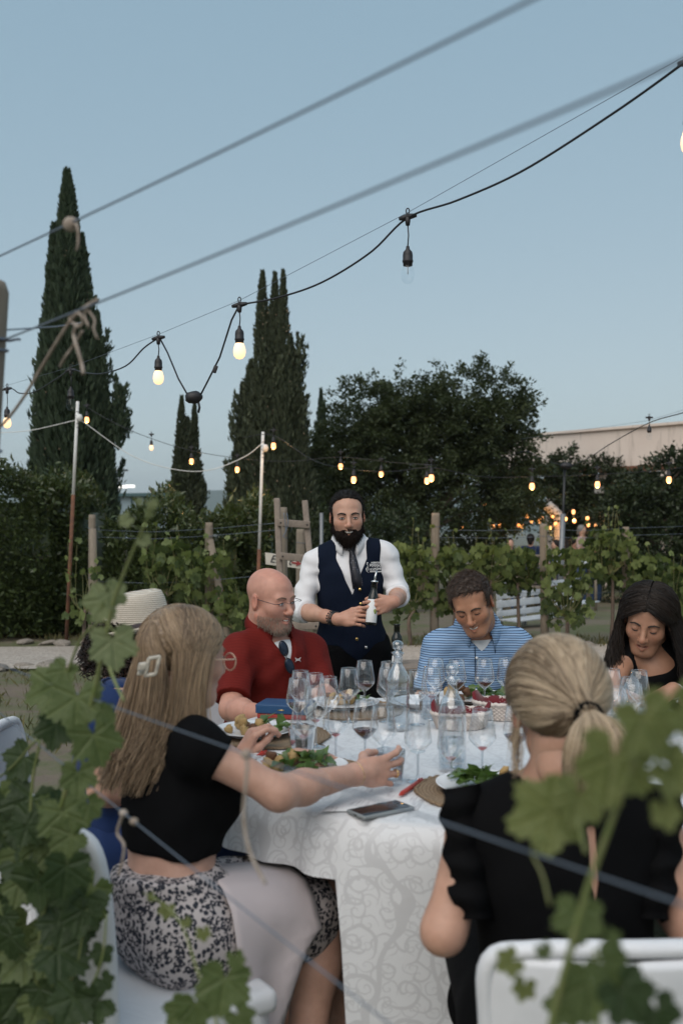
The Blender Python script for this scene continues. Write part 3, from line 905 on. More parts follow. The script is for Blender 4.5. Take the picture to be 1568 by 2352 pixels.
# ------------------------------------------------------------ stucco building with portico
def building():
    stucco = N('pale_stucco'); co = stucco.coord('Object')
    n1 = stucco.noise(co, .8, 7, .65); n2 = stucco.noise(stucco.coord('Object', (2.2, 2.2, .25)), 3.0, 6, .7)
    c = stucco.mix(n1, (.58, .48, .42, 1), (.74, .65, .58, 1))
    c = stucco.mix(stucco.ramp(n2, [(.56, (0, 0, 0, 1)), (.72, (.55, .55, .55, 1))]), c, (.22, .18, .15, 1))
    stucco.base(c); stucco.set(Roughness=.95); stucco.bump(stucco.noise(co, 9, 6), .3, .02); stucco = stucco.m
    brown = simple('red_brown_timber', (.13, .05, .03, 1), .8, (.20, .09, .05, 1), 4)
    dark = simple('dark_interior_wall', (.05, .04, .035, 1), .9, (.09, .06, .045, 1), 2)
    A = V(((1150 - CX) / F * 30.5, 30.5, gz(0, 30))); B = V(((1568 - CX) / F * 26, 26, gz(0, 26)))
    ax = (B - A); ax.z = 0; ax.normalize(); nrm = V((-ax.y, ax.x, 0))       # away from the camera
    if nrm.y < 0: nrm = -nrm
    L = 13.0; z0 = gz(0, 28)
    root = empty('stucco_building', A, 'long low pale stucco building with a flat roof behind the ivy', 'building')
    rot = Matrix((ax, nrm, V((0, 0, 1)))).transposed()
    def bx(u, w, z, su, sw, sz, name, mat, bev=0, par=None):
        return MB().box(A + ax * u + nrm * w + V((0, 0, z - A.z)), (su, sw, sz), rot, bev).build(name, mat, par or root, smooth=False)
    zb, ztop = 2.98, 4.0
    bx(L / 2, 0, (zb + ztop) / 2, L, .35, ztop - zb, 'parapet_wall', stucco)
    bx(L / 2, -.02, ztop + .035, L + .1, .48, .07, 'coping', stucco)
    bx(L / 2, -.03, zb - .07, L, .30, .14, 'beam', brown)
    bx(L / 2, 3.0, (z0 + zb) / 2, L, .2, zb - z0, 'rear_wall', dark)
    bx(L / 2, 1.6, zb + .1, L - .1, 2.7, .1, 'portico_ceiling', brown)
    for u in (1.9, 3.7, 5.6, 7.5, 9.4, 11.3):
        c = bx(u, 0, (z0 + zb - .14) / 2, .26, .26, zb - .14 - z0, 'column', stucco, .02)
        bx(u, 0, zb - .34, .36, .36, .12, 'capital', stucco, .02, c)
    for u in (2.8, 6.5, 8.4):
        dr = bx(u, 2.86, z0 + 1.05, 1.0, .08, 2.1, 'door', brown)
        for s in (-.25, .25):
            bx(u + s, 2.80, z0 + 1.2, .36, .04, 1.2, 'pane', MATS['black_plastic'], 0, dr)
    bx(3.9, -.6, 2.35, .28, .05, .2, 'floodlight', white_paint)
    # curved bracket wall end that catches the warm lights
    m = MB(); o = P(1283, 1250, 24)
    pts = spline([P(1283, 1330, 24), P(1283, 1200, 24), P(1276, 1180, 24), P(1255, 1160, 24)], 14)
    m.tube(pts, [.13] * 14, 4)
    m.build('arched_bracket', stucco, root)
building()

# terrace fence, benches and tables beyond the vines
def terrace():
    d = 18.5
    root = empty('timber_railing', (P(1180, 1300, d).x, d, gz(0, d)), 'dark timber railing with a diagonal brace on the terrace', 'railing')
    zz = zt(1277, d)
    x0, x1 = P(1128, 1300, d).x, P(1300, 1300, d).x
    MB().box(((x0 + x1) / 2, d, zz), (x1 - x0, .06, .05)).build('top_rail', wood_m, root)
    MB().tube([(x0 + .1, d, zz), (x0 + .65, d, zz - .5)], .03, 8).build('brace', wood_m, root)
    for t in (0, .34, .67, 1): MB().tube([(x0 + (x1 - x0) * t, d, zz + .02), (x0 + (x1 - x0) * t, d, gz(0, d) - .05)], .03, 8).build('post', wood_m, root)
    wp = simple('whitewashed_plank', (.50, .53, .56, 1), .7, (.36, .39, .42, 1), 5)
    for (label, px0, px1, y0, y1, d) in (('whitewashed slatted bench behind the blue striped shirt', 1140, 1262, 1392, 1378, 14.6), ('whitewashed slatted bench beyond the thick vine trunk', 1255, 1330, 1360, 1352, 16.5)):
        A = P(px0, y0, d); B = P(px1, y1, d + .6); ax = (B - A).normalized(); yy = V((0, 0, 1)).cross(ax).normalized()
        root = empty('slatted_bench', (A.x, d, gz(0, d)), label, 'bench')
        rot = Matrix((ax, yy, ax.cross(yy))).transposed(); Lh = (B - A).length
        for w, z in ((0, .14), (.02, .02), (0, -.12)):
            MB().box((A + B) / 2 + V((0, 0, z)) + yy * (.0 if z else 0), (Lh, .025, .085 if z != .02 else .10), rot, .003).build('slat', wp, root)
        for w in (-.12, -.24, -.36):
            MB().box((A + B) / 2 + V((0, 0, -.2)) + yy * w, (Lh, .10, .02), rot, .003).build('slat', wp, root)
        for t in (.06, .5, .94):
            q = A.lerp(B, t); MB().box((q.x, q.y + .02, (q.z + .18 + gz(0, d)) / 2), (.06, .05, q.z + .18 - gz(0, d)), rot).build('leg', wp, root)
    # dark low table edge seen through the vines
    for (label, px, py, d) in (('small grey terrace table in front of the person in pink', 1320, 1292, 20), ('grey wooden terrace table left of the light pole', 1120, 1335, 18)):
        root = empty('terrace_table', (P(px, py, d).x, d, gz(0, d)), label, 'table')
        c = P(px, py, d)
        MB().box(c, (.8, .7, .035), None, .004).build('tabletop', wp, root)
        for sx in (-.34, .34):
            for sy in (-.28, .28):
                MB().box((c.x + sx, c.y + sy, (c.z + gz(0, d)) / 2 - .01), (.05, .05, c.z - gz(0, d)), None).build('leg', wood_m, root)
terrace()
# far lamp post and glazed greenhouse on the left
d = 60
rt = empty('far_lamp_post', (P(275, 1200, d).x, d, gz(0, d)), 'far thin lamp post with two small lamps beyond the hedge', 'lamp post')
b = P(275, 1080, d)
MB().tube([b, (b.x, d, gz(0, d) - .2)], .07, 6).build('pole', grey_metal, rt)
MB().box(b, (1.0, .15, .12)).build('arm', grey_metal, rt)
lampw = N('lamp_white'); lampw.base((.8, .8, .78, 1)); lampw.b.inputs['Emission Color'].default_value = (1, .97, .9, 1); lampw.b.inputs['Emission Strength'].default_value = .8; lampw = lampw.m
for px, py in ((283, 1118), (300, 1117)):
    MB().box(P(px, py, d), (.5, .2, .16)).build('lamp', lampw, rt)
MB().box(P(290, 1119, d), (.9, .06, .05)).build('lamp_arm', grey_metal, rt)
d = 45
a, b = P(245, 1134, d), P(420, 1139, d)
pale = simple('pale_glazing', (.30, .38, .42, 1), .3, (.24, .31, .35, 1), 1)
teal = simple('teal_frame', (.05, .10, .11, 1), .6)
rt = empty('glazed_shed', (a.x, d, gz(0, d)), 'far pale glazed shed with a teal frame beyond the hedge', 'shed')
zb = gz(0, d)
MB().box(((a.x + b.x) / 2, d + 1.5, (a.z + zb) / 2 - .1), (b.x - a.x, 3, a.z - zb), None).build('glazed_wall', pale, rt, smooth=False)
MB().box(((a.x + b.x) / 2, d + 1.4, a.z - .05), (b.x - a.x + .2, 3.4, .14), None).build('roof', teal, rt, smooth=False)
for t in range(7):
    MB().box((a.x + (b.x - a.x) * t / 6, d - .06, (a.z + zb) / 2), (.07, .08, a.z - zb), None).build('mullion', teal, rt, smooth=False)
# blue parked-up boat-shaped cover seen past the ladder: a low dark blue car roof
d = 30
rt = empty('parked_car', (P(752, 1222, d).x, d, gz(0, d)), 'dark blue parked car seen between the ladder and the waiter', 'car')
c = P(750, 1232, d)
carp = simple('dark_blue_car_paint', (.02, .035, .07, 1), .3); carw = simple('car_glass', (.02, .025, .03, 1), .1)
z0 = gz(0, d)
prof = [(-2.0, .3), (-2.0, .75), (-1.25, .85), (-.75, 1.25), (.7, 1.28), (1.35, .9), (2.05, .8), (2.1, .3)]
MB().prism(prof, V((1, 0, 0)), V((0, 0, 1)), (c.x, d - .8, z0), V((0, 1.6, 0))).build('body', carp, rt, smooth=False)
MB().prism([(-.95, .88), (-.62, 1.18), (.6, 1.2), (1.05, .9)], V((1, 0, 0)), V((0, 0, 1)), (c.x, d - .82, z0), V((0, .03, 0))).build('side_window', carw, rt, smooth=False)
for s in (-1.3, 1.35):
    MB().lathe([(0, -.09), (.25, -.09), (.3, -.05), (.3, .05), (.25, .09), (0, .09)], (c.x + s, d - .75, z0 + .3), 16, Matrix.Rotation(R(90), 3, 'X')).build('wheel', black_plastic, rt)

# ------------------------------------------------------------ vine rows behind the path
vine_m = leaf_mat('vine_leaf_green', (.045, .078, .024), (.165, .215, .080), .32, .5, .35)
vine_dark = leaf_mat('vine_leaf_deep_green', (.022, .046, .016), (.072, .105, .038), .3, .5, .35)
stem_m = simple('vine_stem', (.10, .12, .035, 1), .7, (.14, .12, .05, 1), 30)
vwood_m = simple('vine_wood', (.09, .065, .05, 1), .95, (.15, .11, .085, 1), 30, .6, 90, (1, 1, .3))
def grape_leaf(seed, detail=1):
    """lobed serrated grape leaf about 1 unit wide lying on the xy plane, stalk at origin, tip towards +y"""
    rg = random.Random(seed)
    lobes = [(0, 1.0), (55, .86), (-55, .86), (112, .62), (-112, .62)]
    out = []
    n = 44 if detail else 22
    for i in range(n):
        a = -158 + 316 * i / (n - 1)
        r = .46
        for c, h in lobes:
            r = max(r, h * max(0, 1 - (abs(a - c) / 46) ** 1.7) * .66 + .34)
        r *= 1 + (.07 if i % 2 else -.05) + rg.uniform(-.03, .03)
        out.append((math.sin(R(a)) * r * .60, .28 + math.cos(R(a)) * r * .62))
    vs = [(0, .28, .0)]
    cup = rg.uniform(-.16, .2); fold = rg.uniform(.05, .22); curl = rg.uniform(-.3, .15)
    def zz(x, y): return fold * abs(x) * 1.0 - cup * (x * x + (y - .3) ** 2) * .9 + curl * max(0, y - .45) ** 2 + .03 * math.sin(x * 9 + seed) * math.cos(y * 8)
    for t in (.55, 1):
        for x, y in out:
            X, Y = x * t, .28 + (y - .28) * t
            vs.append((X, Y, zz(X, Y)))
    vs[0] = (0, .28, 0)
    fs = [(0, 1 + i, 2 + i) for i in range(n - 1)] + [(1 + i, 1 + n + i, 2 + n + i, 2 + i) for i in range(n - 1)]
    return vs, fs
LEAF_NEAR, LEAF_FAR = [], []
for k in range(7):
    for det, lst in ((1, LEAF_NEAR), (0, LEAF_FAR)):
        vs, fs = grape_leaf(k * 5 + 3, det)
        m = MB().add(vs, fs)
        me = m.mesh('leaf'); at = me.color_attributes.new('Col', 'FLOAT_COLOR', 'POINT')
        cc = np.ones((len(vs), 4), dtype=np.float32); cc[:, :3] = (.3 + .08 * k)
        cc[0, :3] += .3
        at.data.foreach_set('color', cc.ravel())
        lst.append(me)
def leaf_obj(parent, mesh, mat, pos, size, yaw, tilt, roll, name='leaf'):
    o = bpy.data.objects.new(name, mesh); COL.objects.link(o)
    o.parent = parent
    o.location = pos - parent.location
    o.rotation_euler = (tilt, roll, yaw)
    o.scale = (size,) * 3
    if not mesh.materials: mesh.materials.append(mat)
    if mesh.materials[0] != mat:
        o.material_slots[0].link = 'OBJECT'; o.material_slots[0].material = mat
    return o
def vine_plant(label, px, d, wpx, ytop, ybot, nleaf, seed, group, shoots=3, stuff=120):
    rg = random.Random(seed)
    x = (px - CX) / F * d; z0 = gz(x, d)
    root = empty('grape_vine', (x, d, z0), label, 'grape vine', group)
    z1 = zt(ybot, d); ztp = zt(ytop, d); w = wpx / F * d
    MB().tube(spline([(x, d, z0 - .05), (x + rg.uniform(-.05, .05), d, z0 + .3), (x + rg.uniform(-.05, .05), d, z1 + .2)], 7), [.03, .028, .026, .024, .022, .02, .016], 7).build('trunk', vwood_m, root)
    st = MB(); tips = []
    for k in range(7 + shoots):
        sx = x + rg.uniform(-w, w) * .8
        tall = k < shoots
        top = V((sx + rg.uniform(-.1, .1), d + rg.uniform(-.12, .12), (ztp + rg.uniform(.1, .38)) if tall else rg.uniform(z1 + .3, ztp)))
        ps = spline([(x, d, z1 + .15), (sx, d, (z1 + ztp) / 2), top], 8)
        st.tube(ps, [.008, .007, .006, .006, .005, .004, .003, .002], 5)
        tips.append((ps, tall))
    st.build('shoots', stem_m, root)
    for ps, tall in tips:
        if tall:
            for q in (4, 5, 6, 7):
                leaf_obj(root, rg.choice(LEAF_FAR), vine_m, ps[q] + V((rg.uniform(-.03, .03), -.02, 0)), rg.uniform(.04, .09), rg.uniform(0, 6.28), R(rg.uniform(40, 130)), R(rg.uniform(-40, 40)))
    for k in range(nleaf):
        t = rg.random()
        zc = z1 + (ztp - z1) * rg.random() ** .8
        ww = w * (.55 + .45 * math.sin((zc - z1) / (ztp - z1) * 2.6 + .3))
        p = V((x + rg.uniform(-ww, ww), d - rg.uniform(-.1, .28), zc))
        up = (zc - z1) / (ztp - z1)
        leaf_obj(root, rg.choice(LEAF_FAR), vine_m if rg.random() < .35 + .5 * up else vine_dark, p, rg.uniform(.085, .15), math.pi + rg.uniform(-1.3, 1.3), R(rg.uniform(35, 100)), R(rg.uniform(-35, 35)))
    if stuff:
        vs, fs = [], []; o = 0
        allv, allf, cc = [], [], []
        for k in range(stuff):
            lv, lf = grape_leaf(k % 7 * 5 + 3, 0)
            zc = z1 + (ztp - z1) * rg.random() ** .8; ww = w * (.55 + .45 * math.sin((zc - z1) / (ztp - z1) * 2.6 + .3))
            M4 = Matrix.Translation(V((x + rg.uniform(-ww, ww) * .95, d + rg.uniform(.0, .3), zc))) @ Matrix.Rotation(math.pi + rg.uniform(-1.3, 1.3), 4, 'Z') @ Matrix.Rotation(R(rg.uniform(35, 100)), 4, 'X') @ Matrix.Scale(rg.uniform(.08, .14), 4)
            b0 = len(allv); allv += [M4 @ V(q) for q in lv]; allf += [tuple(i + b0 for i in q) for q in lf]; cc += [rg.random() * .7] * len(lv)
        m = MB(); m.v = [tuple(q) for q in allv]; m.f = allf; m.c = cc
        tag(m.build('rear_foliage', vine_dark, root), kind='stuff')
    return root
gR, gL = 'vines of the row right of the waiter', 'vines of the row along the laurel hedge'
vine_plant('grape vine right beside the waiter before the pale post', 945, 12.3, 55, 1262, 1440, 70, 1, gR, 4)
vine_plant('grape vine left of the blue striped shirt under the pale post', 1035, 12.4, 45, 1270, 1430, 55, 2, gR, 3)
vine_plant('grape vine hanging over the slatted bench', 1125, 12.4, 55, 1262, 1370, 60, 3, gR, 5)
vine_plant('grape vine with a thick trunk before the slatted bench', 1195, 12.6, 40, 1275, 1375, 40, 4, gR, 2)
vine_plant('bright grape vine right of the looped wire post', 1300, 12.2, 55, 1270, 1450, 95, 5, gR, 4)
vine_plant('tall grape vine climbing the short post by the dark shrub', 1400, 12.5, 55, 1225, 1350, 70, 6, gR, 5)
vine_plant('grape vine behind the long haired woman', 1490, 12.4, 50, 1290, 1390, 55, 7, gR, 4)
vine_plant('pale grape vine at the right end of the row', 1575, 11.8, 40, 1310, 1450, 60, 8, gR, 4)
vine_plant('grape vine left of the braced post', 385, 11.6, 60, 1255, 1400, 60, 9, gL, 4)
vine_plant('grape vine around the braced post', 470, 11.4, 70, 1275, 1450, 85, 10, gL, 4)
vine_plant('small grape vine by the left light pole', 195, 11.6, 40, 1310, 1440, 22, 11, gL, 3, stuff=0)
vine_plant('grape vine between the braced post and the bald man', 545, 11.2, 45, 1380, 1480, 45, 12, gL, 1)

# rough grass tufts along the path
def tufts():
    rg = np.random.RandomState(3); n = 9000
    x = rg.uniform(-5, 5.5, n); y = np.concatenate([rg.uniform(6.5, 10.4, n // 2), rg.uniform(12.0, 13.2, n - n // 2)])
    keep = np.array([mnoise.noise(V((a * 1.1, b * 1.1, 5))) > -.05 for a, b in zip(x, y)])
    x, y = x[keep], y[keep]
    z = np.array([gz(a, b) for a, b in zip(x, y)])
    C = np.stack([x, y, z - .005], 1); D = np.stack([rg.normal(size=len(x)) * .5, rg.normal(size=len(x)) * .5, np.ones(len(x))], 1)
    v, f, c = leaf_cards(C, D, .04 + .09 * rg.rand(len(x)), rg, .14, .2)
    gm = leaf_mat('grass_blade', (.05, .06, .022), (.14, .13, .06), .2, .7, .2)
    tag(np_mesh('rough_grass', v, f, gm, None, cols=c), 'sparse rough grass growing along the gravel path', 'grass', kind='stuff')
tufts()

# ================================================================= PEOPLE
def A3(v): return np.array(v, float)
def nrm(v): v = A3(v); return v / (np.linalg.norm(v) + 1e-12)
def hframe(fwd, up=(0, 0, 1), roll=0):
    f = nrm(fwd); l = nrm(np.cross(A3(up), f)); u = np.cross(f, l)
    c, s = math.cos(R(roll)), math.sin(R(roll))
    l, u = l * c + u * s, u * c - l * s
    return np.stack([l, f, u])                       # rows: left, forward, up
def facing(yaw, pitch=0, roll=0):
    """yaw 0 looks at the camera (-y), positive turns to image right; pitch positive looks down; roll positive leans the crown to image right"""
    f = V((math.sin(R(yaw)) * math.cos(R(pitch)), -math.cos(R(yaw)) * math.cos(R(pitch)), -math.sin(R(pitch))))
    return hframe(f, (0, 0, 1), roll)

def head_prims(female=False, mouth='closed', jaw=1.0, neck=.054, necklen=.055, neckdir=(0, -.10, -1)):
    j = jaw; W = .93 if female else 1.0
    p = [ell((0, -.018, .040), (.074, .094, .082)),
         ell((0, .034, .040), (.060, .050, .058)),
         ell((0, .030, -.022), (.060 * W, .060, .075)),
         ell((0, .026, -.068), (.051 * j * W, .058, .042)),
         ell((0, .066, -.096), (.023 * j, .022, .020 * j))]
    for s in (-1, 1):
        p += [ell((s * .040, .056, -.022), (.025, .027, .023), k=.03),
              cap((s * .052 * W * j, .0, -.055), (s * .022, .062, -.098), .018 * j, .016, k=.03)]
    p += [cap((-.034, .077, .022), (.034, .077, .022), .0125 if not female else .010, k=.02),
          cap((0, .086, .014), (0, .110, -.025), .0085, .0105, k=.012),
          ell((0, .110, -.030), (.0130, .0125, .0110), k=.008)]
    for s in (-1, 1):
        p += [ell((s * .0120, .1005, -.034), (.0085, .010, .008), k=.006),
              ell((s * .031, .097, .007), (.0165, .014, .0115), k=.012, sub=True)]
    for s in (-1, 1):
        p.append(ell((s * .031, .0775, .005), (.0150, .0140, .0125), k=.004))
    if mouth == 'closed':
        for s in (-1, 1):
            p += [cap((s * .021, .087, -.0610), (0, .0965, -.0580), .0042, .0054, k=.006), cap((s * .018, .086, -.0665), (0, .0955, -.0700), .0046, .0064, k=.006)]
        for s in (-1, 1): p.append(cap((s * .021, .0955, -.0632), (0, .1045, -.0640), .0018, .0026, k=.003, sub=True))
    else:
        w_, o_ = (.027, .0055) if mouth == 'smile' else (.022, .0050)
        zc = -.0555 if mouth == 'smile' else -.0605
        for s in (-1, 1):
            p += [cap((s * w_, .079, zc + .001), (0, .0950, -.0575), .0034, .0046, k=.006), cap((s * w_ * .9, .079, zc - .002), (0, .0925, -.0745), .0036, .0054, k=.006)]
        for s in (-1, 1): p.append(cap((s * w_ * .85, .086, zc - .0005), (0, .0985, -.0655), .0026, o_, k=.002, sub=True))
    for s in (-1, 1):
        p += [ell((s * .078, -.010, -.002), (.009, .021, .031), hframe((s * .35, 1, .15)), k=.006),
              ell((s * .089, -.004, .002), (.007, .011, .019), hframe((s * .35, 1, .15)), k=.006, sub=True)]
    nd = nrm(neckdir)
    p.append(cap((0, -.026, -.045), A3((0, -.026, -.045)) + nd * necklen, neck, neck * 1.04, k=.03))
    return p

class Head:
    def __init__(s, cen, fr, sc=1.0, h=.0032, color=None, **kw):
        s.cen, s.fr, s.sc = A3(cen), fr, sc
        s.lv, s.faces = sdf_mesh(head_prims(**kw), h)
        s.v = s.w(s.lv)
        s.col = np.ones_like(s.lv)
        x, y, z = s.lv.T
        def paint(m, c): 
            m = np.clip(m, 0, 1)[:, None]; s.col[:] = s.col * (1 - m) + s.col * A3(c) * m
        s.paint = paint
        zl_ = z + .0655 - np.abs(x) * (.28 if kw.get('mouth') == 'smile' else .08)
        lips = (np.hypot(x / .025, (zl_ + .0015) / .0105) < 1) & (y > .078)
        paint(lips * .7, (.92, .68, .66))
        paint(np.exp(-(((np.abs(x) - .042) / .02) ** 2 + ((z + .02) / .02) ** 2)) * (y > .04), (1.02, .93, .91))
        paint(np.exp(-((x / .016) ** 2 + ((z + .03) / .014) ** 2)) * (y > .095), (1.0, .87, .84))
        paint((np.abs(x) > .076) * .7, (1.0, .78, .74))
        mouthin = (np.hypot(x / .023, zl_ / .0045) < 1) & (y > .07) & (y < .0915 - 14 * x * x)
        paint(mouthin * 1.0, (.25, .12, .12))
        paint(np.exp(-(((np.abs(x) - .031) / .016) ** 2 + ((z - .004) / .012) ** 2)) * (y > .06) * .5, (.88, .80, .79))
        if color: color(s, x, y, z, paint)
    def w(s, p):
        return s.cen + (np.asarray(p, float) * s.sc) @ s.fr
    def wp(s, p): return V(s.w(A3(p)))
    def surf(s, x, z, out=.0008):
        m = (np.abs(s.lv[:, 0] - x) < .005) & (np.abs(s.lv[:, 2] - z) < .005) & (s.lv[:, 1] > 0)
        return (s.lv[m, 1].max() if m.any() else .06) + out
    def face(s, root, eyes='down', brow=None, browr=.0032, brow_dz=0, teeth=False, lash=.0013, look=0, tdy=0):
        bm = brow or MATS['brow_dark']
        for sd_ in (-1, 1):
            pts = [(sd_ * x, s.surf(sd_ * x, z + brow_dz, -.0005), z + brow_dz) for x, z in ((.013, .0225), (.022, .0265), (.034, .0290), (.044, .0270), (.052, .0215))]
            MB().tube([s.wp(p) for p in pts], [browr * .9 * s.sc, browr * 1.15 * s.sc, browr * s.sc, browr * .8 * s.sc, browr * .4 * s.sc], 7).build('eyebrow', bm, root)
            zl = {'down': -.0025, 'squint': .0015, 'open': .0075}[eyes]
            pts = []
            for u in np.linspace(-.0125, .0125, 7):
                zz = zl + {'down': .0035, 'squint': -.003, 'open': -.0055}[eyes] * (u / .0125) ** 2
                q = 1 - (u / .0155) ** 2 - ((zz - .005) / .0133) ** 2
                pts.append((sd_ * .031 + u, .0775 + .0146 * math.sqrt(max(q, 0)) + .0003, zz))
            MB().tube([s.wp(p) for p in pts], [r_ * lash * s.sc for r_ in (.5, 1, 1.2, 1.3, 1.2, 1, .5)], 6).build('lash_line', MATS['lash_dark'], root)
            if eyes != 'down':
                hh = .0034 if eyes == 'squint' else .0042
                zc = zl - hh - .0006
                q = MB()
                c = (sd_ * .031, .0775 + .0148 * math.sqrt(max(0, 1 - ((zc - .005) / .0133) ** 2)) - .0027, zc)
                rot = Matrix([V(a) for a in s.fr]).transposed()
                q.ell(s.wp(c), (.0105 * s.sc, .0042 * s.sc, hh * 1.1 * s.sc), rot, 12, 8)
                e = q.build('eye', MATS['eye_white'], root)
                ci = (c[0] + look * .004, c[1] + .0022, zc)
                MB().ell(s.wp(ci), (.0045 * s.sc, .0026 * s.sc, min(.0045, hh * 1.05) * s.sc), rot, 10, 7).build('iris', MATS['iris_dark'], e)
        if teeth:
            w_ = .0180 if teeth == 1 else .0125
            pts = [(x, .0900 + tdy - 14 * x * x, -.0635 + (14 if teeth == 1 else 6) * x * x) for x in np.linspace(-w_, w_, 9)]
            MB().tube([s.wp(p) for p in pts], [r_ * s.sc for r_ in (.0016, .0028, .0038, .0042, .0042, .0042, .0038, .0028, .0016)], 6).build('teeth', MATS['teeth_white'], root)

def hand_prims(W, u, n, s, curl=(25, 25, 25, 25), thumb=None, sc=1.0, spread=4, curl2=None):
    W = A3(W); u = nrm(u); n = A3(n); n = nrm(n - u * np.dot(n, u)); s = A3(s); s = nrm(s - u * np.dot(s, u) - n * np.dot(s, n))
    P_ = []
    pal = W + u * .052 * sc
    P_.append(ell(pal, (.038 * sc, .046 * sc, .0145 * sc), np.stack([s, u, n]), k=.012))
    P_.append(cap(W, W + u * .03 * sc, .024 * sc, .022 * sc, k=.02))
    off = (.029, .0105, -.0095, -.027); bl = (.090, .095, .090, .080)
    ln = ((.041, .025, .020), (.045, .028, .021), (.041, .026, .020), (.032, .020, .018))
    for i in range(4):
        b = W + u * bl[i] * sc + s * off[i] * sc
        P_.append(cap(W + u * .03 * sc + s * off[i] * .5 * sc, b, .0125 * sc, .0105 * sc, k=.008))
        a = R(spread * (1.5 - i)); d0 = u * math.cos(a) + s * math.sin(a)
        c = curl[i]; tot = 0; q = b
        cc = (c, c * 1.15, c * .75) if curl2 is None else (c, curl2[i], curl2[i] * .7)
        for m in range(3):
            tot += cc[m]
            d = d0 * math.cos(R(tot)) + n * math.sin(R(tot))
            e = q + d * ln[i][m] * sc
            rr = (.0092, .0083, .0075, .0064)
            P_.append(cap(q, e, rr[m] * sc * (.88 if i == 3 else 1), rr[m + 1] * sc * (.88 if i == 3 else 1), k=.003))
            q = e
    b = W + u * .022 * sc + s * .022 * sc + n * .004 * sc
    ds = thumb or ((.6, .75, .25), (.85, .35, .35), (.95, .05, .35))
    q = b
    for (x, y, z), L, ra, rb in zip(ds, (.045, .034, .028), (.0145, .0115, .0102), (.0115, .0102, .0085)):
        d = nrm(u * x + s * y + n * z); e = q + d * L * sc
        P_.append(cap(q, e, ra * sc, rb * sc, k=.008)); q = e
    return P_

class Body:
    """joints in metres; builds the prim groups used for skin and clothes"""
    def __init__(s, J, w=1.0, aw=1.0, lw=1.0, depth=1.0, bust=0, belly=0):
        s.J = {k: A3(v) for k, v in J.items()}; s.w, s.aw, s.lw, s.dp, s.bust, s.belly = w, aw, lw, depth, bust, belly
        J = s.J
        s.left = nrm(J['sL'] - J['sR']); s.up = nrm(J['che'] - J['pel']); s.fwd = nrm(np.cross(s.left, s.up))
        s.left = np.cross(s.up, s.fwd)
        s.fr = np.stack([s.left, s.fwd, s.up])
    def torso(s, g=0, pelvis=True):
        J, w, dp = s.J, s.w, s.dp
        mid = J['pel'] * .5 + J['che'] * .5
        o = [ell(J['che'], (.150 * w + g, .105 * dp + g, .155 + g), s.fr, k=.06),
             ell(mid, (.130 * w + g, .096 * dp + g, .15 + g), s.fr, k=.06),
             cap(J['sR'], J['sL'], .045 * s.aw + g, k=.05),
             cap(J['nb'], J['sL'] * .75 + J['nb'] * .25, .048 + g, .046 + g, k=.04),
             cap(J['nb'], J['sR'] * .75 + J['nb'] * .25, .048 + g, .046 + g, k=.04)]
        if pelvis: o.append(ell(J['pel'], (.160 * w + g, .115 * dp + g, .115 + g), s.fr, k=.06))
        if s.bust:
            for sd_ in (-1, 1):
                o.append(ell(J['che'] + s.fwd * (.075 * dp) + s.left * sd_ * .07 * w - s.up * .03, (.062 + g, .055 * s.bust + g, .062 + g), s.fr, k=.04))
        if s.belly:
            o.append(ell(mid + s.fwd * .05 - s.up * .02, (.125 * w + g, .09 * s.belly + g, .13 + g), s.fr, k=.07))
        return o
    def arm(s, sd_, g=0, upper=True, fore=True, until=1.0, k=.03, taper=0):
        J = s.J; a, e, w_ = J['s' + sd_], J['e' + sd_], J['w' + sd_]; q = s.aw; o = []
        if upper:
            end = a + (e - a) * until
            r1 = .040 * q + (.050 - .040) * q * (1 - until)
            pr = cap(a, end, .050 * q + g, r1 + g + taper, k=k)
            if until < 1: pr['clip'] = [(end, nrm(e - a))]; pr['b'] = a + (e - a) * min(1.0, until + .12); pr['rb'] = .042 * q + g + taper
            o.append(pr)
        if fore:
            m = e + (w_ - e) * .3
            o += [cap(e, m, .040 * q + g, .041 * q + g, k=k), cap(m, w_, .041 * q + g, .026 * q + g, k=k)]
        return o
    def leg(s, sd_, g=0, thigh=True, shin=True, k=.04):
        J = s.J; o = []
        if thigh: o.append(cap(J['h' + sd_], J['k' + sd_], .088 * s.lw + g, .058 * s.lw + g, k=k))
        if shin:
            kn, an = J['k' + sd_], J['a' + sd_]; m = kn + (an - kn) * .3
            o += [cap(kn, m, .055 * s.lw + g, .056 * s.lw + g, k=k), cap(m, an, .056 * s.lw + g, .036 + g, k=k)]
        return o
    def foot(s, sd_, g=0):
        return [cap(s.J['a' + sd_] + A3((0, 0, -.03)), s.J['t' + sd_], .040 + g, .032 + g, k=.03)]
    def auto_legs(s, knee_spread=.11, foot_back=.0, z_floor=0.0):
        J = s.J; f = A3((s.fwd[0], s.fwd[1], 0)); f = nrm(f); l = A3((s.left[0], s.left[1], 0)); l = nrm(l)
        for q, sg in (('L', 1), ('R', -1)):
            J['h' + q] = J['pel'] + l * sg * .085 - A3((0, 0, .01))
            J['k' + q] = J['pel'] + l * sg * knee_spread + f * .43 + A3((0, 0, .0))
            J['a' + q] = A3((J['k' + q][0], J['k' + q][1], z_floor + .08)) - f * foot_back
            J['t' + q] = J['a' + q] + f * .15 + A3((0, 0, -.05))

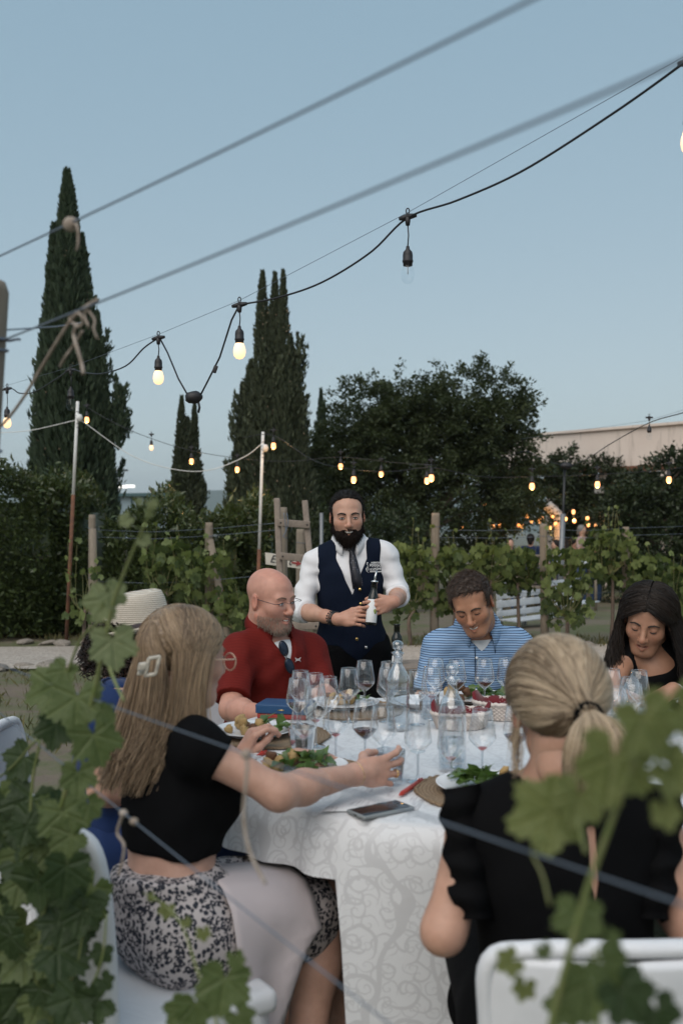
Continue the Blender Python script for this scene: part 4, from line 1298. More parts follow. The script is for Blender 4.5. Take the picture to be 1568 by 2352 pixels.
def merge(parts):
    vs, fs, cs, o = [], [], [], 0
    for v, f, c in parts:
        vs.append(v); fs.append(f + o); cs.append(np.ones((len(v), 3)) * (c if c is not None else 1)); o += len(v)
    return np.concatenate(vs), np.concatenate(fs), np.concatenate(cs)
def cloth_obj(name, prims, h, mat, root, wr=None, it=1):
    v, f = sdf_mesh(prims, h, wr, it)
    o = np_mesh(name, v, f, mat, root); o['_v'] = 0; del o['_v']
    return o, v
def front_y(v, x, z, tol=.012):
    m = (np.abs(v[:, 0] - x) < tol) & (np.abs(v[:, 2] - z) < tol)
    return v[m, 1].min() if m.any() else v[:, 1].mean()

# shared small materials
simple('brow_dark', (.020, .014, .011, 1), .8); simple('brow_fair', (.19, .12, .08, 1), .8); simple('brow_brown', (.045, .026, .016, 1), .8)
simple('lash_dark', (.014, .010, .009, 1), .7); simple('eye_white', (.55, .52, .50, 1), .25); simple('iris_dark', (.018, .011, .008, 1), .12)
simple('teeth_white', (.62, .58, .52, 1), .3)
skin_fair = skin_mat('skin_fair', (.52, .315, .24)); skin_light = skin_mat('skin_light', (.50, .295, .215)); skin_tan = skin_mat('skin_tan', (.40, .205, .125))
skin_olive = skin_mat('skin_olive', (.37, .20, .13)); skin_ruddy = skin_mat('skin_ruddy', (.53, .285, .215))
gold_m = simple('gold_metal', (.65, .45, .18, 1), .25, None, Metallic=1.0)
silver_m = simple('silver_metal', (.6, .6, .6, 1), .25, None, Metallic=1.0)

def fabric(name, c1, c2=None, rough=.85, weave=900, wr=.25, wscale=14, sheen=.2):
    m = N(name); co = m.coord('Object')
    m.base(m.mix(m.noise(co, 7, 5, .6), (*c1, 1), (*(c2 or [x * .8 for x in c1]), 1)))
    m.set(Roughness=rough)
    m.b.inputs['Sheen Weight'].default_value = sheen
    m.b.inputs['Specular IOR Level'].default_value = .2
    h = m.math('ADD', m.math('MULTIPLY', m.noise(co, weave, 1), .12), m.noise(co, wscale, 3, .5, .8))
    m.bump(h, wr, .012)
    return m.m
black_cloth = fabric('black_cloth', (.0035, .0035, .0042), (.0055, .0055, .006), .9, sheen=0)
MATS['black_cloth'].node_tree.nodes['Principled BSDF'].inputs['Specular IOR Level'].default_value = .08
white_shirt = fabric('white_shirt_cotton', (.74, .73, .74), (.66, .65, .67), .8, wr=.4)
navy_vest = fabric('navy_wool', (.004, .0075, .018), (.006, .010, .023), .85, sheen=0)
MATS['navy_wool'].node_tree.nodes['Principled BSDF'].inputs['Specular IOR Level'].default_value = .1
red_polo = N('dark_red_polo'); co = red_polo.coord('Object')
st = red_polo.n('TexWave', wave_type='BANDS', bands_direction='Z'); st.inputs['Scale'].default_value = 62; st.inputs['Distortion'].default_value = .8; st.inputs['Detail'].default_value = 2
red_polo.l(co, st.inputs['Vector'])
red_polo.base(red_polo.mix(st.outputs['Fac'], (.105, .009, .007, 1), (.150, .015, .011, 1))); red_polo.set(Roughness=.75)
red_polo.b.inputs['Specular IOR Level'].default_value = .12; red_polo.bump(red_polo.math('ADD', red_polo.noise(co, 14, 3), red_polo.math('MULTIPLY', st.outputs['Fac'], .08)), .35, .012); red_polo = red_polo.m
def striped_polo():
    m = N('blue_striped_polo'); co = m.coord('Object')
    sx = m.n('SeparateXYZ'); m.l(co, sx.inputs[0])
    nz = m.noise(co, 6, 2)
    z = m.math('ADD', sx.outputs['Z'], m.math('MULTIPLY', nz, .016))
    fr_ = m.math('FRACT', m.math('MULTIPLY', z, 104))
    fr2 = m.math('FRACT', m.math('MULTIPLY', z, 52))
    line = m.math('LESS_THAN', fr_, .30)
    c = m.mix(m.math('GREATER_THAN', fr2, .5), (.20, .33, .52, 1), (.27, .40, .58, 1))
    m.base(m.mix(line, c, (.012, .035, .10, 1))); m.set(Roughness=.8)
    m.bump(m.noise(co, 14, 3), .35, .012)
    return m.m
striped = striped_polo()
blue_dress = fabric('cobalt_blue_linen', (.008, .028, .105), (.007, .022, .085), .75)
white_tee = fabric('white_tee', (.78, .78, .78), None, .8)
def leopard_mat():
    m = N('leopard_print'); co = m.coord('Object')
    wv = m.n('TexNoise'); wv.inputs['Scale'].default_value = 14; m.l(co, wv.inputs['Vector'])
    add = m.n('Vector' 'Math', operation='MULTIPLY_ADD'); m.l(wv.outputs['Color'], add.inputs[0]); add.inputs[1].default_value = (.03, .03, .03); m.l(co, add.inputs[2])
    vo = m.n('TexVoronoi', feature='F1'); vo.inputs['Scale'].default_value = 88; m.l(add.outputs[0], vo.inputs['Vector'])
    d = vo.outputs['Distance']
    ring = m.math('MULTIPLY', m.math('GREATER_THAN', d, .20), m.math('LESS_THAN', d, .62))
    brk = m.math('GREATER_THAN', m.noise(co, 120, 2), .43)
    
    sep = m.n('SeparateColor'); m.l(vo.outputs['Color'], sep.inputs[0])
    kind = m.math('GREATER_THAN', sep.outputs[0], .55)
    a = m.math('MULTIPLY', ring, brk)
    full = m.math('LESS_THAN', d, .46)
    k = m.math('ADD', m.math('MULTIPLY', kind, full), m.math('MULTIPLY', m.math('SUBTRACT', 1, kind), a))
    m.base(m.mix(k, (.50, .44, .43, 1), (.012, .014, .026, 1))); m.set(Roughness=.7)
    m.bump(m.noise(co, 9, 3), .3, .01)
    return m.m
leopard = leopard_mat()

def short_hair(H, root, mat, name, hairline, thick, n, length, seed, lift=.35, side=None, comb=None):
    """cap of hair: shell grown from the skull, cut at the hairline, with short strands"""
    pr = [ell((0, -.018, .040), (.074 + thick, .094 + thick, .082 + thick)), ell((0, .034, .040), (.060 + thick, .050 + thick, .058 + thick))]
    def cut(X, Y, Z):
        return hairline(X, Y, Z)
    pr.append(dict(t='fn', fn=lambda X, Y, Z: -cut(X, Y, Z), k=.006, sub=True))
    v, f = sdf_mesh(pr, .0042, wsin(seed, thick * .35, 190), 1)
    o = np_mesh(name, H.w(v), f, mat, root, cols=np.random.RandomState(seed).rand(len(v)) * .6)
    rg = np.random.RandomState(seed)
    nf = np.linalg.norm(v - A3((0, 0, .03)), axis=1)
    idx = rg.randint(len(v), size=n); r0 = v[idx]
    nd = r0 - A3((0, -.01, .03)); nd /= np.linalg.norm(nd, axis=1, keepdims=True)
    cd = np.tile(A3(comb if comb is not None else (0, -.6, -.5)), (n, 1)) + rg.normal(size=(n, 3)) * .35
    cd = cd - nd * (cd * nd).sum(1, keepdims=True)
    t = np.linspace(0, 1, 5)[None, :, None]
    L = (length * (.6 + .7 * rg.rand(n)))[:, None, None]
    pts = r0[:, None, :] - nd[:, None, :] * .003 + (nd[:, None, :] * lift * t + cd[:, None, :] * t ** 1.5) * L
    strands(name + '_strands', H.w(pts.reshape(-1, 3)).reshape(pts.shape), np.full(n, .0011), mat, o, taper=.3, seed=seed)
    return o

def collar(root, nb, up, fwd, r, mat, spread=.05, drop=.045, h=.038, open_=38, tilt=.25):
    """turned-down shirt collar: a folded band round the neck with two pointed leaves"""
    nb, up, fwd = A3(nb), nrm(up), A3(fwd); fwd = nrm(fwd - up * np.dot(fwd, up)); lf = np.cross(up, fwd); lf = -lf
    lf = np.cross(up, fwd) * -1
    m = MB(); rows = []
    n = 30
    for i in range(n + 1):
        a = -180 + open_ * .5 + (360 - open_) * i / n - 0
        a = open_ * .5 + (360 - open_) * i / n                    # angle from forward
        d = fwd * math.cos(R(a)) + lf * math.sin(R(a))
        e = min(i, n - i) / n
        back = (1 - math.cos(R(a))) / 2
        top = nb + up * (h * (.45 + .75 * back)) + d * r + fwd * (-.008 * back)
        pt = max(0, 1 - e / .13)
        dr = drop * (.75 + .55 * pt)
        out = nb + up * (h * (.45 + .75 * back) - dr) + d * (r + .017 + .012 * pt + spread * .12) + fwd * (.010 * pt)
        inn = nb + up * (-.012) + d * (r + .002)
        rows.append((inn, top, top * .5 + out * .5 + d * .006, out))
    vs = [V(p) for rw in rows for p in rw]
    fs = [(i * 4 + k, (i + 1) * 4 + k, (i + 1) * 4 + k + 1, i * 4 + k + 1) for i in range(n) for k in range(3)]
    m.add(vs, fs)
    o = m.build('collar', mat, root)
    md = o.modifiers.new('thick', 'SOLIDIFY'); md.thickness = .003
    return o

def parted_hair(H, root, mat, n, length, fall, seed, al=(-75, 62), yfront=.35, k=18, part=0.0, rad=(.0008, .0015), split=.40, name='long_hair', bulk=.010):
    """strands rooted along the parting run over the side of the skull and then hang"""
    rg = np.random.RandomState(seed); c0 = A3((0, -.012, .036)); E = A3((.076, .094, .084))
    t = np.linspace(0, 1, k); W = np.zeros((n, k, 3)); cols = np.zeros(n)
    for i in range(n):
        sgn = 1 if rg.rand() < .5 else -1
        a = rg.uniform(*al); ra = R(a)
        r0 = A3((part + sgn * .03, math.sin(ra), math.cos(ra)))
        fr_ = a / 62.0
        tgt = nrm(A3((sgn, yfront * fr_ - .25 + .12 * rg.normal(), -.35 + .2 * rg.rand()))) if a > -45 else nrm(A3((sgn * rg.rand(), -1, -.35)))
        u = np.minimum(t / split, 1)[:, None]
        d = nrm(r0)[None, :] * (1 - u) + tgt[None, :] * u; d = d / np.linalg.norm(d, axis=1, keepdims=True)
        off = .006 + bulk * rg.rand() + .012 * np.sin(np.pi * u * .5)
        W[i] = H.w(c0 + d * (E[None, :] + off))
        L = length * rg.uniform(.72, 1.08)
        dv, wa, wf = fall(i, rg, sgn, fr_, L)
        j0 = int(split * (k - 1)) ; b = W[i, j0].copy(); tan = nrm(W[i, j0] - W[i, j0 - 1])
        ph = rg.rand() * 6.28; sd2 = H.fr[0]; ff = np.clip((t - t[j0]) / (1 - t[j0]), 0, 1)
        for q in range(j0 + 1, k):
            x = ff[q]
            W[i, q] = b + tan * .05 * (x * (1 - x)) * 2 + A3(dv) * x * A3((1, 1, 1)) + (A3((0, 0, -1)) * 0) + sd2 * wa * math.sin(x * wf + ph) * x ** .6 + H.fr[1] * wa * .6 * math.cos(x * wf + ph) * x ** .6
        cols[i] = np.clip(.42 + .22 * math.sin(a * .11 + sgn) * math.sin(a * .043 + 2) + .16 * rg.normal(), 0, 1)
    return strands(name, W, rad[0] + (rad[1] - rad[0]) * rg.rand(n), mat, root, taper=.5, seed=seed, cols=cols)

# ------------------------------------------------------------ 1 waiter
def waiter():
    d = 4.85
    root = empty('person', (P(800, 1300, d).x, d, gz(0, d)), 'smiling bearded waiter in navy vest and tie holding a bottle', 'person', 'people at the dinner')
    H = Head(P(797, 1187, d - .03), facing(4, 7, 2), 1.0, .003, mouth='smile', neck=.056,
             color=lambda s, x, y, z, paint: paint((z < -.03) * (y < .07) * .5, (.7, .62, .6)))
    J = dict(pel=P(806, 1480, d), che=P(803, 1335, d), nb=P(801, 1258, d), sR=P(722, 1292, d), sL=P(884, 1272, d),
             eR=P(690, 1402, d - .06), wR=P(778, 1423, d - .30), eL=P(915, 1366, d - .02), wL=P(905, 1382, 4.51))
    B = Body(J, .98, .92)
    for q, s in (('L', 1), ('R', -1)):
        B.J['h' + q] = B.J['pel'] + A3((s * .09, 0, -.03)); B.J['k' + q] = A3((B.J['pel'][0] + s * .10, d - .02, .42)); B.J['a' + q] = A3((B.J['pel'][0] + s * .11, d + .03, .02)); B.J['t' + q] = B.J['a' + q] + A3((s * .03, -.16, -.04))
    sk = B.torso() + B.arm('L') + B.arm('R') + B.leg('L') + B.leg('R') + B.foot('L') + B.foot('R') + [cap(B.J['nb'], A3(P(797, 1215, d)), .056, k=.03)]
    bv, bf = sdf_mesh(sk, .010)
    # right hand (image left) rests on the label, left hand grips the bottle from the right
    bot = A3(P(855, 1380, 4.50))
    wR = B.J['wR']; uR = nrm(A3(P(818, 1419, 4.50)) - wR)
    hR = [cap(wR + (B.J['eR'] - wR) * .35, wR, .034, .027, k=.02)] + hand_prims(wR, uR, (.1, .75, -.25), (.25, -.2, .9), (28, 34, 36, 36), ((.8, .45, .3), (.95, .2, .25), (1, .0, .15)), 1.0, 5)
    wL = B.J['wL']; uL = nrm(A3(P(872, 1398, 4.50)) - wL)
    hL = [cap(wL + (B.J['eL'] - wL) * .35, wL, .034, .027, k=.02)] + hand_prims(wL, A3((-.80, -.42, -.22)), (-.30, .90, -.1), (-.15, .1, .95), (30, 32, 34, 38), ((.7, .45, .6), (.8, .2, .7), (.8, -.1, .7)), .98, 6, (48, 48, 48, 48))
    hv = [sdf_mesh(x, .0026) for x in (hR, hL)]
    v, f, c = merge([(bv, bf, None), (H.v, H.faces, H.col)] + [(a, b, A3((1.0, .92, .90))) for a, b in hv])
    np_mesh('body', v, f, skin_light, root, cols=c)
    H.face(root, 'open', None, .0036, -.001, teeth=1, lash=.0022, tdy=.009)
    hm = hair_mat('near_black_hair', (.006, .0045, .004), (.016, .012, .010), .6, .2)
    def hl(X, Y, Z):                      # negative inside the hair region
        top = (.079 + 1.5 * X * X - Z) * .8 + (Y - .045) * .75
        side = np.maximum(.005 - Z + (Y - .0) * .2, Y - .060 + np.maximum(0, np.abs(X) - .05) * 0)
        keep = np.minimum(np.maximum(top, -10), np.maximum(np.maximum(-.045 - Z, Y - .022), -(np.abs(X) - .045)))
        back = np.maximum(-.075 - Z, Y + .012)
        return np.minimum(keep, back)
    short_hair(H, root, hm, 'hair', hl, .0065, 3000, .013, 5, .8)
    # beard
    pr = [ell((0, .034, -.082), (.057, .064, .046), k=.02), ell((0, .066, -.112), (.036, .034, .034), k=.03)]
    for s in (-1, 1):
        pr += [cap((s * .069, .008, -.004), (s * .060, .020, -.06), .0085, .014, k=.02), cap((s * .058, .020, -.062), (s * .034, .074, -.086), .017, .02, k=.02),
               cap((0, .1035, -.0460), (s * .029, .090, -.056), .0050, .0052, k=.006), cap((s * .028, .090, -.060), (s * .027, .088, -.085), .008, .010, k=.012)]
    for s in (-1, 1): pr.append(cap((s * .022, .098, -.0590), (0, .108, -.0690), (.0072), .0125, k=.003, sub=True))
    pr.append(ell((0, .085, -.028), (.055, .03, .024), k=.01, sub=True))
    v, f = sdf_mesh(pr, .0032, wsin(3, .0022, 260), 1)
    bm = hair_mat('dark_brown_beard', (.005, .0032, .0026), (.016, .0095, .007), .7, .12)
    bo = np_mesh('beard', H.w(v), f, bm, root, cols=np.random.RandomState(1).rand(len(v)) * .7)
    rg = np.random.RandomState(8); idx = rg.randint(len(v), size=1700); r0 = v[idx]; r0 = r0[r0[:, 1] > .0]
    nd = r0 - A3((0, .01, -.04)); nd /= np.linalg.norm(nd, axis=1, keepdims=True); nd = nd * .5 + A3((0, .1, -.55)) + rg.normal(size=nd.shape) * .22
    t = np.linspace(0, 1, 4)[None, :, None]; pts = r0[:, None, :] + nd[:, None, :] * t * .013
    strands('beard_strands', H.w(pts.reshape(-1, 3)).reshape(pts.shape), np.full(len(r0), .0009), bm, bo, taper=.3)
    # shirt
    e = .014
    def sleeve(sd_, fore):
        a, el_, w_ = B.J['s' + sd_], B.J['e' + sd_], B.J['w' + sd_]
        end = el_ + (w_ - el_) * fore
        return [cap(a, el_, .057, .051, k=.03), cap(el_, el_ + (w_ - el_) * (fore + .15), .052, .051, k=.03, clip=[(end, nrm(w_ - el_))]),
                cap(end - (w_ - el_) * .14, end + (w_ - el_) * .06, (.056), .055, k=.004, clip=[(end, nrm(w_ - el_)), (end - (w_ - el_) * .16, -nrm(w_ - el_))])]
    sp = B.torso(.012) + sleeve('R', .16) + sleeve('L', .30)
    fold = wsin(21, .0036, 34, (1, 1, 1.6))
    so, sv = cloth_obj('shirt', sp, .0058, white_shirt, root, fold)
    vest = B.torso(.024)
    for p_ in vest[2:5]: p_['ra'] += -.006; p_['rb'] += -.006
    C0, L_, F_, U_ = B.J['che'], B.left, B.fwd, B.up
    def loc(X, Y, Z):
        dx, dy, dz = X - C0[0], Y - C0[1], Z - C0[2]
        return (dx * L_[0] + dy * L_[1] + dz * L_[2], dx * F_[0] + dy * F_[1] + dz * F_[2], dx * U_[0] + dy * U_[1] + dz * U_[2])
    vb = -.060                                         # bottom of the V below the chest centre
    def vcut(X, Y, Z):
        l, f_, u = loc(X, Y, Z); l = l - .010
        return np.maximum(np.abs(l) - np.clip((u - vb) * .42, -1, .072), -(f_ - .0) * 1.0)
    def neckcut(X, Y, Z):
        l, f_, u = loc(X, Y, Z); return np.maximum(np.hypot(l, f_ + .0) - .085, .09 - u)
    def armcut(X, Y, Z):
        l, f_, u = loc(X, Y, Z); return .150 - np.abs(l) + np.clip(.10 - u, 0, .12) * .35 + np.maximum(0, -.02 - u) * .9
    vest += [dict(t='fn', fn=vcut, k=.004, sub=True), dict(t='fn', fn=armcut, k=.004, sub=True), dict(t='fn', fn=neckcut, k=.004, sub=True)]
    def hemcut(X, Y, Z):
        l, f_, u = loc(X, Y, Z); return u + .375 - np.clip(np.abs(l - .03) * .8, 0, .07) * (f_ > 0)
    vest.append(dict(t='fn', fn=hemcut, k=.004, sub=True))
    vo_, vv = cloth_obj('vest', vest, .0058, navy_vest, root, wsin(4, .0022, 30))
    # trousers
    tp = [ell(B.J['pel'] - A3((0, 0, .02)), (.172, .128, .13), B.fr, k=.05)] + B.leg('L', .022) + B.leg('R', .022)
    cloth_obj('trousers', tp, .011, black_cloth, root, wsin(9, .004, 30))
    sh = MB()
    for q in 'LR':
        a, t = V(B.J['a' + q]), V(B.J['t' + q])
        MB().tube([a + V((0, .07, -.06)), a + V((0, .02, -.05)), a.lerp(t, .6) + V((0, 0, -.01)), t + V((0, -.03, 0))], [.03, .046, .044, .025], 10, flat=.9).build('shoe', black_plastic, root)
    collar(root, B.J['nb'] + A3((0, -.004, .040)), B.up + B.fwd * .12, B.fwd, .066, white_shirt, .06, .062, .040, 40)
    # tie
    tie_m = N('dark_dotted_tie'); co = tie_m.coord('Object'); vo = tie_m.n('TexVoronoi', feature='F1'); vo.inputs['Scale'].default_value = 95; vo.inputs['Randomness'].default_value = .15; tie_m.l(co, vo.inputs['Vector'])
    tie_m.base(tie_m.mix(tie_m.math('LESS_THAN', vo.outputs['Distance'], .24), (.010, .010, .016, 1), (.16, .15, .19, 1))); tie_m.set(Roughness=.5); tie_m = tie_m.m
    m = MB(); path = [(806, 1246, .008), (806, 1258, .014), (808, 1268, .012), (811, 1290, .019), (815, 1312, .022), (819, 1330, .025), (822, 1352, .024)]
    pts = []
    for px, py, hw in path:
        q = P(px, py, d - .1); y = front_y(sv, q.x, q.z) - .010; pts.append((V((q.x, y, q.z)), hw))
    pts[0][0].y = pts[1][0].y = pts[2][0].y - .004
    vs = []; fs = []
    for i, (p, hw) in enumerate(pts):
        k = [.010, .017, .010][i] if i < 3 else hw
        vs += [p + V((-k, .004, 0)), p + V((0, -.004, 0)), p + V((k, .004, 0))]
    for i in range(len(pts) - 1):
        for j in range(2): fs.append((i * 3 + j, i * 3 + j + 1, i * 3 + 4 + j, i * 3 + 3 + j))
    to = m.add(vs, fs).build('necktie', tie_m, root); md = to.modifiers.new('t', 'SOLIDIFY'); md.thickness = .004
    # buttons and trouser button
    for px, py in ((826, 1353), (828, 1386), (819, 1466)):
        q = P(px, py, d - .1); y = front_y(vv, q.x, q.z) - .002
        MB().lathe([(0, -.003), (.007, -.003), (.008, 0), (.006, .002), (0, .002)], (q.x, y, q.z), 10, Matrix.Rotation(R(90), 3, 'X')).build('button', gold_m, root)
    q = P(840, 1485, d - .1); MB().box((q.x, front_y(vv, q.x, q.z) - .004, q.z), (.013, .004, .013), None, .002).build('buckle', silver_m, root)
    # embroidered logo
    thread = simple('white_thread', (.7, .7, .7, 1), .8)
    vs, fs = [], []
    for txt, px, py, size in (('AGRICOLA', 851.5, 1294, .0105), ('POGGIO', 848.5, 1301.2, .0145), ('ai', 849.5, 1308.6, .0115), ('LAGHI', 854.5, 1308.6, .0145), ('MONTERIGGIONI', 849, 1314.2, .0072)):
        cu = bpy.data.curves.new('t', 'FONT'); cu.body = txt; cu.size = size; cu.extrude = .0006; cu.resolution_u = 2; cu.offset = .0004
        to = bpy.data.objects.new('t', cu); me = bpy.data.meshes.new_from_object(to); bpy.data.objects.remove(to)
        q = P(px, py, d - .1); yb = front_y(vv, q.x + .02, q.z) - .003; q = P(px, py, yb)
        o_ = len(vs); vs += [V((q.x + w.co.x, yb - w.co.z + w.co.x * .18, q.z + w.co.y)) for w in me.vertices]; fs += [tuple(i + o_ for i in pl.vertices) for pl in me.polygons]
    lg = MB().add(vs, fs)
    for (xa, ya, xb, yb_) in ((848, 1295.5, 865, 1295.5), (849, 1310.3, 866, 1310.3)):
        q0, q1 = P(xa, ya, d - .1), P(xb, yb_, d - .1); yy = front_y(vv, q0.x + .02, q0.z) - .0035
        lg.tube([P(xa, ya, yy), P(xb, yb_, yy + .006)], .0007, 5)
    EX = -8; yy = front_y(vv, P(842, 1304, d - .1).x, P(842, 1304, d).z) - .0035
    lg.tube([P(a + EX, b_, yy) for a, b_ in ((854, 1293), (851, 1292), (850.5, 1296), (853, 1299), (851, 1300), (854, 1303))], [.0012, .002, .0015, .0015, .001, .0012], 5)
    lg.tube([P(a + EX, b_, yy) for a, b_ in ((851, 1303), (848.5, 1307), (850, 1312), (855, 1316))], [.0008, .0018, .0014, .0005], 5)
    lg.tube([P(a + EX, b_, yy) for a, b_ in ((851, 1304), (854, 1305), (854.5, 1309), (852, 1310), (851.5, 1307))], .0011, 5)
    lg.build('embroidered_emblem', thread, root)
    # bracelets on the image-left wrist
    ax = nrm(B.J['wR'] - B.J['eR']); a_, b_ = frame_of(V(ax))
    for k, (off, mat, r) in enumerate(((.012, black_plastic, .0055), (.027, silver_m, .0048), (.040, black_plastic, .0048))):
        c = V(B.J['wR']) - V(ax) * (off + .012); rr = .0300 + .02 * off
        m = MB()
        if k == 2:
            for q in range(16):
                t = q / 16 * 6.283; m.ell(c + a_ * math.cos(t) * rr + b_ * math.sin(t) * rr, (r,) * 3, None, 6, 4)
        else: m.tube([c + a_ * math.cos(t) * rr + b_ * math.sin(t) * rr for t in np.linspace(0, 6.283, 21)], r * (.8 if k else 1), 6)
        m.build('bracelet', mat if k != 1 else black_plastic, root)
    return bot
BOTTLE = waiter()

# ------------------------------------------------------------ seated people helper
SEAT_Z = .47
# 2 bald man in the red polo
def bald_man():
    d = 3.9
    root = empty('person', (P(620, 1500, d).x, d + .1, gz(0, d)), 'bald bearded man in dark red polo and rimless glasses', 'person', 'people at the dinner')
    def col(s, x, y, z, paint):
        m = (1 / (1 + np.exp((z + .038 + np.maximum(0, np.abs(x) - .03) * -.2) / .006))) * (z > -.14) * (y > -.0 + .25 * (z + .09)) 
        lips = np.hypot(x / .023, (z + .0645) / .012) < 1
        paint(m * ~lips * .75, (.74, .71, .70))
        paint(((np.hypot(x / .03, (z + .10) / .02) < 1) & (y > .05)) * .5, (1.35, 1.4, 1.45))
        paint(((np.abs(x) > .05) & (z > .01) & (y < .03)) * .30, (.80, .80, .84))
        paint(np.exp(-((x / .05) ** 2 + ((z - .11) / .05) ** 2)) * .6, (1.0, .84, .82))
    H = Head(P(622, 1378, d), facing(49, 8, 3), 1.0, .0032, mouth='open', jaw=1.06, neck=.064, color=col)
    J = dict(pel=(-.30, 4.03, .55), che=P(622, 1545, 3.95), nb=P(618, 1458, 3.95), sR=P(546, 1503, 3.82), sL=P(708, 1500, 4.06),
             eR=P(532, 1628, 3.62), wR=P(608, 1645, 3.42), eL=P(742, 1600, 3.92), wL=P(760, 1612, 3.68))
    J['pel'] = A3((J['che'][0] - .05, 4.02, .56))
    B = Body(J, 1.10, 1.04, 1.1, 1.12, belly=1.25); B.auto_legs()
    sk = B.torso() + B.arm('L') + B.arm('R') + B.leg('L') + B.leg('R') + B.foot('L') + B.foot('R') + [cap(B.J['nb'], H.w(A3((0, -.03, -.06))), .064, k=.03)]
    bv, bf = sdf_mesh(sk, .010)
    hands = []
    for q, u, n, s in (('R', (.75, -.6, -.05), (.1, .1, -1), (.6, .75, 0)), ('L', (.55, -.8, -.05), (0, 0, -1), (-.8, -.55, 0))):
        w_, e_ = B.J['w' + q], B.J['e' + q]
        hands.append(sdf_mesh([cap(w_ + (e_ - w_) * .35, w_, .038, .029, k=.02)] + hand_prims(w_, u, n, s, (18, 20, 22, 24)), .0035))
    v, f, c = merge([(bv, bf, None), (H.v, H.faces, H.col)] + [(a, b, A3((1, .95, .93))) for a, b in hands])
    np_mesh('body', v, f, skin_ruddy, root, cols=c)
    H.face(root, 'open', MATS['brow_fair'], .0026, .001, teeth=2, lash=.0017)
    # short stubble beard
    rg = np.random.RandomState(2); lv = H.lv
    m = (lv[:, 2] < -.05) & (lv[:, 2] > -.125) & (lv[:, 1] > .0 + .2 * (lv[:, 2] + .1)) & ~(np.hypot(lv[:, 0] / .024, (lv[:, 2] + .0645) / .013) < 1)
    r0 = lv[m][rg.randint(m.sum(), size=1500)]; nd = r0 - A3((0, .0, -.03)); nd /= np.linalg.norm(nd, axis=1, keepdims=True)
    nd = nd + A3((0, 0, -.7)) + rg.normal(size=nd.shape) * .25; pts = r0[:, None, :] + nd[:, None, :] * np.linspace(-.1, 1, 3)[None, :, None] * .0065
    sb = hair_mat('grey_blond_stubble', (.16, .11, .08), (.42, .35, .28), .7)
    strands('stubble', H.w(pts.reshape(-1, 3)).reshape(pts.shape), np.full(len(r0), .0007), sb, root)
    # polo
    def sl(q, u): 
        a, e_ = B.J['s' + q], B.J['e' + q]; end = a + (e_ - a) * u
        return [cap(a, e_ + (e_ - a) * .1, .069, .068, k=.05, clip=[(end, nrm(e_ - a))])]
    sp = B.torso(.016) + sl('L', .86) + sl('R', .84)
    C0, L_, F_, U_ = B.J['nb'], B.left, B.fwd, B.up
    def vcut(X, Y, Z):
        dx, dy, dz = X - C0[0], Y - C0[1], Z - C0[2]
        l = dx * L_[0] + dy * L_[1] + dz * L_[2]; f_ = dx * F_[0] + dy * F_[1] + dz * F_[2]; u = dx * U_[0] + dy * U_[1] + dz * U_[2]
        return np.maximum(np.abs(l) - np.clip((u + .075) * .55, -1, .06), -(f_ - .02))
    sp.append(dict(t='fn', fn=vcut, k=.004, sub=True))
    so, sv = cloth_obj('polo_shirt', sp, .0062, red_polo, root, wsin(31, .004, 34, (1, 1, 1.4)))
    cloth_obj('undershirt', [ell(B.J['che'], (.165, .118, .160), B.fr)] + [cap(B.J['nb'] - B.up * .075 + B.fwd * .03, B.J['nb'] - B.up * .11 + B.fwd * .055, .05, .05)], .009, white_tee, root)
    collar(root, B.J['nb'] + B.up * .040 + B.fwd * .004, B.up + B.fwd * .22, B.fwd, .080, red_polo, .08, .070, .040, 62)
    cloth_obj('shorts', [ell(B.J['pel'], (.185, .14, .125), B.fr)] + B.leg('L', .02, shin=False) + B.leg('R', .02, shin=False), .012, black_cloth, root)
    # rimless glasses
    g = empty('spectacles', (0, 0, 0)); g.parent = root; g.location = (0, 0, 0)
    gl = glass_thin('spectacle_glass', (.97, .97, .98), .05, .6)
    dark = simple('thin_dark_frame', (.03, .025, .03, 1), .4)
    wp = H.wp
    for s in (-1, 1):
        n = 16; vs = [wp((s * .034 + .022 * math.cos(t), .108 - .35 * abs(.022 * math.cos(t) * s + .034 - .034) * .3, .0 + .0145 * math.sin(t))) for t in np.linspace(0, 6.283, n, endpoint=False)]
        MB().add(vs, [tuple(range(n))]).build('lens', gl, root)
        MB().tube([wp((s * .012 + 0, .108, .008)), wp((s * .034, .108, .0145)), wp((s * .055, .105, .009))], .0009, 5).build('frame', dark, root)
        MB().tube([wp((s * .055, .105, .009)), wp((s * .074, .095, .009)), wp((s * .080, .0, .012)), wp((s * .080, -.018, .005))], .0013, 5).build('temple', dark, root)
    MB().tube([wp((-.012, .108, .006)), wp((0, .111, .008)), wp((.012, .108, .006))], .0011, 5).build('bridge', dark, root)
    bpy.data.objects.remove(g)
    # chest mark
    mk = simple('silver_thread', (.5, .48, .48, 1), .6)
    c = P(684, 1516, 3.85); y = front_y(sv, c.x, c.z); m = MB()
    for s in (-1, 1):
        ps = [(c.x + .011 * x * 1, y - .003 + .004 * x, c.z + .009 * z * s) for x, z in ((-1, .9), (-.55, .25), (.55, .25), (1, .9))]
        m.tube(ps, [.0008, .0022, .0022, .0008], 5)
        m.tube([(c.x + .011 * s * .85, y - .003 + .004 * s, c.z + .009), (c.x + .011 * s * .55, y - .003 + .002 * s, c.z), (c.x + .011 * s * .85, y - .003 + .004 * s, c.z - .009)], [.0008, .0018, .0008], 5)
    m.build('chest_emblem', mk, root)
    return B, sv
BALD, BALD_SV = bald_man()

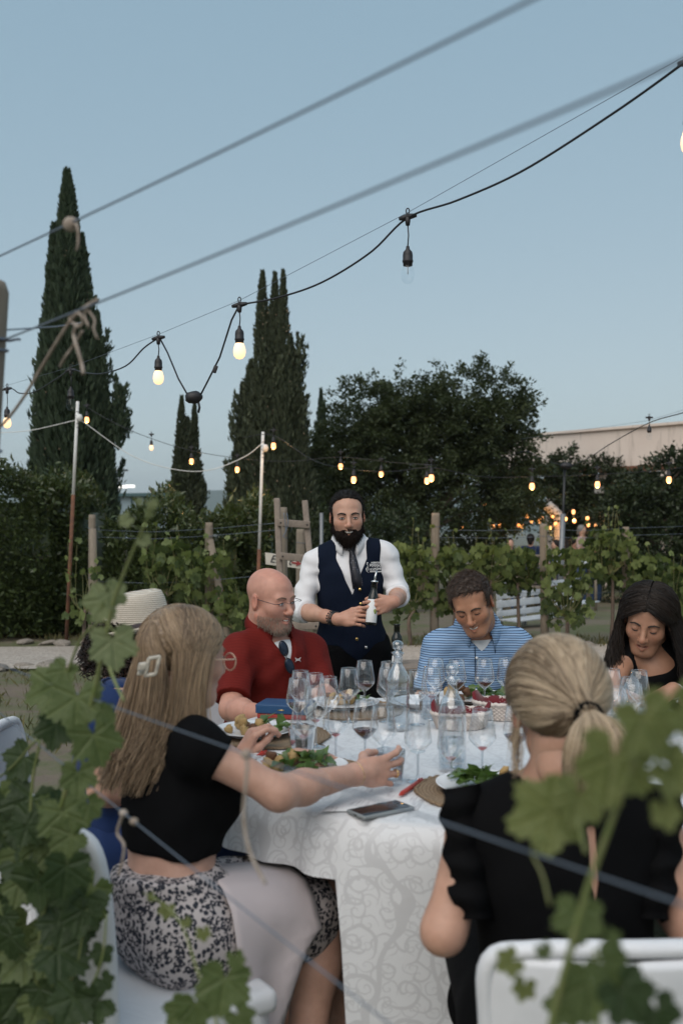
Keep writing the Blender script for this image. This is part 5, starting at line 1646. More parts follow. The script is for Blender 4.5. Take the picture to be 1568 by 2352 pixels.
# 3 young man in the striped polo
def striped_man():
    d = 4.05
    root = empty('person', (P(1090, 1500, d).x, d + .2, gz(0, d)), 'laughing young man in blue striped polo looking down', 'person', 'people at the dinner')
    H = Head(P(1085, 1388, d), facing(-17, 25, 12), .99, .0032, mouth='smile', neck=.058)
    J = dict(pel=P(1095, 1720, 4.25), che=P(1095, 1545, 4.20), nb=P(1096, 1452, 4.17), sR=P(1006, 1490, 4.16), sL=P(1186, 1482, 4.18),
             eR=P(978, 1602, 4.10), wR=P(1020, 1660, 3.90), eL=P(1222, 1595, 4.10), wL=P(1180, 1660, 3.92))
    J['pel'] = A3((J['che'][0], 4.27, .56))
    B = Body(J, 1.0, .95, 1.0, 1.0); B.auto_legs()
    sk = B.torso() + B.arm('L') + B.arm('R') + B.leg('L') + B.leg('R') + B.foot('L') + B.foot('R') + [cap(B.J['nb'], H.w(A3((0, -.03, -.06))), .058, k=.03)]
    bv, bf = sdf_mesh(sk, .010)
    hands = []
    for q, sx in (('R', 1), ('L', -1)):
        w_, e_ = B.J['w' + q], B.J['e' + q]
        hands.append(sdf_mesh([cap(w_ + (e_ - w_) * .3, w_, .034, .027)] + hand_prims(w_, (sx * .5, -.8, -.1), (0, 0, -1), (sx * .8, .5, 0), (20, 20, 22, 24)), .004))
    v, f, c = merge([(bv, bf, None), (H.v, H.faces, H.col)] + [(a, b, None) for a, b in hands])
    np_mesh('body', v, f, skin_tan, root, cols=c)
    H.face(root, 'down', MATS['brow_brown'], .0032, -.003, teeth=1, lash=.0014)
    hm = hair_mat('brown_hair', (.020, .011, .007), (.075, .042, .025), .5)
    def hl(X, Y, Z):
        top = (.082 - Z) * .85 + (Y - .058) * .6 + .10 * np.maximum(0, X - .012)
        side = np.maximum(np.maximum(-.030 - Z, Y - .030), -(np.abs(X) - .045))
        back = np.maximum(-.070 - Z, Y + .008)
        return np.minimum(np.minimum(top, side), back)
    short_hair(H, root, hm, 'hair', hl, .008, 4200, .024, 15, .42, comb=(-.75, .6, -.15))
    def sl(q, u): 
        a, e_ = B.J['s' + q], B.J['e' + q]; end = a + (e_ - a) * u
        return [cap(a, e_ + (e_ - a) * .1, .063, .062, k=.045, clip=[(end, nrm(e_ - a))])]
    sp = B.torso(.016) + sl('L', .9) + sl('R', .9)
    C0, L_, F_, U_ = B.J['nb'], B.left, B.fwd, B.up
    def vcut(X, Y, Z):
        dx, dy, dz = X - C0[0], Y - C0[1], Z - C0[2]
        l = dx * L_[0] + dy * L_[1] + dz * L_[2]; f_ = dx * F_[0] + dy * F_[1] + dz * F_[2]; u = dx * U_[0] + dy * U_[1] + dz * U_[2]
        return np.maximum(np.abs(l) - np.clip((u + .048) * 1.1, -1, .066), -(f_ - .02))
    sp.append(dict(t='fn', fn=vcut, k=.004, sub=True))
    so, sv = cloth_obj('polo_shirt', sp, .0062, striped, root, wsin(41, .0042, 34, (1, 1, 1.4)))
    cloth_obj('undershirt', [ell(B.J['che'], (.16, .114, .160), B.fr)] + [cap(B.J['nb'] - B.up * .030 + B.fwd * .02 + B.left * s * .03, B.J['nb'] - B.up * .050 + B.fwd * .035, .05, .05) for s in (-1, 1)], .009, white_tee, root)
    collar(root, B.J['nb'] + B.up * .038 + B.fwd * .006, B.up + B.fwd * .22, B.fwd, .076, striped, .08, .070, .038, 58)
    cloth_obj('shorts', [ell(B.J['pel'], (.175, .13, .12), B.fr)] + B.leg('L', .02, shin=False) + B.leg('R', .02, shin=False), .012, navy_vest, root)
    for py in (1513, 1560):
        q = P(1096 + (py - 1513) * .05, py, 4.05); y = front_y(sv, q.x, q.z)
        MB().lathe([(0, -.002), (.005, -.002), (.006, 0), (.004, .002), (0, .002)], (q.x, y - .001, q.z), 10, Matrix.Rotation(R(90), 3, 'X')).build('button', white_tee, root)
    q0, q1 = P(1096, 1490, 4.05), P(1098, 1575, 4.05)
    MB().tube([(P(1096, yy, 4).x, front_y(sv, P(1096, yy, 4).x, P(1096, yy, 4.03).z) - .001, P(1096, yy, 4.05).z) for yy in (1488, 1505, 1525, 1545, 1570)], .0016, 5).build('placket_edge', navy_vest, root)
striped_man()

# 4 dark haired woman
def long_hair_woman():
    d = 3.62
    root = empty('person', (P(1500, 1500, d).x, d + .2, gz(0, d)), 'woman with long dark wavy hair in black sleeveless top', 'person', 'people at the dinner')
    H = Head(P(1487, 1424, d), facing(-27, 22, -9), .99, .0032, female=True, mouth='open', jaw=.9, neck=.046)
    J = dict(pel=(1.28, 3.92, .56), che=P(1510, 1580, 3.72), nb=P(1503, 1488, 3.72), sR=P(1434, 1512, 3.66), sL=P(1585, 1515, 3.70),
             eR=P(1392, 1612, 3.52), wR=P(1430, 1600, 3.32), eL=P(1628, 1640, 3.50), wL=P(1545, 1585, 3.36))
    B = Body(J, .86, .80, .9, .9, bust=1.0); B.auto_legs()
    sk = B.torso() + B.arm('L') + B.arm('R') + B.leg('L') + B.leg('R') + B.foot('L') + B.foot('R') + [cap(B.J['nb'], H.w(A3((0, -.03, -.06))), .047, k=.03)]
    bv, bf = sdf_mesh(sk, .008)
    w_, e_ = B.J['wL'], B.J['eL']
    h1 = sdf_mesh([cap(w_ + (e_ - w_) * .35, w_, .030, .022, k=.02)] + hand_prims(w_, (-.80, -.25, -.35), (-.25, .25, -.9), (-.1, .9, .35), (52, 48, 44, 40), ((.7, .35, .7), (.6, -.1, .8), (.5, -.2, .8)), .92, 3), .0026)
    w2, e2 = B.J['wR'], B.J['eR']
    h2 = sdf_mesh([cap(w2 + (e2 - w2) * .35, w2, .030, .022, k=.02)] + hand_prims(w2, (.7, -.6, -.1), (0, 0, -1), (.6, .7, 0), (20, 24, 26, 28), None, .9), .0035)
    v, f, c = merge([(bv, bf, None), (H.v, H.faces, H.col), (*h1, None), (*h2, None)])
    np_mesh('body', v, f, skin_olive, root, cols=c)
    H.face(root, 'down', None, .0030, -.001, lash=.0017)
    sp = B.torso(.010)
    C0 = B.J['che']; L_, F_, U_ = B.left, B.fwd, B.up
    def cut(X, Y, Z):
        dx, dy, dz = X - C0[0], Y - C0[1], Z - C0[2]
        l = dx * L_[0] + dy * L_[1] + dz * L_[2]; u = dx * U_[0] + dy * U_[1] + dz * U_[2]; f_ = dx * F_[0] + dy * F_[1] + dz * F_[2]
        arm = .118 - np.abs(l) + np.maximum(0, -.0 - u) * .7
        neck = np.maximum(np.hypot(l, f_ - .02) - .068, .128 - u)
        return np.minimum(arm, neck)
    sp.append(dict(t='fn', fn=cut, k=.004, sub=True))
    cloth_obj('top', sp, .007, black_cloth, root, wsin(51, .003, 30))
    cloth_obj('skirt', [ell(B.J['pel'], (.15, .115, .11), B.fr)] + B.leg('L', .02, shin=False) + B.leg('R', .02, shin=False), .012, black_cloth, root)
    # hair: scalp shell and long waves parted in the middle
    hm = hair_mat('dark_brown_wavy_hair', (.006, .0045, .004), (.030, .019, .013), .5, .3)
    def hl(X, Y, Z):
        a = (.060 - Z) * .8 + (Y - .060) * .7 + np.maximum(0, .02 - np.abs(X)) * -.2
        side = np.maximum(Y - .035, -(np.abs(X) - .050))
        back = Y + .0
        return np.minimum(np.minimum(a, side), back)
    short_hair(H, root, hm, 'hair', hl, .008, 50, .01, 61, .2)
    side = nrm(A3((H.fr[0][0], H.fr[0][1], 0))); bf_ = A3((B.fwd[0], B.fwd[1], 0))
    def fall(i, rg, sgn, al, L):
        fr_ = max(0, al)                                   # strands from the front fall in front of the shoulder
        return side * sgn * (.035 + .05 * rg.rand()) + bf_ * (.13 * fr_ + .03 * rg.rand() - .02) + A3((0, 0, -L)), .024, 15
    parted_hair(H, root, hm, 3600, .40, fall, 6, al=(-75, 62), yfront=.60, bulk=.016)
    ax = nrm(B.J['wL'] - B.J['eL']); a_, b_ = frame_of(V(ax))
    for off, mat, r in ((.012, white_tee, .0022), (.022, silver_m, .002)):
        c = V(B.J['wL']) - V(ax) * off; rr = .0265
        MB().tube([c + a_ * math.cos(t_) * rr + b_ * math.sin(t_) * rr for t_ in np.linspace(0, 6.283, 25)], r, 6).build('bracelet', mat, root)
    c = V(B.J['wL']) - V(ax) * .018 - V((0, .01, .03))
    MB().ell(c, (.006,) * 3, None, 8, 6).build('charm', silver_m, root)
long_hair_woman()

# 5 blonde woman with the ponytail, seen from behind
def ponytail_woman():
    d = 1.74
    root = empty('person', (P(1295, 1500, d).x, d, gz(0, d)), 'blonde woman with a ponytail in black ruffled top, back to the camera', 'person', 'people at the dinner')
    fw = facing(172, 14, -4)
    H = Head(P(1282, 1636, d), fw, .93, .005, female=True, jaw=.92, neck=.050)
    J = dict(pel=(.40, 1.78, .56), che=P(1293, 1985, 1.76), nb=P(1282, 1815, 1.74), sL=P(1085, 1900, 1.76), sR=P(1500, 1895, 1.76),
             eL=P(1018, 2140, 1.70), wL=(.33, 2.16, .82), eR=P(1590, 2140, 1.72), wR=(.52, 2.14, .82))
    B = Body(J, 1.06, .85, .95, .95, bust=.9); B.auto_legs()
    sk = B.torso() + B.arm('L') + B.arm('R') + B.leg('L') + B.leg('R') + B.foot('L') + B.foot('R') + [cap(B.J['nb'] - A3((0, 0, .03)), H.w(A3((0, -.03, -.05))), .056, .051, k=.03)]
    bv, bf = sdf_mesh(sk, .0065)
    hands = []
    for q, sx in (('L', 1), ('R', -1)):
        w_, e_ = B.J['w' + q], B.J['e' + q]
        hands.append(sdf_mesh([cap(w_ + (e_ - w_) * .3, w_, .030, .023)] + hand_prims(w_, (sx * .6, .7, 0), (0, 0, -1), (sx * .7, -.6, 0), (25, 28, 30, 30), None, .9), .004))
    v, f, c = merge([(bv, bf, None), (H.v, H.faces, H.col)] + [(a, b, None) for a, b in hands])
    np_mesh('body', v, f, skin_light, root, cols=c)
    H.face(root, 'down', MATS['brow_fair'], .0025)
    # top: body shell, narrow armholes, scalloped ruffle along each armhole, keyhole at the nape
    sp = B.torso(.011)
    C0 = B.J['che']; L_, F_, U_ = B.left, B.fwd, B.up
    def cut(X, Y, Z):
        dx, dy, dz = X - C0[0], Y - C0[1], Z - C0[2]
        l = dx * L_[0] + dy * L_[1] + dz * L_[2]; u = dx * U_[0] + dy * U_[1] + dz * U_[2]; f_ = dx * F_[0] + dy * F_[1] + dz * F_[2]
        arm = .190 - np.abs(l) + np.maximum(0, -.0 - u) * .5
        neck = np.maximum(np.hypot(l, f_ - .02) - .092, .118 - u)
        key = np.maximum(np.abs(l + .03) - np.clip((u + .005) * .08, -1, .007), f_)
        key = np.maximum(key, u - .10)
        return np.minimum(np.minimum(arm, neck), key)
    sp.append(dict(t='fn', fn=cut, k=.004, sub=True))
    cloth_obj('top', sp, .0058, black_cloth, root, wsin(71, .003, 26))
    for sg in (1, -1):                                   # scalloped flutter edge hanging over each upper arm
        m = MB(); n = 46; rows = []
        for i in range(n):
            t = i / (n - 1); py = 1812 + 300 * t
            ox = 1016 + 7 * math.sin(t * 22) + 34 * t * t; ix = 1100 + 30 * t
            if sg < 0: ox, ix = 2586 - ox, 2586 - ix
            dd = 1.685 + .035 * (1 - t)
            rows += [P(ix, py - 14 * (1 - t), dd + .01), P((ix + ox) / 2, py - 6 * (1 - t), dd - .022 + .008 * math.sin(t * 26 + 1)), P(ox, py, dd - .004 + .012 * math.sin(t * 26 + 2)), P(ox + sg * 16, py + 8, dd + .05)]
        fs = [(i * 4 + k, (i + 1) * 4 + k, (i + 1) * 4 + k + 1, i * 4 + k + 1) for i in range(n - 1) for k in range(3)]
        o = m.add(rows, fs).build('ruffle', black_cloth, root); md = o.modifiers.new('t', 'SOLIDIFY'); md.thickness = .003
    cloth_obj('trousers', [ell(B.J['pel'], (.18, .135, .12), B.fr)] + B.leg('L', .02) + B.leg('R', .02), .012, black_cloth, root)
    # hair pulled back to the tie
    hm = hair_mat('blonde_hair', (.115, .075, .042), (.60, .47, .33), .42, .45)
    dark = hair_mat('dark_blonde_roots', (.035, .024, .017), (.11, .075, .05), .5, .35)
    tie = A3((-.040, -.140, -.016))                    # head-local
    def hl(X, Y, Z): return np.minimum(np.maximum(-.062 - Z * 1.0 + np.maximum(0, Y) * .6, Y - .055), -(Z - .075))
    short_hair(H, root, hm, 'scalp_hair', hl, .006, 20, .01, 71, .2)
    rg = np.random.RandomState(9); n = 3600; k = 12; t = np.linspace(0, 1, k)[None, :, None]
    c0 = A3((0, -.012, .036)); E = A3((.083, .101, .091))
    # roots on the hairline ring: front, sides, nape
    az = rg.uniform(-180, 180, n); q = rg.rand(n)
    el_ = np.interp(np.abs(az), [0, 50, 75, 110, 140, 180], [46, 44, 5, -25, -52, -55]) - 8 * rg.rand(n)
    el_ = el_ + rg.rand(n) ** 2 * 40
    d0 = np.stack([np.sin(np.radians(az)) * np.cos(np.radians(el_)), np.cos(np.radians(az)) * np.cos(np.radians(el_)), np.sin(np.radians(el_))], 1)
    d1 = nrm(tie - c0)[None, :].repeat(n, 0)
    sag = np.clip((d0 * d1).sum(1), -1, 1)
    dd = d0[:, None, :] * (1 - t) + d1[:, None, :] * t
    # bend strands round the crown rather than through it
    dd[:, :, 2] += (np.sin(np.pi * t[:, :, 0]) * (.55 * np.clip(.2 - sag, 0, 1.2))[:, None])
    dd /= np.linalg.norm(dd, axis=2, keepdims=True) + 1e-9
    pts = c0 + dd * (E + (.002 + .008 * rg.rand(n))[:, None, None] + .010 * np.sin(np.pi * t))
    last = np.clip((t - .72) / .28, 0, 1) ** 1.5
    pts = pts * (1 - last) + (tie + rg.normal(size=(n, 1, 3)) * .008) * last
    tone = np.clip(.55 + .17 * rg.normal(size=n) + .16 * np.sin(az * .13) - .45 * ((np.abs(az) > 120) & (el_ < -25)) - .15 * np.exp(-((az - 70) / 25) ** 2), 0, 1)
    strands('pulled_back_hair', H.w(pts.reshape(-1, 3)).reshape(pts.shape), .0008 + .0008 * rg.rand(n), hm, root, cols=tone, taper=.8, seed=4)
    MB().tube([H.wp(tie + A3((.017 * math.cos(a), -.002, .017 * math.sin(a)))) for a in np.linspace(0, 6.283, 21)], .0085, 8).build('hair_tie', black_cloth, root)
    # ponytail
    n = 2600; k = 14; t = np.linspace(0, 1, k)
    T = H.w(tie); pts = np.zeros((n, k, 3))
    for i in range(n):
        a = rg.rand() * 6.283; r = math.sqrt(rg.rand()); L = rg.uniform(.085, .118)
        sx = math.cos(a) * r; sy = math.sin(a) * r
        x = T[0] + .010 * sx + (.056 * sx + .006) * np.sin(np.minimum(t * 1.25, 1) * 1.57) - .020 * t ** 3 * (sx + .3)
        y = T[1] - .012 + .010 * sy - (.050 + .035 * sy) * np.sin(np.minimum(t * 1.6, 1) * 1.57) * 1.0 + .03 * t * t
        z = T[2] + .012 * (1 - t) * sy + .020 * np.sin(t * 3.14) * (1 - t) - L * t ** 1.25
        pts[i] = np.stack([x, y, z], 1)
    strands('ponytail', pts, .0008 + .0008 * rg.rand(n), hm, root, cols=np.clip(.58 + .2 * rg.normal(size=n), 0, 1), taper=.5, seed=5)
    # loose wisps by the ear and nape
    n = 55; k = 8; t = np.linspace(0, 1, k)[None, :, None]
    st = np.stack([np.full(n, .078) + .004 * rg.normal(size=n), .02 * rg.normal(size=n), -.01 + .02 * rg.normal(size=n)], 1)
    pts = st[:, None, :] + t * A3((.01, .015, -.10)) * (.6 + .8 * rg.rand(n))[:, None, None] + np.sin(t * 4) * rg.normal(size=(n, 1, 3)) * .006
    strands('loose_wisps', H.w(pts.reshape(-1, 3)).reshape(pts.shape), .0006 + .0005 * rg.rand(n), hm, root, taper=.4)
ponytail_woman()

# 6 long haired woman with the claw clip, reaching for a glass
def reaching_woman():
    root = empty('person', (-.37, 2.2, gz(0, 2)), 'woman with long light brown hair and claw clip reaching for a tumbler', 'person', 'people at the dinner')
    hd = P(423, 1512, 2.30)
    f = nrm((.74, .66, -.10))
    H = Head(hd, hframe(f, (0, 0, 1), 0), .95, .0042, female=True, jaw=.92, neck=.048)
    J = dict(pel=P(392, 2110, 2.20), che=P(398, 1800, 2.28), nb=P(398, 1665, 2.30), sR=P(462, 1722, 2.17), sL=P(335, 1712, 2.42),
             eR=P(640, 1822, 2.17), wR=P(818, 1778, 2.36), eL=P(430, 1840, 2.62), wL=(-.12, 2.66, .82))
    B = Body(J, .90, .84, 1.0, .95, bust=1.15)
    ff = nrm((.82, .57, 0)); ll = A3((-ff[1], ff[0], 0))
    J = B.J
    J['hR'] = J['pel'] - ll * .08; J['hL'] = J['pel'] + ll * .08
    J['kR'] = A3(P(742, 2078, 2.40)); J['kL'] = A3(P(735, 2020, 2.55)); J['aR'] = A3((-.10, 2.28, .10)); J['aL'] = A3((.02, 2.50, .09)); J['tR'] = J['aR'] + ff * .15 + A3((0, 0, -.05)); J['tL'] = J['aL'] + ff * .15 + A3((0, 0, -.05))
    sk = B.torso() + B.arm('L') + B.arm('R', 0.001) + B.leg('L') + B.leg('R') + B.foot('L') + B.foot('R') + [cap(B.J['nb'] - A3((0, 0, .02)), H.w(A3((0, -.03, -.06))), .050, k=.03)]
    bv, bf = sdf_mesh(sk, .0065)
    w_, e_ = B.J['wR'], B.J['eR']
    u = nrm(A3(P(915, 1766, 2.435)) - w_)
    h1 = sdf_mesh([cap(w_ + (e_ - w_) * .45, w_, (.032), .024, k=.02)] + hand_prims(w_, u, (-.1, .95, -.1), (-.05, .1, .98), (8, 10, 12, 14), ((.7, .3, .8), (.9, .1, .6), (1, .0, .2)), .98, 10, (26, 28, 30, 32)), .0028)
    w2, e2 = B.J['wL'], B.J['eL']
    h2 = sdf_mesh([cap(w2 + (e2 - w2) * .35, w2, .030, .023)] + hand_prims(w2, (.8, .4, 0), (0, 0, -1), (.4, -.8, 0), (20, 22, 24, 26), None, .9), .004)
    v, f_, c = merge([(bv, bf, None), (H.v, H.faces, H.col), (*h1, A3((1, .96, .95))), (*h2, None)])
    np_mesh('body', v, f_, skin_fair, root, cols=c)
    H.face(root, 'open', MATS['brow_fair'], .0026)
    # ring and fine bracelet
    m = MB(); cc = w_ + u * .118 - nrm((-.1, .35, .9)) * .010
    uu = V(u); a_, b_ = frame_of(uu)
    MB().tube([V(cc) + a_ * math.cos(t) * .0098 + b_ * math.sin(t) * .0098 for t in np.linspace(0, 6.283, 17)], .0016, 6).build('ring', gold_m, root)
    ax = V(nrm(w_ - e_)); a_, b_ = frame_of(ax)
    MB().tube([V(w_) - ax * .004 + a_ * math.cos(t) * .0285 + b_ * math.sin(t) * .0285 for t in np.linspace(0, 6.283, 25)], .0009, 5).build('bracelet', gold_m, root)
    # black cap sleeve top, cropped
    a, e = B.J['sR'], B.J['eR']
    sp = B.torso(.010, pelvis=False)
    for q in 'LR':
        a, e = B.J['s' + q], B.J['e' + q]; end = a + (e - a) * .26
        sp.append(cap(a, a + (e - a) * .5, .056, .054, k=.03, clip=[(end, nrm(e - a))]))
    C0 = B.J['che']; L_, F_, U_ = B.left, B.fwd, B.up
    zhem = P(400, 1962, 2.2).z
    sp.append(dict(t='fn', fn=lambda X, Y, Z: Z - zhem + .02 * X + 0 * Y, k=.004, sub=True))
    cloth_obj('cropped_top', sp, .0058, black_cloth, root, wsin(81, .0028, 24))
    # skirt
    sk = [ell(B.J['pel'] + A3((0, 0, .0)), (.140, .128, .125), B.fr, k=.05), ell(B.J['pel'] + A3((-.01, 0, .10)), (.130, .112, .10), B.fr, k=.05)]
    for q, u_ in (('R', .98), ('L', .98)):
        h_, k_ = B.J['h' + q], B.J['k' + q]; end = h_ + (k_ - h_) * u_
        sk.append(cap(h_, k_ + (k_ - h_) * .1, .094, .078, k=.05, clip=[(end, nrm(k_ - h_))]))
        sk.append(cap(h_ - A3((0, 0, .03)), end - A3((0, 0, .075)) - (k_ - h_) * .08, .080, .050, k=.05, clip=[(end, nrm(k_ - h_))]))
    ztop = P(400, 1985, 2.2).z
    sk.append(dict(t='fn', fn=lambda X, Y, Z: ztop + .06 * (X + .37) - Z + 0 * Y, k=.004, sub=True))
    cloth_obj('leopard_skirt', sk, .0068, leopard, root, wsin(82, .005, 26))
    # hanging skirt panel at the side of the seat
    m = MB(); rows = []; n = 16
    for i in range(n):
        t = i / (n - 1)
        top = P(520 + 70 * t, 2150 + 10 * math.sin(t * 9), 2.10 + .10 * t); bot = P(560 + 60 * t, 2420, 2.14 + .12 * t + .02 * math.sin(t * 14))
        rows += [top, top.lerp(bot, .5) + V((0, .012 * math.sin(t * 16), 0)), bot]
    o = m.add(rows, [(i * 3 + k, (i + 1) * 3 + k, (i + 1) * 3 + k + 1, i * 3 + k + 1) for i in range(n - 1) for k in range(2)]).build('skirt_slit_panel', leopard, root); o.modifiers.new('t', 'SOLIDIFY').thickness = .003
    for q in 'LR':
        a_, t_ = V(B.J['a' + q]), V(B.J['t' + q]); MB().tube([a_ + V((0, 0, -.05)), a_.lerp(t_, .5), t_], [.042, .046, .036], 10).build('shoe', black_plastic, root)
    # hair
    hm = hair_mat('light_brown_hair', (.085, .052, .030), (.50, .355, .225), .4, .45)
    def hl(X, Y, Z): return np.minimum((.050 - Z) * .8 + (Y - .062) * .7, np.maximum(Y - .035, -(np.abs(X) - .045)) * (Y > -.5) + np.maximum(0, -.07 - Z))
    short_hair(H, root, hm, 'scalp_hair', lambda X, Y, Z: np.maximum(hl(X, Y, Z), -.075 - Z), .007, 20, .01, 91, .2)
    bk = -A3(B.fwd) * A3((1, 1, 0)); rt_ = -A3(B.left)
    def fall(i, rg, sgn, al, L):
        if sgn < 0:                                     # her right: the side the camera sees
            front = max(0, al)
            sweep = bk * (.055 * (1 - front) * (.5 + .8 * rg.rand()) - .0 * front) + rt_ * (.015 * rg.rand()) + A3(B.fwd) * (-.005 * front)
            return sweep + A3((0, 0, -L * (1 - .22 * front))), .003, 6
        return bk * (.05 + .04 * rg.rand()) + A3((0, 0, -L)), .003, 6
    parted_hair(H, root, hm, 4600, .285, fall, 12, al=(-95, 60), yfront=.30, rad=(.0008, .0014), split=.38, bulk=.004)
    # claw clip
    cm = simple('marbled_clip', (.62, .56, .47, 1), .3, (.30, .27, .23, 1), 60)
    c = P(350, 1530, 2.135); a1 = V((.96, .25, .12)).normalized(); a2 = V((.22, -.05, .97)).normalized(); m = MB()
    rot = Matrix((a1, a1.cross(a2), a2)).transposed()
    cl = empty('claw', c); bpy.data.objects.remove(cl)
    m.box(c + a2 * .019, (.026, .012, .008), rot, .003); m.box(c - a2 * .019, (.026, .012, .008), rot, .003)
    m.box(c + a1 * .011, (.008, .0121, .041), rot, .003); m.box(c - a1 * .011, (.008, .0122, .041), rot, .003)
    m.box(c - a1 * .022 + a2 * .003, (.019, .014, .018), rot, .004); m.box(c - a1 * .022 - a2 * .013 + V((0, .01, 0)), (.019, .011, .009), rot, .003)
    m.build('claw_clip', cm, root)
    # glasses
    fm = simple('clear_amber_frame', (.62, .42, .30, 1), .2); gl = MATS['spectacle_glass']
    wp = H.wp
    for s in (-1, 1):
        ring = [wp((s * .034 + .025 * math.cos(t), .112, -.004 + .021 * math.sin(t))) for t in np.linspace(0, 6.283, 21)]
        MB().tube(ring, .0019, 6).build('spectacle_rim', fm, root)
        MB().add(ring[:-1], [tuple(range(20))]).build('spectacle_lens', gl, root)
        MB().tube([wp((s * .058, .110, .006)), wp((s * .078, .09, .006)), wp((s * .082, -.01, .004))], .0019, 6).build('spectacle_temple', fm, root)
    MB().tube([wp((-.010, .112, 0)), wp((0, .115, .002)), wp((.010, .112, 0))], .0016, 6).build('spectacle_bridge', fm, root)
    return B
REACH = reaching_woman()

# 7 woman in the straw hat
def hat_woman():
    d = 2.78
    root = empty('person', (-.64, d, gz(0, d)), 'woman in straw hat and cobalt blue dress half hidden behind the long hair', 'person', 'people at the dinner')
    f = nrm((.96, .12, -.12))
    H = Head(P(318, 1492, d), hframe(f, (0, 0, 1), 0), .98, .0048, female=True, jaw=.92, neck=.048)
    J = dict(pel=(-.66, 2.82, .56), che=P(262, 1720, d), nb=P(285, 1585, d), sR=P(272, 1612, d - .15), sL=P(262, 1600, d + .17),
             eR=P(238, 1815, d - .12), wR=P(330, 1800, d - .02), eL=P(430, 1740, d + .22), wL=P(553, 1742, 2.88))
    B = Body(J, .88, .92, .95, .92, bust=1.0); B.auto_legs()
    sk = B.torso() + B.arm('L') + B.arm('R') + B.leg('L') + B.leg('R') + B.foot('L') + B.foot('R') + [cap(B.J['nb'], H.w(A3((0, -.03, -.06))), .048, k=.03)]
    bv, bf = sdf_mesh(sk, .0075)
    w_, e_ = B.J['wL'], B.J['eL']
    h1 = sdf_mesh([cap(w_ + (e_ - w_) * .4, w_, .030, .024, k=.02)] + hand_prims(w_, (.42, -.05, .88), (.75, .3, -.3), (.35, -.9, -.2), (38, 46, 52, 56), ((.85, .15, .5), (.95, -.1, .45), (.95, -.1, .3)), .95, 2), .0028)
    w2, e2 = B.J['wR'], B.J['eR']
    h2 = sdf_mesh([cap(w2 + (e2 - w2) * .35, w2, .030, .023)] + hand_prims(w2, (.9, .3, 0), (0, 0, -1), (.3, .9, 0), (20, 22, 24, 26), None, .9), .004)
    v, f_, c = merge([(bv, bf, None), (H.v, H.faces, H.col), (*h1, A3((1, .96, .95))), (*h2, None)])
    np_mesh('body', v, f_, skin_fair, root, cols=c)
    H.face(root, 'open', None, .0026)
    sp = B.torso(.012)
    a, e = B.J['sR'], B.J['eR']
    C0 = B.J['che']; U_ = B.up; L_ = B.left; F_ = B.fwd
    def cut(X, Y, Z):
        dx, dy, dz = X - C0[0], Y - C0[1], Z - C0[2]
        l = dx * L_[0] + dy * L_[1] + dz * L_[2]; u = dx * U_[0] + dy * U_[1] + dz * U_[2]; f_ = dx * F_[0] + dy * F_[1] + dz * F_[2]
        return np.minimum(.150 - np.abs(l) + np.maximum(0, -u) * .6, np.maximum(np.hypot(l, f_) - .088, .115 - u))
    sp.append(dict(t='fn', fn=cut, k=.004, sub=True))
    cloth_obj('dress_bodice', sp, .0065, blue_dress, root, wsin(101, .004, 30))
    cloth_obj('dress_skirt', [ell(B.J['pel'], (.150, .12, .12), B.fr)] + B.leg('L', .012, shin=False) + B.leg('R', .012, shin=False), .011, blue_dress, root, wsin(102, .006, 24))
    for q in 'RL':                                       # short flared sleeves
        a, e = V(B.J['s' + q]), V(B.J['e' + q]); ax = (e - a).normalized(); u_, v_ = frame_of(ax); m = MB(); n = 28; vs = []
        for r_, t in ((.050, -.05), (.064, 0.0), (.074, .055), (.088, .085)):
            for i in range(n):
                th = i / n * 6.283; rr = r_ + (.010 * math.sin(th * 5) if t > .03 else 0)
                vs.append(a + ax * t + u_ * math.cos(th) * rr + v_ * math.sin(th) * rr)
        fs = [(j * n + i, j * n + (i + 1) % n, (j + 1) * n + (i + 1) % n, (j + 1) * n + i) for j in range(3) for i in range(n)]
        o = m.add(vs, fs).build('flared_sleeve', blue_dress, root); o.modifiers.new('t', 'SOLIDIFY').thickness = .003
    # dark curly hair
    hm = hair_mat('dark_curly_hair', (.006, .004, .004), (.034, .020, .014), .5, .3)
    rg = np.random.RandomState(14); n = 750; k = 14; t = np.linspace(0, 1, k)[None, :, None]
    az = np.radians(rg.uniform(65, 295, n)); elv = np.radians(rg.uniform(-35, 45, n))
    r0 = np.stack([np.sin(az) * np.cos(elv) * .078, -.012 + np.cos(az) * np.cos(elv) * .098, .03 + np.sin(elv) * .085], 1)
    L = rg.uniform(.03, .085, n)[:, None, None]; ph = rg.rand(n, 1, 1) * 6.28
    outd = r0 / np.linalg.norm(r0, axis=1, keepdims=True)
    pts = r0[:, None, :] + outd[:, None, :] * .03 * np.sin(t * 1.6) + A3((0, -.25, -1)) * L * t
    pts = pts + .010 * np.concatenate([np.sin(t * 17 + ph), np.cos(t * 17 + ph), .4 * np.sin(t * 11 + ph)], 2) * (t ** .5)
    strands('curly_hair', H.w(pts.reshape(-1, 3)).reshape(pts.shape), .0022 + .002 * rg.rand(n), hm, root, taper=.6)
    # straw hat
    sm_ = N('woven_straw'); co = sm_.coord('Object'); wv = sm_.n('TexWave', wave_type='BANDS', bands_direction='Z'); wv.inputs['Scale'].default_value = 58; wv.inputs['Distortion'].default_value = 1.2; wv.inputs['Detail'].default_value = 2; wv.inputs['Detail Scale'].default_value = 6
    sm_.l(co, wv.inputs['Vector']); sm_.base(sm_.mix(wv.outputs['Fac'], (.46, .39, .31, 1), (.66, .60, .52, 1))); sm_.set(Roughness=.8); sm_.bump(wv.outputs['Fac'], .6, .004); sm_ = sm_.m
    tilt = Matrix.Rotation(R(-10), 3, 'Y') @ Matrix.Rotation(R(3), 3, 'X')
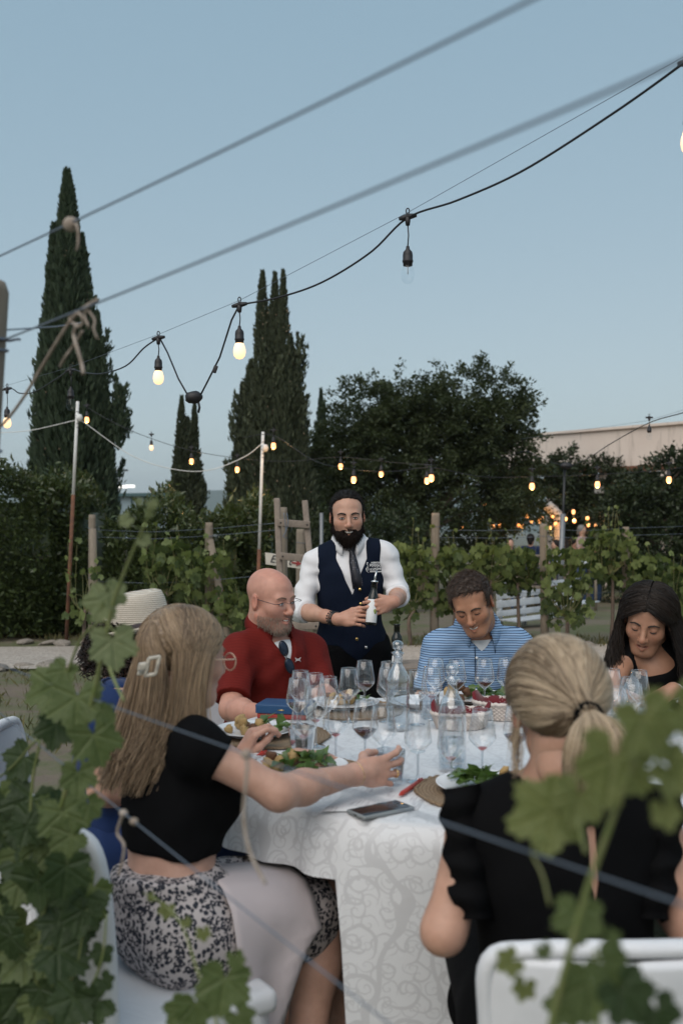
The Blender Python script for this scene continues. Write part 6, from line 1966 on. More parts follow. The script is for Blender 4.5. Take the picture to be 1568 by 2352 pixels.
    hb = H.wp((0, -.008, .058)) - V((.0, .0, .0))
    def ring(prof, n=40):
        vs = []
        for rx, ry, z in prof:
            for i in range(n):
                th = i / n * 6.283; vs.append(hb + tilt @ V((rx * .9 * math.cos(th), ry * .9 * math.sin(th), z * .98)))
        return vs, [(j * n + i, j * n + (i + 1) % n, (j + 1) * n + (i + 1) % n, (j + 1) * n + i) for j in range(len(prof) - 1) for i in range(n)]
    hat = MB().add(*ring([(.104, .090, .0), (.103, .089, .03), (.099, .085, .075), (.092, .078, .098), (.075, .062, .104), (.045, .035, .096), (.0, .0, .092)])).build('hat_crown', sm_, root)
    o = MB().add(*ring([(.103, .089, .002), (.116, .102, .000), (.130, .116, .006), (.138, .124, .014)])).build('hat_brim', sm_, root); o.modifiers.new('t', 'SOLIDIFY').thickness = .003
    MB().add(*ring([(.1055, .0915, .004), (.1055, .0915, .022), (.1025, .0885, .026)])).build('hat_band', simple('dark_hat_band', (.035, .022, .028, 1), .6), root)
hat_woman()

# ------------------------------------------------------------ guests on the far terrace
def far_guest(label, px, pytop, d, shirt, legs, hair, h=1.66, seated=False, yaw=0, lean=0):
    x = P(px, 1200, d).x; ztop = zt(pytop, d); z0 = gz(0, d)
    root = empty('person', (x, d, z0), label, 'person', 'guests on the terrace')
    f = A3((math.sin(R(yaw)), -math.cos(R(yaw)), 0)); l = A3((-f[1], f[0], 0))
    top = A3((x, d, ztop)); hc = top - A3((0, 0, .12))
    neck = hc - A3((0, 0, .14)); sh = neck - A3((0, 0, .06)); pel = sh - A3((0, 0, .46))
    b = [ell(hc, (.075, .09, .115), np.stack([l, f, A3((0, 0, 1))])), cap(hc, sh, .05, .055)]
    for s in (-1, 1):
        e = sh + l * s * .24 - A3((0, 0, .26)) + f * .03; w_ = e + f * .18 + A3((0, 0, .06)) - l * s * .06
        b += [cap(sh + l * s * .17, e, .045, .038), cap(e, w_, .038, .028), cap(w_, w_ + f * .09, .03, .02)]
    v, fc = sdf_mesh(b, .014); np_mesh('body', v, fc, skin_light, root, cols=np.ones((len(v), 3)))
    g = [cap(sh - l * .15, sh + l * .15, .07), ell(sh - A3((0, 0, .16)), (.18, .12, .22), np.stack([l, f, A3((0, 0, 1))])), ell(pel, (.17, .13, .15), np.stack([l, f, A3((0, 0, 1))]))]
    for s in (-1, 1): g.append(cap(sh + l * s * .17, sh + l * s * .22 - A3((0, 0, .16)), .06, .055))
    v, fc = sdf_mesh(g, .016); np_mesh('shirt', v, fc, shirt, root)
    lg = []
    for s in (-1, 1):
        if seated:
            kn = pel + f * .4 + l * s * .1; lg += [cap(pel + l * s * .09, kn, .09, .06), cap(kn, A3((kn[0], kn[1], z0 + .06)), .06, .04)]
        else: lg += [cap(pel + l * s * .09, A3((x + l[0] * s * .1, d + l[1] * s * .1, z0 + .05)), .095, .05)]
    v, fc = sdf_mesh(lg, .016); np_mesh('trousers', v, fc, legs, root)
    v, fc = sdf_mesh([ell(hc + A3((0, 0, .03)) - f * .02, (.085, .095, .10), np.stack([l, f, A3((0, 0, 1))])), cap(hc - f * .07, hc - f * .07 - A3((0, 0, .06)), .05), ell(hc + f * .08 - A3((0, 0, .04)), (.08, .07, .08), k=.01, sub=True)], .014)
    np_mesh('hair', v, fc, hair, root, cols=np.full(len(v), .4))
pinkc = fabric('dusty_pink_cloth', (.42, .29, .27)); blueg = fabric('bright_blue_cloth', (.01, .08, .26)); navyg = fabric('deep_navy_cloth', (.01, .02, .06)); maroon = fabric('maroon_cloth', (.10, .035, .03)); denim = fabric('denim_cloth', (.05, .09, .18))
hd_, hg_ = MATS['near_black_hair'], hair_mat('grey_hair', (.10, .09, .085), (.30, .29, .28), .6)
far_guest('standing guest in a dusty pink tunic on the terrace', 1336, 1206, 22, pinkc, denim, hg_, yaw=55)
far_guest('seated guest in maroon behind the pink tunic', 1318, 1236, 22.8, maroon, navyg, hd_, seated=True, yaw=70)
far_guest('guest in bright blue at the terrace railing beside the brace', 1170, 1236, 20.5, blueg, denim, hd_, yaw=10, seated=True)
far_guest('guest in deep navy behind the looped wire post', 1218, 1226, 20.8, navyg, navyg, hd_, yaw=160, seated=True)
far_guest('guest in blue beside the grey light pole', 1275, 1240, 21.2, blueg, navyg, hd_, yaw=-80, seated=True)
far_guest('dark dressed guest with grey hair facing the pink tunic', 1368, 1214, 22.4, navyg, denim, hg_, yaw=-60)
for lab, px, d in (('dark terrace chair under the maroon guest', 1318, 22.8), ('dark terrace chair by the railing brace', 1170, 20.5), ('dark terrace chair behind the looped wire post', 1218, 20.8), ('dark terrace chair beside the grey light pole', 1275, 21.2)):
    x = P(px, 1200, d).x; z0 = gz(0, d); r_ = empty('terrace_chair', (x, d, z0), lab, 'chair', 'chairs on the terrace')
    MB().box((x, d, z0 + .42), (.46, .46, .05), None, .01).build('seat', wood_m, r_)
    MB().box((x, d + .24, z0 + .68), (.44, .04, .45), None, .01).build('backrest', wood_m, r_)
    for sx in (-.19, .19):
        for sy in (-.19, .19): MB().box((x + sx, d + sy, z0 + .2), (.04, .04, .42), None).build('leg', wood_m, r_)

# ================================================================= TABLE
TC = V((.42, 2.97)); TR = .83; TZ = .79
def damask():
    m = N('damask_tablecloth'); uv = m.n('UVMap').outputs[0]
    def scroll(scale, off, hand, thr):
        mp = m.n('Mapping'); mp.inputs['Scale'].default_value = (scale, scale, 1); mp.inputs['Location'].default_value = off; m.l(uv, mp.inputs[0])
        nz = m.n('TexNoise'); nz.inputs['Scale'].default_value = 1.3; m.l(mp.outputs[0], nz.inputs['Vector'])
        ad = m.n('VectorMath', operation='MULTIPLY_ADD'); m.l(nz.outputs['Color'], ad.inputs[0]); ad.inputs[1].default_value = (.35, .35, 0); m.l(mp.outputs[0], ad.inputs[2])
        fr_ = m.n('VectorMath', operation='FRACTION'); m.l(ad.outputs[0], fr_.inputs[0])
        fl = m.n('VectorMath', operation='FLOOR'); m.l(ad.outputs[0], fl.inputs[0])
        wn_ = m.n('TexWhiteNoise', noise_dimensions='2D'); m.l(fl.outputs[0], wn_.inputs['Vector'])
        s = m.n('SeparateXYZ'); m.l(fr_.outputs[0], s.inputs[0])
        x = m.math('SUBTRACT', s.outputs[0], .5); y = m.math('SUBTRACT', s.outputs[1], .5)
        r = m.math('SQRT', m.math('ADD', m.math('MULTIPLY', x, x), m.math('MULTIPLY', y, y)))
        a = m.math('ARCTAN2', y, x)
        sp = m.math('SINE', m.math('ADD', m.math('ADD', a, m.math('MULTIPLY', m.math('POWER', r, .7), 17.0 * hand)), m.math('MULTIPLY', wn_.outputs['Value'], 6.28)))
        w = m.math('GREATER_THAN', sp, m.math('ADD', thr, m.math('MULTIPLY', r, .3)))
        return m.math('MULTIPLY', w, m.math('LESS_THAN', r, .45))
    k = m.math('MAXIMUM', scroll(10, (0, 0, 0), 1, .70), m.math('MAXIMUM', scroll(15, (.4, .3, 0), -1, .72), scroll(22, (.1, .7, 0), 1, .76)))
    wv = m.n('TexWave', wave_type='BANDS', bands_direction='X'); wv.inputs['Scale'].default_value = 3.2; wv.inputs['Distortion'].default_value = 9; wv.inputs['Detail'].default_value = 1.5; wv.inputs['Detail Scale'].default_value = 1.4
    m.l(uv, wv.inputs['Vector'])
    k = m.math('MAXIMUM', k, m.math('GREATER_THAN', wv.outputs['Fac'], .965))
    m.base(m.mix(k, (.66, .665, .68, 1), (.55, .55, .565, 1)))
    m.l(m.math('SUBTRACT', .62, m.math('MULTIPLY', k, .22)), m.b.inputs['Roughness'])
    m.b.inputs['Sheen Weight'].default_value = .2
    co = m.coord('Object')
    m.bump(m.math('ADD', m.math('MULTIPLY', m.noise(co, 5, 4, .5, .4), 1.0), m.math('MULTIPLY', k, .02)), .25, .02)
    return m.m
def tablecloth():
    n = 220; prof = []
    # top rings then the hanging skirt
    rows = []; uvs = []
    lifts = [(-137, 18, .66), (-82, 17, .62), (127, 20, .6), (85, 20, .6), (47, 20, .6), (-172, 16, .6)]
    def hem(a):
        z = .035
        for c, w, h in lifts:
            q = abs((a - c + 180) % 360 - 180)
            z = max(z, .035 + (h - .035) * (1 - sm(w, w + 4, q)))
        return z
    rg = random.Random(5); ph = [rg.uniform(0, 6.28) for _ in range(4)]
    vs = []; uv = []
    rad = [.12, .35, .55, .70, .79, .822]
    for r in rad:
        for i in range(n):
            a = i / n * 2 * math.pi
            x, y = r * math.cos(a), r * math.sin(a)
            vs.append((TC.x + x, TC.y + y, TZ + .0012 * mnoise.noise(V((x * 6, y * 6, 1))))); uv.append((x, y))
    K = 16
    for j in range(K + 1):
        t = j / K
        for i in range(n):
            a = i / n * 2 * math.pi; ad = math.degrees(a)
            hz = hem(ad if ad < 180 else ad - 360)
            z = TZ - .006 - (TZ - .006 - hz) * t
            dr = TZ - z
            amp = .052 * min(1, dr / .45) ** .8
            fo = math.sin(13 * a + ph[0] + 1.4 * math.sin(3 * a + ph[1])) * .6 + math.sin(7 * a + ph[2]) * .35 + .2 * math.sin(23 * a + ph[3])
            r = TR + .006 + .018 * min(1, dr / .05) + amp * (fo + .15) + .03 * dr
            if hz > .3: r += .02 * t * (1 + .5 * math.sin(a * 40))
            vs.append((TC.x + r * math.cos(a), TC.y + r * math.sin(a), z)); uv.append((a * TR, 2 + z))
    fs = [tuple(range(n))]
    tot = len(rad) + K + 1
    for j in range(tot - 1):
        for i in range(n): fs.append((j * n + i, (j + 1) * n + i, (j + 1) * n + (i + 1) % n, j * n + (i + 1) % n))
    o = MB().add(vs, fs).build('tablecloth', damask())
    me = o.data; ul = me.uv_layers.new(name='UVMap')
    for pl in me.polygons:
        us = [uv[v] for v in pl.vertices]
        big = max(u[0] for u in us) - min(u[0] for u in us) > 2
        for li, v in zip(pl.loop_indices, pl.vertices):
            u = uv[v]; ul.data[li].uv = (u[0] - (2 * math.pi * TR if big and u[0] > 3 else 0), u[1])
    tag(o, 'white scroll patterned cloth hanging from the round dinner table', 'tablecloth')
    t = empty('dining_table', (TC.x, TC.y, 0), 'round dinner table under the patterned cloth', 'table')
    m = MB(); m.lathe([(0, TZ - .006), (TR - .005, TZ - .006), (TR, TZ - .012), (TR, TZ - .03), (0, TZ - .03)], (TC.x, TC.y, 0), 48); m.build('tabletop', plank_m, t)
    for k in range(4):
        a = R(45 + 90 * k); p = V((TC.x + .5 * math.cos(a), TC.y + .5 * math.sin(a), 0))
        MB().tube([p, p + V((0, 0, TZ - .03))], .022, 8).build('leg', grey_metal, t)
tablecloth()

# ------------------------------------------------------------ chairs with white covers
def chair_cover():
    m = N('white_chair_cover'); co = m.coord('Object')
    m.base(m.mix(m.noise(co, 5, 4), (.70, .70, .72, 1), (.60, .61, .64, 1))); m.set(Roughness=.55)
    m.bump(m.noise(m.coord('Object', (1, 1, .4)), 9, 4, .5, .6), .45, .02); return m.m
ccm = chair_cover()
def chair(label, x, y, yaw, tz=.0):
    """yaw: direction the sitter faces, degrees from +x"""
    t = empty('covered_chair', (0, 0, 0), label, 'chair', 'white covered chairs round the table')
    rot = Matrix.Identity(3)
    def slab(name, prof_w, zs, yoff, th, parent):
        vs = []; n = 9
        for z, w, yo in zs:
            for i in range(n):
                u = i / (n - 1) * 2 - 1
                vs.append(V((u * w, yo - .035 * (1 - u * u), z)))
        m = MB(); k = len(zs)
        fs = [(j * n + i, (j + 1) * n + i, (j + 1) * n + i + 1, j * n + i + 1) for j in range(k - 1) for i in range(n - 1)]
        o = m.add(vs, fs).build(name, ccm, parent, local=True)
        md = o.modifiers.new('t', 'SOLIDIFY'); md.thickness = th; md.offset = 0
        bv = o.modifiers.new('b', 'BEVEL'); bv.width = .012; bv.segments = 3
        return o
    b = slab('backrest', 0, [(.40, .205, -.20), (.55, .208, -.205), (.70, .212, -.222), (.80, .214, -.24), (.852, .205, -.25)], 0, .024, t)
    # raised rim round the back panel
    m = MB()
    pts = [(-.205, -.207, .42), (-.212, -.224, .70), (-.214, -.246, .835), (-.15, -.262, .862), (0, -.275, .868), (.15, -.262, .862), (.214, -.246, .835), (.212, -.224, .70), (.205, -.207, .42)]
    m.tube([V(p) for p in spline(pts, 40)], .015, 10, flat=1.0).build('back_rim', ccm, b, local=True)
    MB().box((0, -.03, .455), (.43, .36, .05), None, .018).build('seat', ccm, t, local=True)
    m = MB(); n = 40; vs = []
    for z, g in ((.45, 0), (.25, .008), (.06, .015)):
        for i in range(n):
            a = i / n * 6.283; c, s_ = math.cos(a), math.sin(a); q = 1 / max(abs(c), abs(s_)); q = min(q, 1.30)
            r = .212 * q + g + .006 * math.sin(a * 11) * (z < .4)
            vs.append((r * c, -.03 + r * s_ * .84, z))
    m.add(vs, [(j * n + i, j * n + (i + 1) % n, (j + 1) * n + (i + 1) % n, (j + 1) * n + i) for j in range(2) for i in range(n)]).build('seat_skirt', ccm, t, local=True)
    for sx in (-.18, .18):
        for sy in (-.17, .12): MB().tube([(sx, sy, 0), (sx, sy, .44)], .014, 8).build('leg', grey_metal, t, local=True)
    t.location = (x, y, gz(x, y) + tz); t.rotation_euler = (0, 0, R(yaw - 90))
    return t
chair('white covered chair behind the blonde ponytail', .435, 1.775, 91).scale.z = .93
chair('white covered chair under the leopard print skirt', -.375, 2.16, 35)
chair('white covered chair of the woman in the straw hat', -.70, 2.82, 8)
chair('white covered chair of the bald man', -.34, 4.06, -54)
chair('white covered chair of the young man in stripes', .56, 4.28, -97)
chair('white covered chair of the long haired woman', 1.28, 3.93, -133)

# ------------------------------------------------------------ glassware
gl_m = glass_thin('clear_glass', (.965, .97, .975), .075, .90, 2.0)
gl_stem = glass_thin('clear_glass_stem', (.86, .89, .92), .14, .80, 1.4)
wine_m = N('red_wine'); wine_m.base((.045, .002, .007, 1)); wine_m.set(Roughness=.05); wine_m = wine_m.m
blush_m = glass_thin('wine_residue', (.80, .42, .46), .06, .4)
water_m = glass_thin('water_surface', (.93, .96, .97), .10, .6, 2.0)
GH = .176
def wine_glass_src():
    bowl = [(.0045, .086), (.012, .092), (.030, .108), (.0425, .124), (.0445, .132), (.0435, .145), (.038, .180), (.0322, .2195), (.0315, .220), (.0313, .2195)]
    b = MB().lathe(bowl, (0, 0, 0), 28).mesh('bowl')
    rim = MB().lathe([(.0313, .2185), (.0325, .2190), (.0325, .2205), (.0313, .2207), (.0307, .2198), (.0313, .2185)], (0, 0, 0), 28).mesh('rim')
    st = MB().lathe([(0, .0005), (.036, .0005), (.0365, .0018), (.034, .0028), (.012, .0045), (.0055, .010), (.0038, .022), (.0036, .070), (.0048, .084), (.006, .088)], (0, 0, 0), 24).mesh('stem')
    w = MB().lathe([(0, .0882), (.011, .0925), (.0292, .1085), (.0405, .1225), (.0405, .1226), (0, .1226)], (0, 0, 0), 24).mesh('wine')
    res = MB().lathe([(0, .0882), (.011, .0925), (.0165, .0975), (.0165, .0976), (0, .0976)], (0, 0, 0), 20).mesh('wine')
    return b, rim, st, w, res
GB, GRIM, GST, GW, GRES = wine_glass_src()
def put(name, me, mat, parent):
    o = bpy.data.objects.new(name, me); COL.objects.link(o); o.parent = parent
    if not me.materials: me.materials.append(mat)
    return o
near = [('empty wine glass before the bald man, closest to his sunglasses', 690, 1542, ''), ('wine glass with a little red before the bald man', 683, 1559, 'w'), ('empty wine glass right of the bald man\'s chest mark', 723, 1548, ''), ('wine glass between the bald man and the waiter', 754, 1556, ''),
        ('wine glass behind the short tumbler by the blue book', 725, 1578, 'r'), ('wine glass beside the blue book', 697, 1608, 'r'), ('wine glass in front of the bald man\'s plate', 771, 1605, 'r'), ('empty wine glass against the waiter\'s dark trousers', 801, 1536, ''),
        ('tall filled red wine glass against the waiter\'s dark trousers', 837, 1519, 'w'), ('half filled red wine glass in the middle of the table', 838, 1610, 'w'), ('wine glass behind the far carafe', 892, 1521, 'r'), ('wine glass left of the far carafe stopper', 889, 1536, ''),
        ('wine glass between the two carafes', 956, 1541, ''), ('wine glass left of the striped man\'s plate', 991, 1532, 'r'), ('wine glass before the striped man\'s elbow', 1000, 1514, ''), ('red wine glass before the striped shirt placket', 1048, 1516, 'w'),
        ('wine glass with red dregs before the striped shirt', 1112, 1514, 'h'), ('wine glass next to the blonde head by the striped shirt', 1162, 1513, ''), ('wine glass beside the hand with the gold ring', 879, 1621, ''), ('wine glass with pale wine beside the red pen', 959, 1637, 'p'),
        ('wine glass in front of the near carafe', 1035, 1650, 'r'), ('wine glass in front of the wicker basket', 1107, 1631, 'r'), ('wine glass behind the ponytail', 1404, 1538, ''), ('wine glass touching the fork hand of the long haired woman', 1466, 1541, ''),
        ('wine glass second from the long haired woman\'s hand', 1445, 1557, ''), ('wine glass in the cluster nearest the far plate', 1452, 1570, ''), ('wine glass with pale residue by the ponytail', 1415, 1579, ''), ('wine glass between the ponytail and the faceted tumbler', 1418, 1594, ''), ('wine glass beside the faceted tumbler', 1462, 1612, 'p'),
        ('red wine glass half hidden by the blonde head', 1185, 1622, 'w')]
placed = []
for lab, px, py, kind in near:
    p = PZ(px, py, TZ + GH)
    dx, dy = p.x - TC.x, p.y - TC.y; rr = math.hypot(dx, dy)
    if rr > TR - .04: p.x = TC.x + dx / rr * (TR - .04); p.y = TC.y + dy / rr * (TR - .04)
    # keep feet from standing inside each other
    for q in placed:
        v = V((p.x - q.x, p.y - q.y)); L = v.length
        if L < .061 and L > 1e-4: p.x += v.x / L * (.061 - L); p.y += v.y / L * (.061 - L)
    placed.append(p)
    t = empty('wine_glass', (p.x, p.y, TZ + .001), lab, 'wine glass', 'wine glasses on the table', rz=rnd.uniform(0, 6)); t.scale = (.8, .8, .8)
    b = put('bowl', GB, gl_m, t); put('rim', GRIM, gl_stem, b); put('stem', GST, gl_stem, t)
    if kind == 'w': put('wine', GW, wine_m, t)
    if kind == 'h':
        o = put('wine', GW, wine_m, t); o.scale = (.80, .80, .80); o.location.z = .0186
    if kind in 'r' and kind: put('wine_dregs', GRES, blush_m, t)
    if kind == 'p':
        o = put('pale_wine', GRES.copy(), None, t); o.data.materials.clear(); o.data.materials.append(water_m); o.scale = (1.5, 1.5, 1)
def tumbler(lab, px, py, h=.088, r=.038, facets=0, water=True):
    p = PZ(px, py, TZ + h); n = 24
    t = empty('tumbler', (p.x, p.y, TZ + .001), lab, 'tumbler', 'water tumblers on the table')
    MB().lathe([(0, .004), (r * .70, .004), (r * .72, .001), (r * .78, .0), (r * .80, .008), (r * .92, .05), (r, h), (r * .985, h + .0012), (r * .97, h - .001), (r * .88, .05), (r * .76, .012), (0, .011)], (0, 0, 0), 12 if facets else n).build('glass_wall', gl_stem, t, local=True, smooth=not facets)
    if water: MB().lathe([(r * .75, .0125), (r * .87, .05), (r * .885, .055), (0, .055)], (0, 0, 0), n).build('water', water_m, t, local=True)
    return t
tumbler('short tumbler beside the blue book', 693, 1671, .08, .039, 1)
HELD = tumbler('tumbler held by the reaching hand', 897, 1724, .085, .038, 0)
tumbler('faceted tumbler beside the far plate', 1514, 1632, .085, .042, 1)
tumbler('tumbler by the striped man\'s plate', 985, 1592, .085, .036, 0)
tumbler('tumbler half hidden by the ponytail', 1425, 1690, .088, .038, 1)
def carafe(lab, px, py, full, ridged):
    p = PZ(px, py, TZ)
    t = empty('glass_carafe', (p.x, p.y, TZ + .001), lab, 'carafe', 'water carafes on the table')
    r = .037
    prof = [(0, .006), (r * .9, .004), (r, .010)]
    for k in range(10):
        z = .02 + .13 * k / 9; prof.append((r + (.0022 * math.sin(k * 2.2) if ridged else 0), z))
    prof += [(r * .98, .165), (r * .80, .185), (r * .5, .202), (.0135, .214), (.0125, .232), (.0165, .240), (.0155, .241)]
    MB().lathe(prof, (0, 0, 0), 32).build('glass_wall', gl_stem, t, local=True)
    MB().lathe([(0, .0015), (r * .94, .0015), (r * .97, .008), (r * .9, .014), (0, .012)], (0, 0, 0), 28).build('thick_base', gl_stem, t, local=True)
    w = [(0, .0125), (r * .93, .0125), (r * .95, .02)] + [(r * .95 + (.0022 * math.sin(k * 2.2) if ridged else 0), .02 + (full - .02) * k / 9) for k in range(10)] + [(0, full)]
    MB().lathe(w, (0, 0, 0), 28).build('water', water_m, t, local=True)
    MB().lathe([(0, .228), (.010, .229), (.011, .238), (.020, .243), (.021, .246), (.010, .250), (.009, .254), (.016, .260), (.0185, .268), (.017, .277), (.010, .283), (0, .285)], (0, 0, 0), 24).build('stopper', gl_stem, t, local=True)
carafe('smooth glass carafe nearest the reaching hand', 1038, 1770, .085, False)
carafe('ridged glass carafe in front of the waiter', 913, 1677, .125, True)

# ------------------------------------------------------------ plates, food, mats
china = simple('white_china', (.72, .73, .75, 1), .22)
mat_m = N('woven_seagrass'); co = mat_m.coord('Object'); wv = mat_m.n('TexWave', wave_type='RINGS', rings_direction='Z'); wv.inputs['Scale'].default_value = 34; wv.inputs['Distortion'].default_value = 5; wv.inputs['Detail'].default_value = 3; wv.inputs['Detail Scale'].default_value = 5
mat_m.l(co, wv.inputs['Vector']); mat_m.base(mat_m.mix(wv.outputs['Fac'], (.24, .16, .095, 1), (.40, .29, .19, 1))); mat_m.set(Roughness=.9); mat_m.bump(wv.outputs['Fac'], .9, .006); mat_m = mat_m.m
pot_m = simple('roast_potato', (.56, .40, .17, 1), .5, (.33, .17, .055, 1), 30, .4, 120)
crust_m = simple('roasted_crust', (.10, .045, .025, 1), .7, (.20, .09, .04, 1), 60, .5, 140)
salad_m = leaf_mat('salad_green', (.025, .065, .015), (.11, .19, .055), .3, .35, .5)
salad_src = []
for k in range(3):
    vs = []; fs = []; n = 7
    for i in range(n):
        t = i / (n - 1); w = .32 * math.sin(min(1, t * 1.15) * math.pi) ** .7 * (1 + (.25 if i % 2 else -.2)) + .02
        z = .25 * math.sin(t * 3 + k); vs += [(-w, t, z + .18 * w), (0, t, z), (w, t, z + .18 * w)]
    fs = [(i * 3 + j, i * 3 + j + 1, i * 3 + 4 + j, i * 3 + 3 + j) for i in range(n - 1) for j in range(2)]
    me = MB().add(vs, fs).mesh('salad_leaf'); at = me.color_attributes.new('Col', 'FLOAT_COLOR', 'POINT'); at.data.foreach_set('color', np.full(len(vs) * 4, .3 + .2 * k, dtype=np.float32)); me.materials.append(salad_m); salad_src.append(me)
pot_src = []
for k in range(4):
    b = bmesh.new(); bmesh.ops.create_icosphere(b, subdivisions=2, radius=1)
    for w in b.verts:
        w.co *= 1 + .5 * mnoise.noise(w.co * 1.3 + V((k * 5, 1, 0))); w.co.z *= .7; w.co.y *= .8
        if k % 2 and w.co.x > .35: w.co.x = .35
    me = bpy.data.meshes.new('potato'); b.to_mesh(me); b.free(); me.polygons.foreach_set('use_smooth', [True] * len(me.polygons)); me.materials.append(pot_m if k != 3 else crust_m); pot_src.append(me)
def place(who, px, py, r, food, seed, mat=True, plate=True):
    p = PZ(px, py, TZ); rg = random.Random(seed)
    dx, dy = p.x - TC.x, p.y - TC.y; rr = math.hypot(dx, dy)
    if mat:
        mr = .175; mx = TR - .02 - mr; f = min(1, mx / rr); c = V((TC.x + dx * f, TC.y + dy * f, TZ + .002))
        t = empty('woven_placemat', c, 'round woven seagrass placemat ' + who, 'placemat', 'woven placemats')
        m = MB(); n = 64
        m.lathe([(0, .004), (.05, .0055), (.1, .004), (.15, .0055), (mr - .006, .005), (mr, .003), (mr - .003, .0), (0, .0)], (0, 0, 0), n)
        m.v = [(x * (1 + .02 * math.sin(math.atan2(y, x) * 9 + seed)), y * (1 + .02 * math.sin(math.atan2(y, x) * 9 + seed)), z) for x, y, z in m.v]
        m.build('woven_disc', mat_m, t, local=True)
        e = MB()
        e.tube([((mr - .004) * math.cos(a) * (1 + .02 * math.sin(a * 9 + seed)), (mr - .004) * math.sin(a) * (1 + .02 * math.sin(a * 9 + seed)), .004 + .002 * math.sin(a * 40)) for a in np.linspace(0, 6.283, 90)], .0045, 6).build('braided_edge', mat_m, t, local=True)
    z0 = TZ + (.0085 if mat else .001)
    if plate:
        mx = TR - .012 - r; f = min(1, mx / rr)
        p = V((TC.x + dx * f, TC.y + dy * f, z0))
        t = empty('dinner_plate', p, 'white china plate ' + who, 'plate', 'dinner plates')
        MB().lathe([(0, .004), (r * .60, .004), (r * .66, .006), (r * .97, .017), (r, .0185), (r, .0200), (r * .97, .0195), (r * .66, .0095), (r * .58, .0075), (0, .0075)][::-1], (0, 0, 0), 40).build('dish', china, t, local=True)
        MB().lathe([(r * .50, .0), (r * .62, .0), (r * .62, .005), (r * .50, .005)], (0, 0, 0), 32).build('foot_ring', china, t, local=True)
    fz = z0 + .011
    q = empty('food_portion', (p.x, p.y, fz), 'roast potatoes and green salad ' + who, 'food', 'food on the plates')
    npot, nsal, pdx, sdx = food
    for k in range(npot):
        o = put('potato', rg.choice(pot_src), None, q); s = rg.uniform(.013, .021)
        a, d_ = rg.uniform(0, 6.28), rg.random() ** .5 * r * .42
        o.location = (pdx * r + d_ * math.cos(a), d_ * math.sin(a) * .9, s * .5 + (.02 if k > npot * .6 else 0)); o.rotation_euler = (rg.uniform(0, 6), rg.uniform(0, 6), rg.uniform(0, 6)); o.scale = (s * 1.3, s, s)
    for k in range(nsal):
        o = put('salad_leaf', rg.choice(salad_src), None, q); s = rg.uniform(.03, .055)
        a, d_ = rg.uniform(0, 6.28), rg.random() ** .6 * r * .45
        o.location = (sdx * r + d_ * math.cos(a), d_ * math.sin(a), .004 + .028 * rg.random() * (1 - d_ / (r * .5))); o.rotation_euler = (rg.uniform(-.3, 1.1), rg.uniform(-.7, .7), rg.uniform(0, 6.28)); o.scale = (s,) * 3
place('of the woman in the straw hat', 567, 1692, .125, (12, 14, -.25, .5), 1)
place('of the young man in stripes', 1083, 1597, .135, (11, 34, -.35, .3), 2)
place('of the long haired woman', 1478, 1634, .13, (9, 8, .0, .35), 3)
place('of the reaching woman', 690, 1778, .125, (9, 46, -.45, .05), 4)
place('of the blonde with the ponytail', 1118, 1822, .125, (8, 44, .5, -.15), 5)
place('of the bald man', 790, 1628, .125, (13, 6, -.1, .4), 6)
# a crisp browned wedge resting on two plates
# wicker baskets with red napkins
wick = simple('white_wicker', (.62, .55, .50, 1), .7, (.48, .41, .37, 1), 30)
redn = fabric('wine_red_napkin', (.14, .012, .018), None, .8)
def basket(lab, px, py, rx, ry, h, yaw):
    p = PZ(px, py, TZ)
    t = empty('wicker_basket', (p.x, p.y, TZ + .001), lab, 'basket', 'bread baskets', rz=R(yaw))
    nr = 9; n = 72
    for k in range(nr):
        z = .005 + h * k / (nr - 1); g = 1 + .22 * k / (nr - 1)
        MB().tube([(rx * g * math.cos(a) + .0022 * math.cos(a) * (1 if (i + k) % 2 else -1), ry * g * math.sin(a) + .0022 * math.sin(a) * (1 if (i + k) % 2 else -1), z) for i, a in enumerate(np.linspace(0, 6.283, n + 1))], .0042, 6).build('wicker_strand', wick, t, local=True)
    for k in range(18):
        a = k / 18 * 6.283; MB().tube([(rx * math.cos(a), ry * math.sin(a), .002), (rx * 1.22 * math.cos(a), ry * 1.22 * math.sin(a), h + .004)], .003, 5).build('wicker_stake', wick, t, local=True)
    MB().tube([(rx * 1.24 * math.cos(a), ry * 1.24 * math.sin(a), h + .006 + .002 * math.sin(a * 30)) for a in np.linspace(0, 6.283, 73)], .0065, 8).build('braided_rim', wick, t, local=True)
    m = MB(); m.lathe([(0, .006), (1, .006)], (0, 0, 0), 30); m.v = [(x * rx, y * ry, z) for x, y, z in m.v]; m.build('basket_base', wick, t, local=True)
    # cloth lining, a thing that lies in the basket
    m = MB(); n2 = 40; vs = []
    for j, (g, z) in enumerate(((.2, .02), (.7, .018), (1.02, h * .7), (1.16, h + .012), (1.28, h + .004))):
        for i in range(n2):
            a = i / n2 * 6.283; pk = .032 * max(0, math.sin(a * 2 + px)) ** 3 * (j >= 3) + .004 * math.sin(a * 9 + j)
            vs.append((rx * g * math.cos(a), ry * g * math.sin(a), z + pk))
    o = m.add(vs, [tuple(range(n2))[::-1]] + [(j * n2 + i, j * n2 + (i + 1) % n2, (j + 1) * n2 + (i + 1) % n2, (j + 1) * n2 + i) for j in range(4) for i in range(n2)]).build('basket_napkin', redn)
    o.location = (p.x, p.y, TZ + .001); o.rotation_euler = (0, 0, R(yaw)); tag(o, 'wine red napkin lining the ' + lab, 'napkin', 'napkins in the baskets')
    return p
basket('low white wicker basket beside the near carafe', 1058, 1672, .078, .055, .045, 15)
basket('white wicker basket closer to the blonde head', 1158, 1650, .085, .06, .05, -10)
